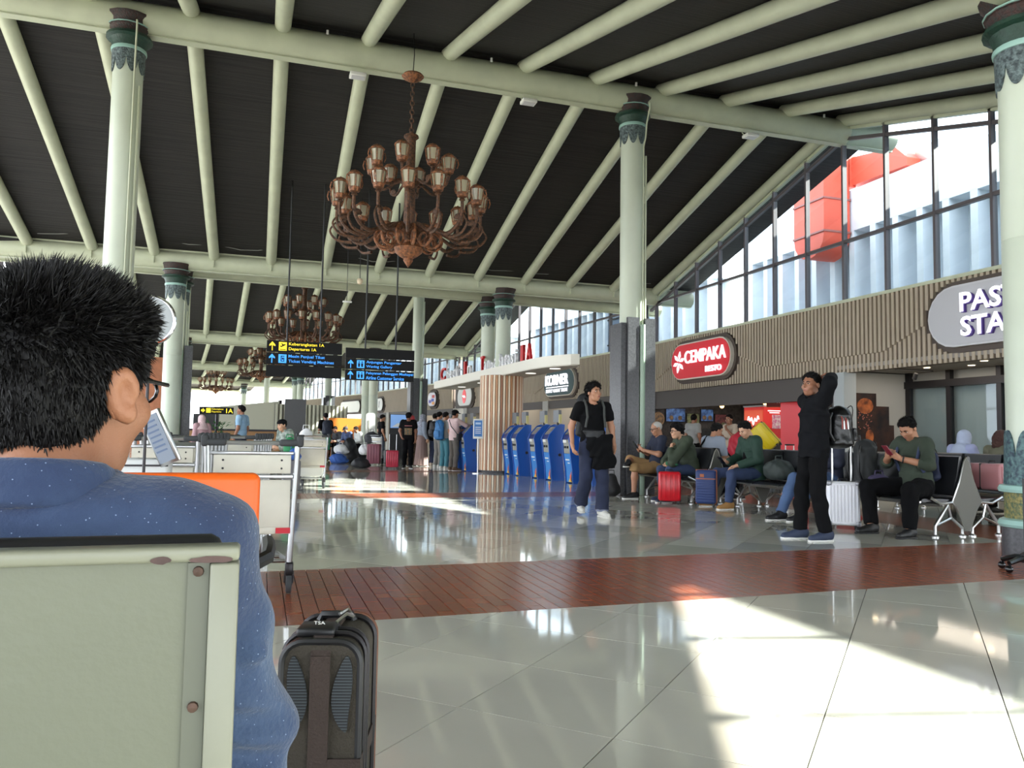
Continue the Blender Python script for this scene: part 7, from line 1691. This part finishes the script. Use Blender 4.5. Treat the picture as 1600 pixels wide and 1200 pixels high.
for i, (x, y, c, lab) in enumerate(((2.95, 32.0, (52,54,60), 'person in dark clothes sitting low by the orange booth, nearest its front'), (3.35, 31.4, (60,74,110), 'person in blue sitting low by the orange booth'), (3.75, 31.0, (206,206,204), 'person in white sitting low beside the pile of luggage'))):
    t = thing('luggage_seat', 'dark case under the %s low sitting traveller by the orange booth' % ('first','second','third')[i], 'suitcase', (x, y, 0), 0.0, 'cases under the sitting travellers'); t.name = 'suitcase'; MB().rbox((0,0,0.215), (0.44,0.40,0.43), 0.04).build('shell', BLKBAG, t); MB().rbox((0,0,0.215), (0.446,0.02,0.436), 0.008).build('zip_seam', DARKMETAL, t)
    person(lab, (x, y, 0), R_(150-20*i), sit(0.25), head=(0.1,-0.4,0), skin=SKIN2, hair='short' if i != 1 else 'cap', hairm=HAIRM if i != 1 else mat('dark_cap', (40,40,44), 0.8), top='jacket', topm=mat('sitter_top_%d' % i, c, 0.85), bottom='trousers', botm=NDENIM if i == 1 else BLK, shoe=BSHOE, res=0.024, face=False)
person('woman in pale pink hijab beyond the nested trolleys', (-1.25, 19.0, 0), R_(30), stand(), skin=SKIN3, hair='hijab', hairm=mat('pale_pink_scarf', (206, 178, 180), 0.85), top='tunic', topm=mat('rose_tunic', (176, 140, 146), 0.85), bottom='skirt', botm=MAUV, shoe=BSHOE, res=0.022, scale=0.80, face=False)
# luggage pile beyond the queue
o = dup(tr0, (3.55, 25.6, 0), R_(-40), 'trolley heaped with bags and a maroon suitcase left of the queue')
suitcase('maroon suitcase leaning on the heaped trolley', (3.45, 24.9, 0.0), R_(-20), 0.42, 0.26, 0.62, mat('maroon_shell', (128, 70, 84), 0.5), 5)
bag('duffel_bag', 'large black duffel lying on the floor in front of the heaped trolley', (2.75, 22.6, 0), BLKBAG, (0.50,0.34,0.32), seed=4.4)
bag('travel_bag', 'dark round bag on top of the heaped trolley', (3.5, 25.9, 0.62), mat('charcoal_bag', (52, 52, 56), 0.7), (0.50,0.44,0.46), seed=5.1)
bag('plastic_bag', 'white bag on the heaped trolley, lower one', (3.25, 25.6, 0.30), WBAG, (0.40,0.34,0.36), seed=6.1)
bag('travel_bag', 'blue bag at the foot of the luggage heap', (2.45, 26.0, 0.0), BLUBAG, (0.55,0.40,0.34), seed=7.2)
bag('plastic_bag', 'white bag resting on the dark bag of the luggage heap', (2.55, 26.3, 0.30), WBAG, (0.46,0.36,0.34), seed=8.1)
bag('travel_bag', 'black rounded bag standing highest in the luggage heap', (2.9, 26.9, 0.0), BLKBAG, (0.50,0.44,0.88), seed=9.1)
suitcase('grey suitcase lying behind the heaped trolley', (4.05, 25.6, 0.0), R_(10), 0.44, 0.28, 0.42, mat('stone_grey_shell', (132, 130, 134), 0.5), 5)
# ---------------------------------------------------------------- far end furniture
t = thing('booth', 'bright orange booth wall far down the hall behind the sitting people', 'booth', (3.45, 34.0, 0), 0.05); MB().b2((-0.68,0,0),(0.68,0.5,1.62)).build('orange_panel', mat('orange_booth', (222, 128, 44), 0.5), t); MB().b2((-0.72,0.0,0),(-0.69,0.5,1.64)).build('white_edge', WHITE, t)
m = MB(); 
for k in range(3): m.tube([(-0.45+0.4*k,-0.003,0.25+0.2*k),(-0.15+0.35*k,-0.003,0.75),(0.1+0.2*k,-0.003,1.35-0.2*k)], 0.012, 5)
m.build('line_pattern', mat('orange_line', (238, 170, 90), 0.5), t)
t = thing('totem_sign', 'white rounded totem sign standing before the pair of columns', 'sign', (4.15, 31.2, 0), -0.1); MB().prism([(x, z+0.9) for x, z in rrect(0.36, 1.8, 0.10)], -0.05, 0.05, FRONT).build('totem_body', WHITE, t); MB().b2((-0.10,-0.056,0.4),(-0.06,-0.051,1.5)).build('stripe', KGREY, t); MB().b2((-0.22,-0.12,0),(0.22,0.12,0.03)).build('foot', STEEL, t)
t = thing('wall_screen', 'blue framed advert panel on the wall between the columns and the queue', 'screen', (5.35, 30.6, 0), -0.15); MB().b2((-0.5,0,1.22),(0.5,0.06,1.74)).build('advert', emi('blue_advert', (120, 160, 214), 0.25), t); MB().b2((-0.54,0.02,0),(0.54,0.08,1.2)).build('lower_panel', BLACK, t); MB().b2((-0.54,0.01,1.2),(0.54,0.08,1.76)).build('frame', DARKMETAL, t); MB().prism([(-0.45,1.26),(0.1,1.26),(-0.2,1.42)], 0.001, 0.004, FRONT).build('picture_shape', WHITE, t)
HOARD = mat('cream_hoarding', (208, 206, 190), 0.6)
t = thing('hoarding', 'wide cream hoarding panel far away beyond the man in light blue', 'hoarding', (-0.6, 44, 0), 0.30); MB().prism([(-2.4,0.9),(1.6,0.9),(1.6,2.65),(-2.4,2.15)], 0, 0.1, FRONT).build('panel', HOARD, t); MB().b2((-2.4,0,0),(2.4,0.1,0.9)).build('dark_base', SOFF, t); MB().b2((1.6,-0.1,0),(1.75,0.1,2.7)).build('edge_post', DARKMETAL, t)
t = thing('slatted_screen', 'pale upright slatted screen wall far down the hall', 'screen', (2.9, 44.5, 0), 0.16)
s_ = MB().box((0,0,1.25), (0.10,0.12,2.5)).mesh('slat', HOARD, 0)
for k in range(18): put('slat', s_, t, (-2.1+0.22*k,0,0))
MB().b2((-2.2,0.08,0),(1.8,0.14,2.5)).build('backing', mat('screen_backing', (150, 148, 140), 0.8), t)
for x, y, lab in ((1.62, 40, 'dark granite clad pier far down the hall'), (-2.2, 36, 'black cabinet far away between trolleys and hoarding')):
    t = thing('pier', lab, 'pier', (x, y, 0)); MB().b2((-0.5,-0.3,0),(0.5,0.3,2.6 if x > 0 else 1.7)).build('granite_panel', GRAN if x > 0 else BLACK, t); MB().b2((-0.55,-0.35,0),(0.55,0.35,0.12)).build('skirting', DARKMETAL, t)
t = thing('terracotta_tower', 'terracotta brick gateway seen outside past the far end', 'tower', (-5.2, 44, 0), 0.2)
TC = mat('terracotta_brickwork', (186, 122, 92), 0.8, noise=(3, 0.2))
MB().prism([(-0.9,0),(0.9,0),(0.9,1.3),(0.5,1.9),(1.0,2.6),(0.9,4.2),(0.3,4.7),(-0.9,4.7)], -0.4, 0.4, FRONT).build('gate_body', TC, t); MB().b2((-1.1,-0.5,0),(1.1,0.5,0.5)).b2((-1.05,-0.45,3.3),(1.05,0.45,3.5)).build('ledge', TC, t)
t = thing('service_desk', 'brown counter desk far away beside the light blue shirted man', 'desk', (-0.9, 26.6, 0), 0.1); MB().b2((-1.6,0,0),(1.6,0.6,1.0)).build('front', mat('desk_brown', (168, 126, 84), 0.6), t); MB().b2((-1.7,-0.08,1.0),(1.7,0.68,1.06)).build('top', DARKMETAL, t)
t = thing('potted_plant', 'green leafy plant beyond the nested trolleys', 'plant', (-1.15, 23.5, 0)); m = MB()
for k in range(90):
    a, b_ = rnd.uniform(0, 2*PI), rnd.uniform(-0.2, 1.2); r = rnd.uniform(0.1, 0.34); c = Vector((r*math.cos(a), r*math.sin(a), 0.85+0.32*b_)); d_ = Vector((math.cos(a), math.sin(a), rnd.uniform(-0.3, 0.8))).normalized(); s_ = d_.cross(Vector((0,0,1))).normalized()*0.035
    m.add([c, c+d_*0.07+s_, c+d_*0.16, c+d_*0.07-s_], [(0,1,2,3)])
m.build('foliage', mat('leaf_green', (58, 104, 52), 0.6), t, kind='stuff'); MB().lathe([(0.14,0),(0.20,0.45),(0.18,0.46),(0.0,0.44)], 14).build('pot', mat('pot_grey', (120,112,104), 0.7), t); MB().tube([(0,0,0.44),(0.02,0,0.95)], 0.02, 6).build('stem', mat('stem_brown', (90,70,50), 0.8), t)
# ---------------------------------------------------------------- small fittings on the beams
t = thing('dome_camera', 'small white dome camera hanging over the second beam boards', 'camera', (1.98, 17.3, 4.35)); MB().lathe([(0.0,-0.09),(0.05,-0.07),(0.07,0.0),(0.05,0.04),(0.0,0.05)], 14).build('dome', mat('cream_dome', (214, 196, 168), 0.5), t); MB().tube([(0,0,0.04),(0,0,1.86)], 0.008, 6).build('drop_rod', DARKMETAL, t)
t = thing('tube_light', 'short white tube light on a thin drop rod under the second beam', 'lamp', (1.72, 17.3, 3.86)); MB().rbox((0.0,0,0), (0.20,0.06,0.035), 0.01).build('tube', WHITE, t); MB().tube([(-0.01,0,0),(-0.01,0,2.36)], 0.007, 6).build('drop_rod', DARKMETAL, t)
for x, lab in ((1.31, 'pale box floodlight strapped under the first beam, second rafter'), (4.25, 'pale box floodlight under the first beam right of the chandelier'), (8.75, 'pale box floodlight under the first beam toward the window')):
    t = thing('floodlight', lab, 'lamp', (x, 12.60, 6.80)); MB().rbox((0,0,0), (0.26,0.20,0.06), 0.012).build('housing', WHITE, t); MB().box((0,-0.0,-0.034), (0.20,0.14,0.008)).build('lens', mat('floodlight_lens', (200, 200, 204), 0.2), t); MB().tube([(-0.08,0.08,0.03),(-0.08,0.16,0.12)], 0.012, 6).tube([(0.08,0.08,0.03),(0.08,0.16,0.12)], 0.012, 6).build('bracket', PALE, t)
t = thing('loose_cable', 'thin loose cable sagging along the top of the second beam', 'cable', (0,0,0)); P = []
for k in range(40): x = -5+0.4*k; P.append((x, 20.12, 5.50+0.05*math.sin(x*1.7)+0.04*math.sin(x*4.1)))
MB().tube(P, 0.008, 5).build('cable', mat('cable_grey', (150, 150, 146), 0.6), t)
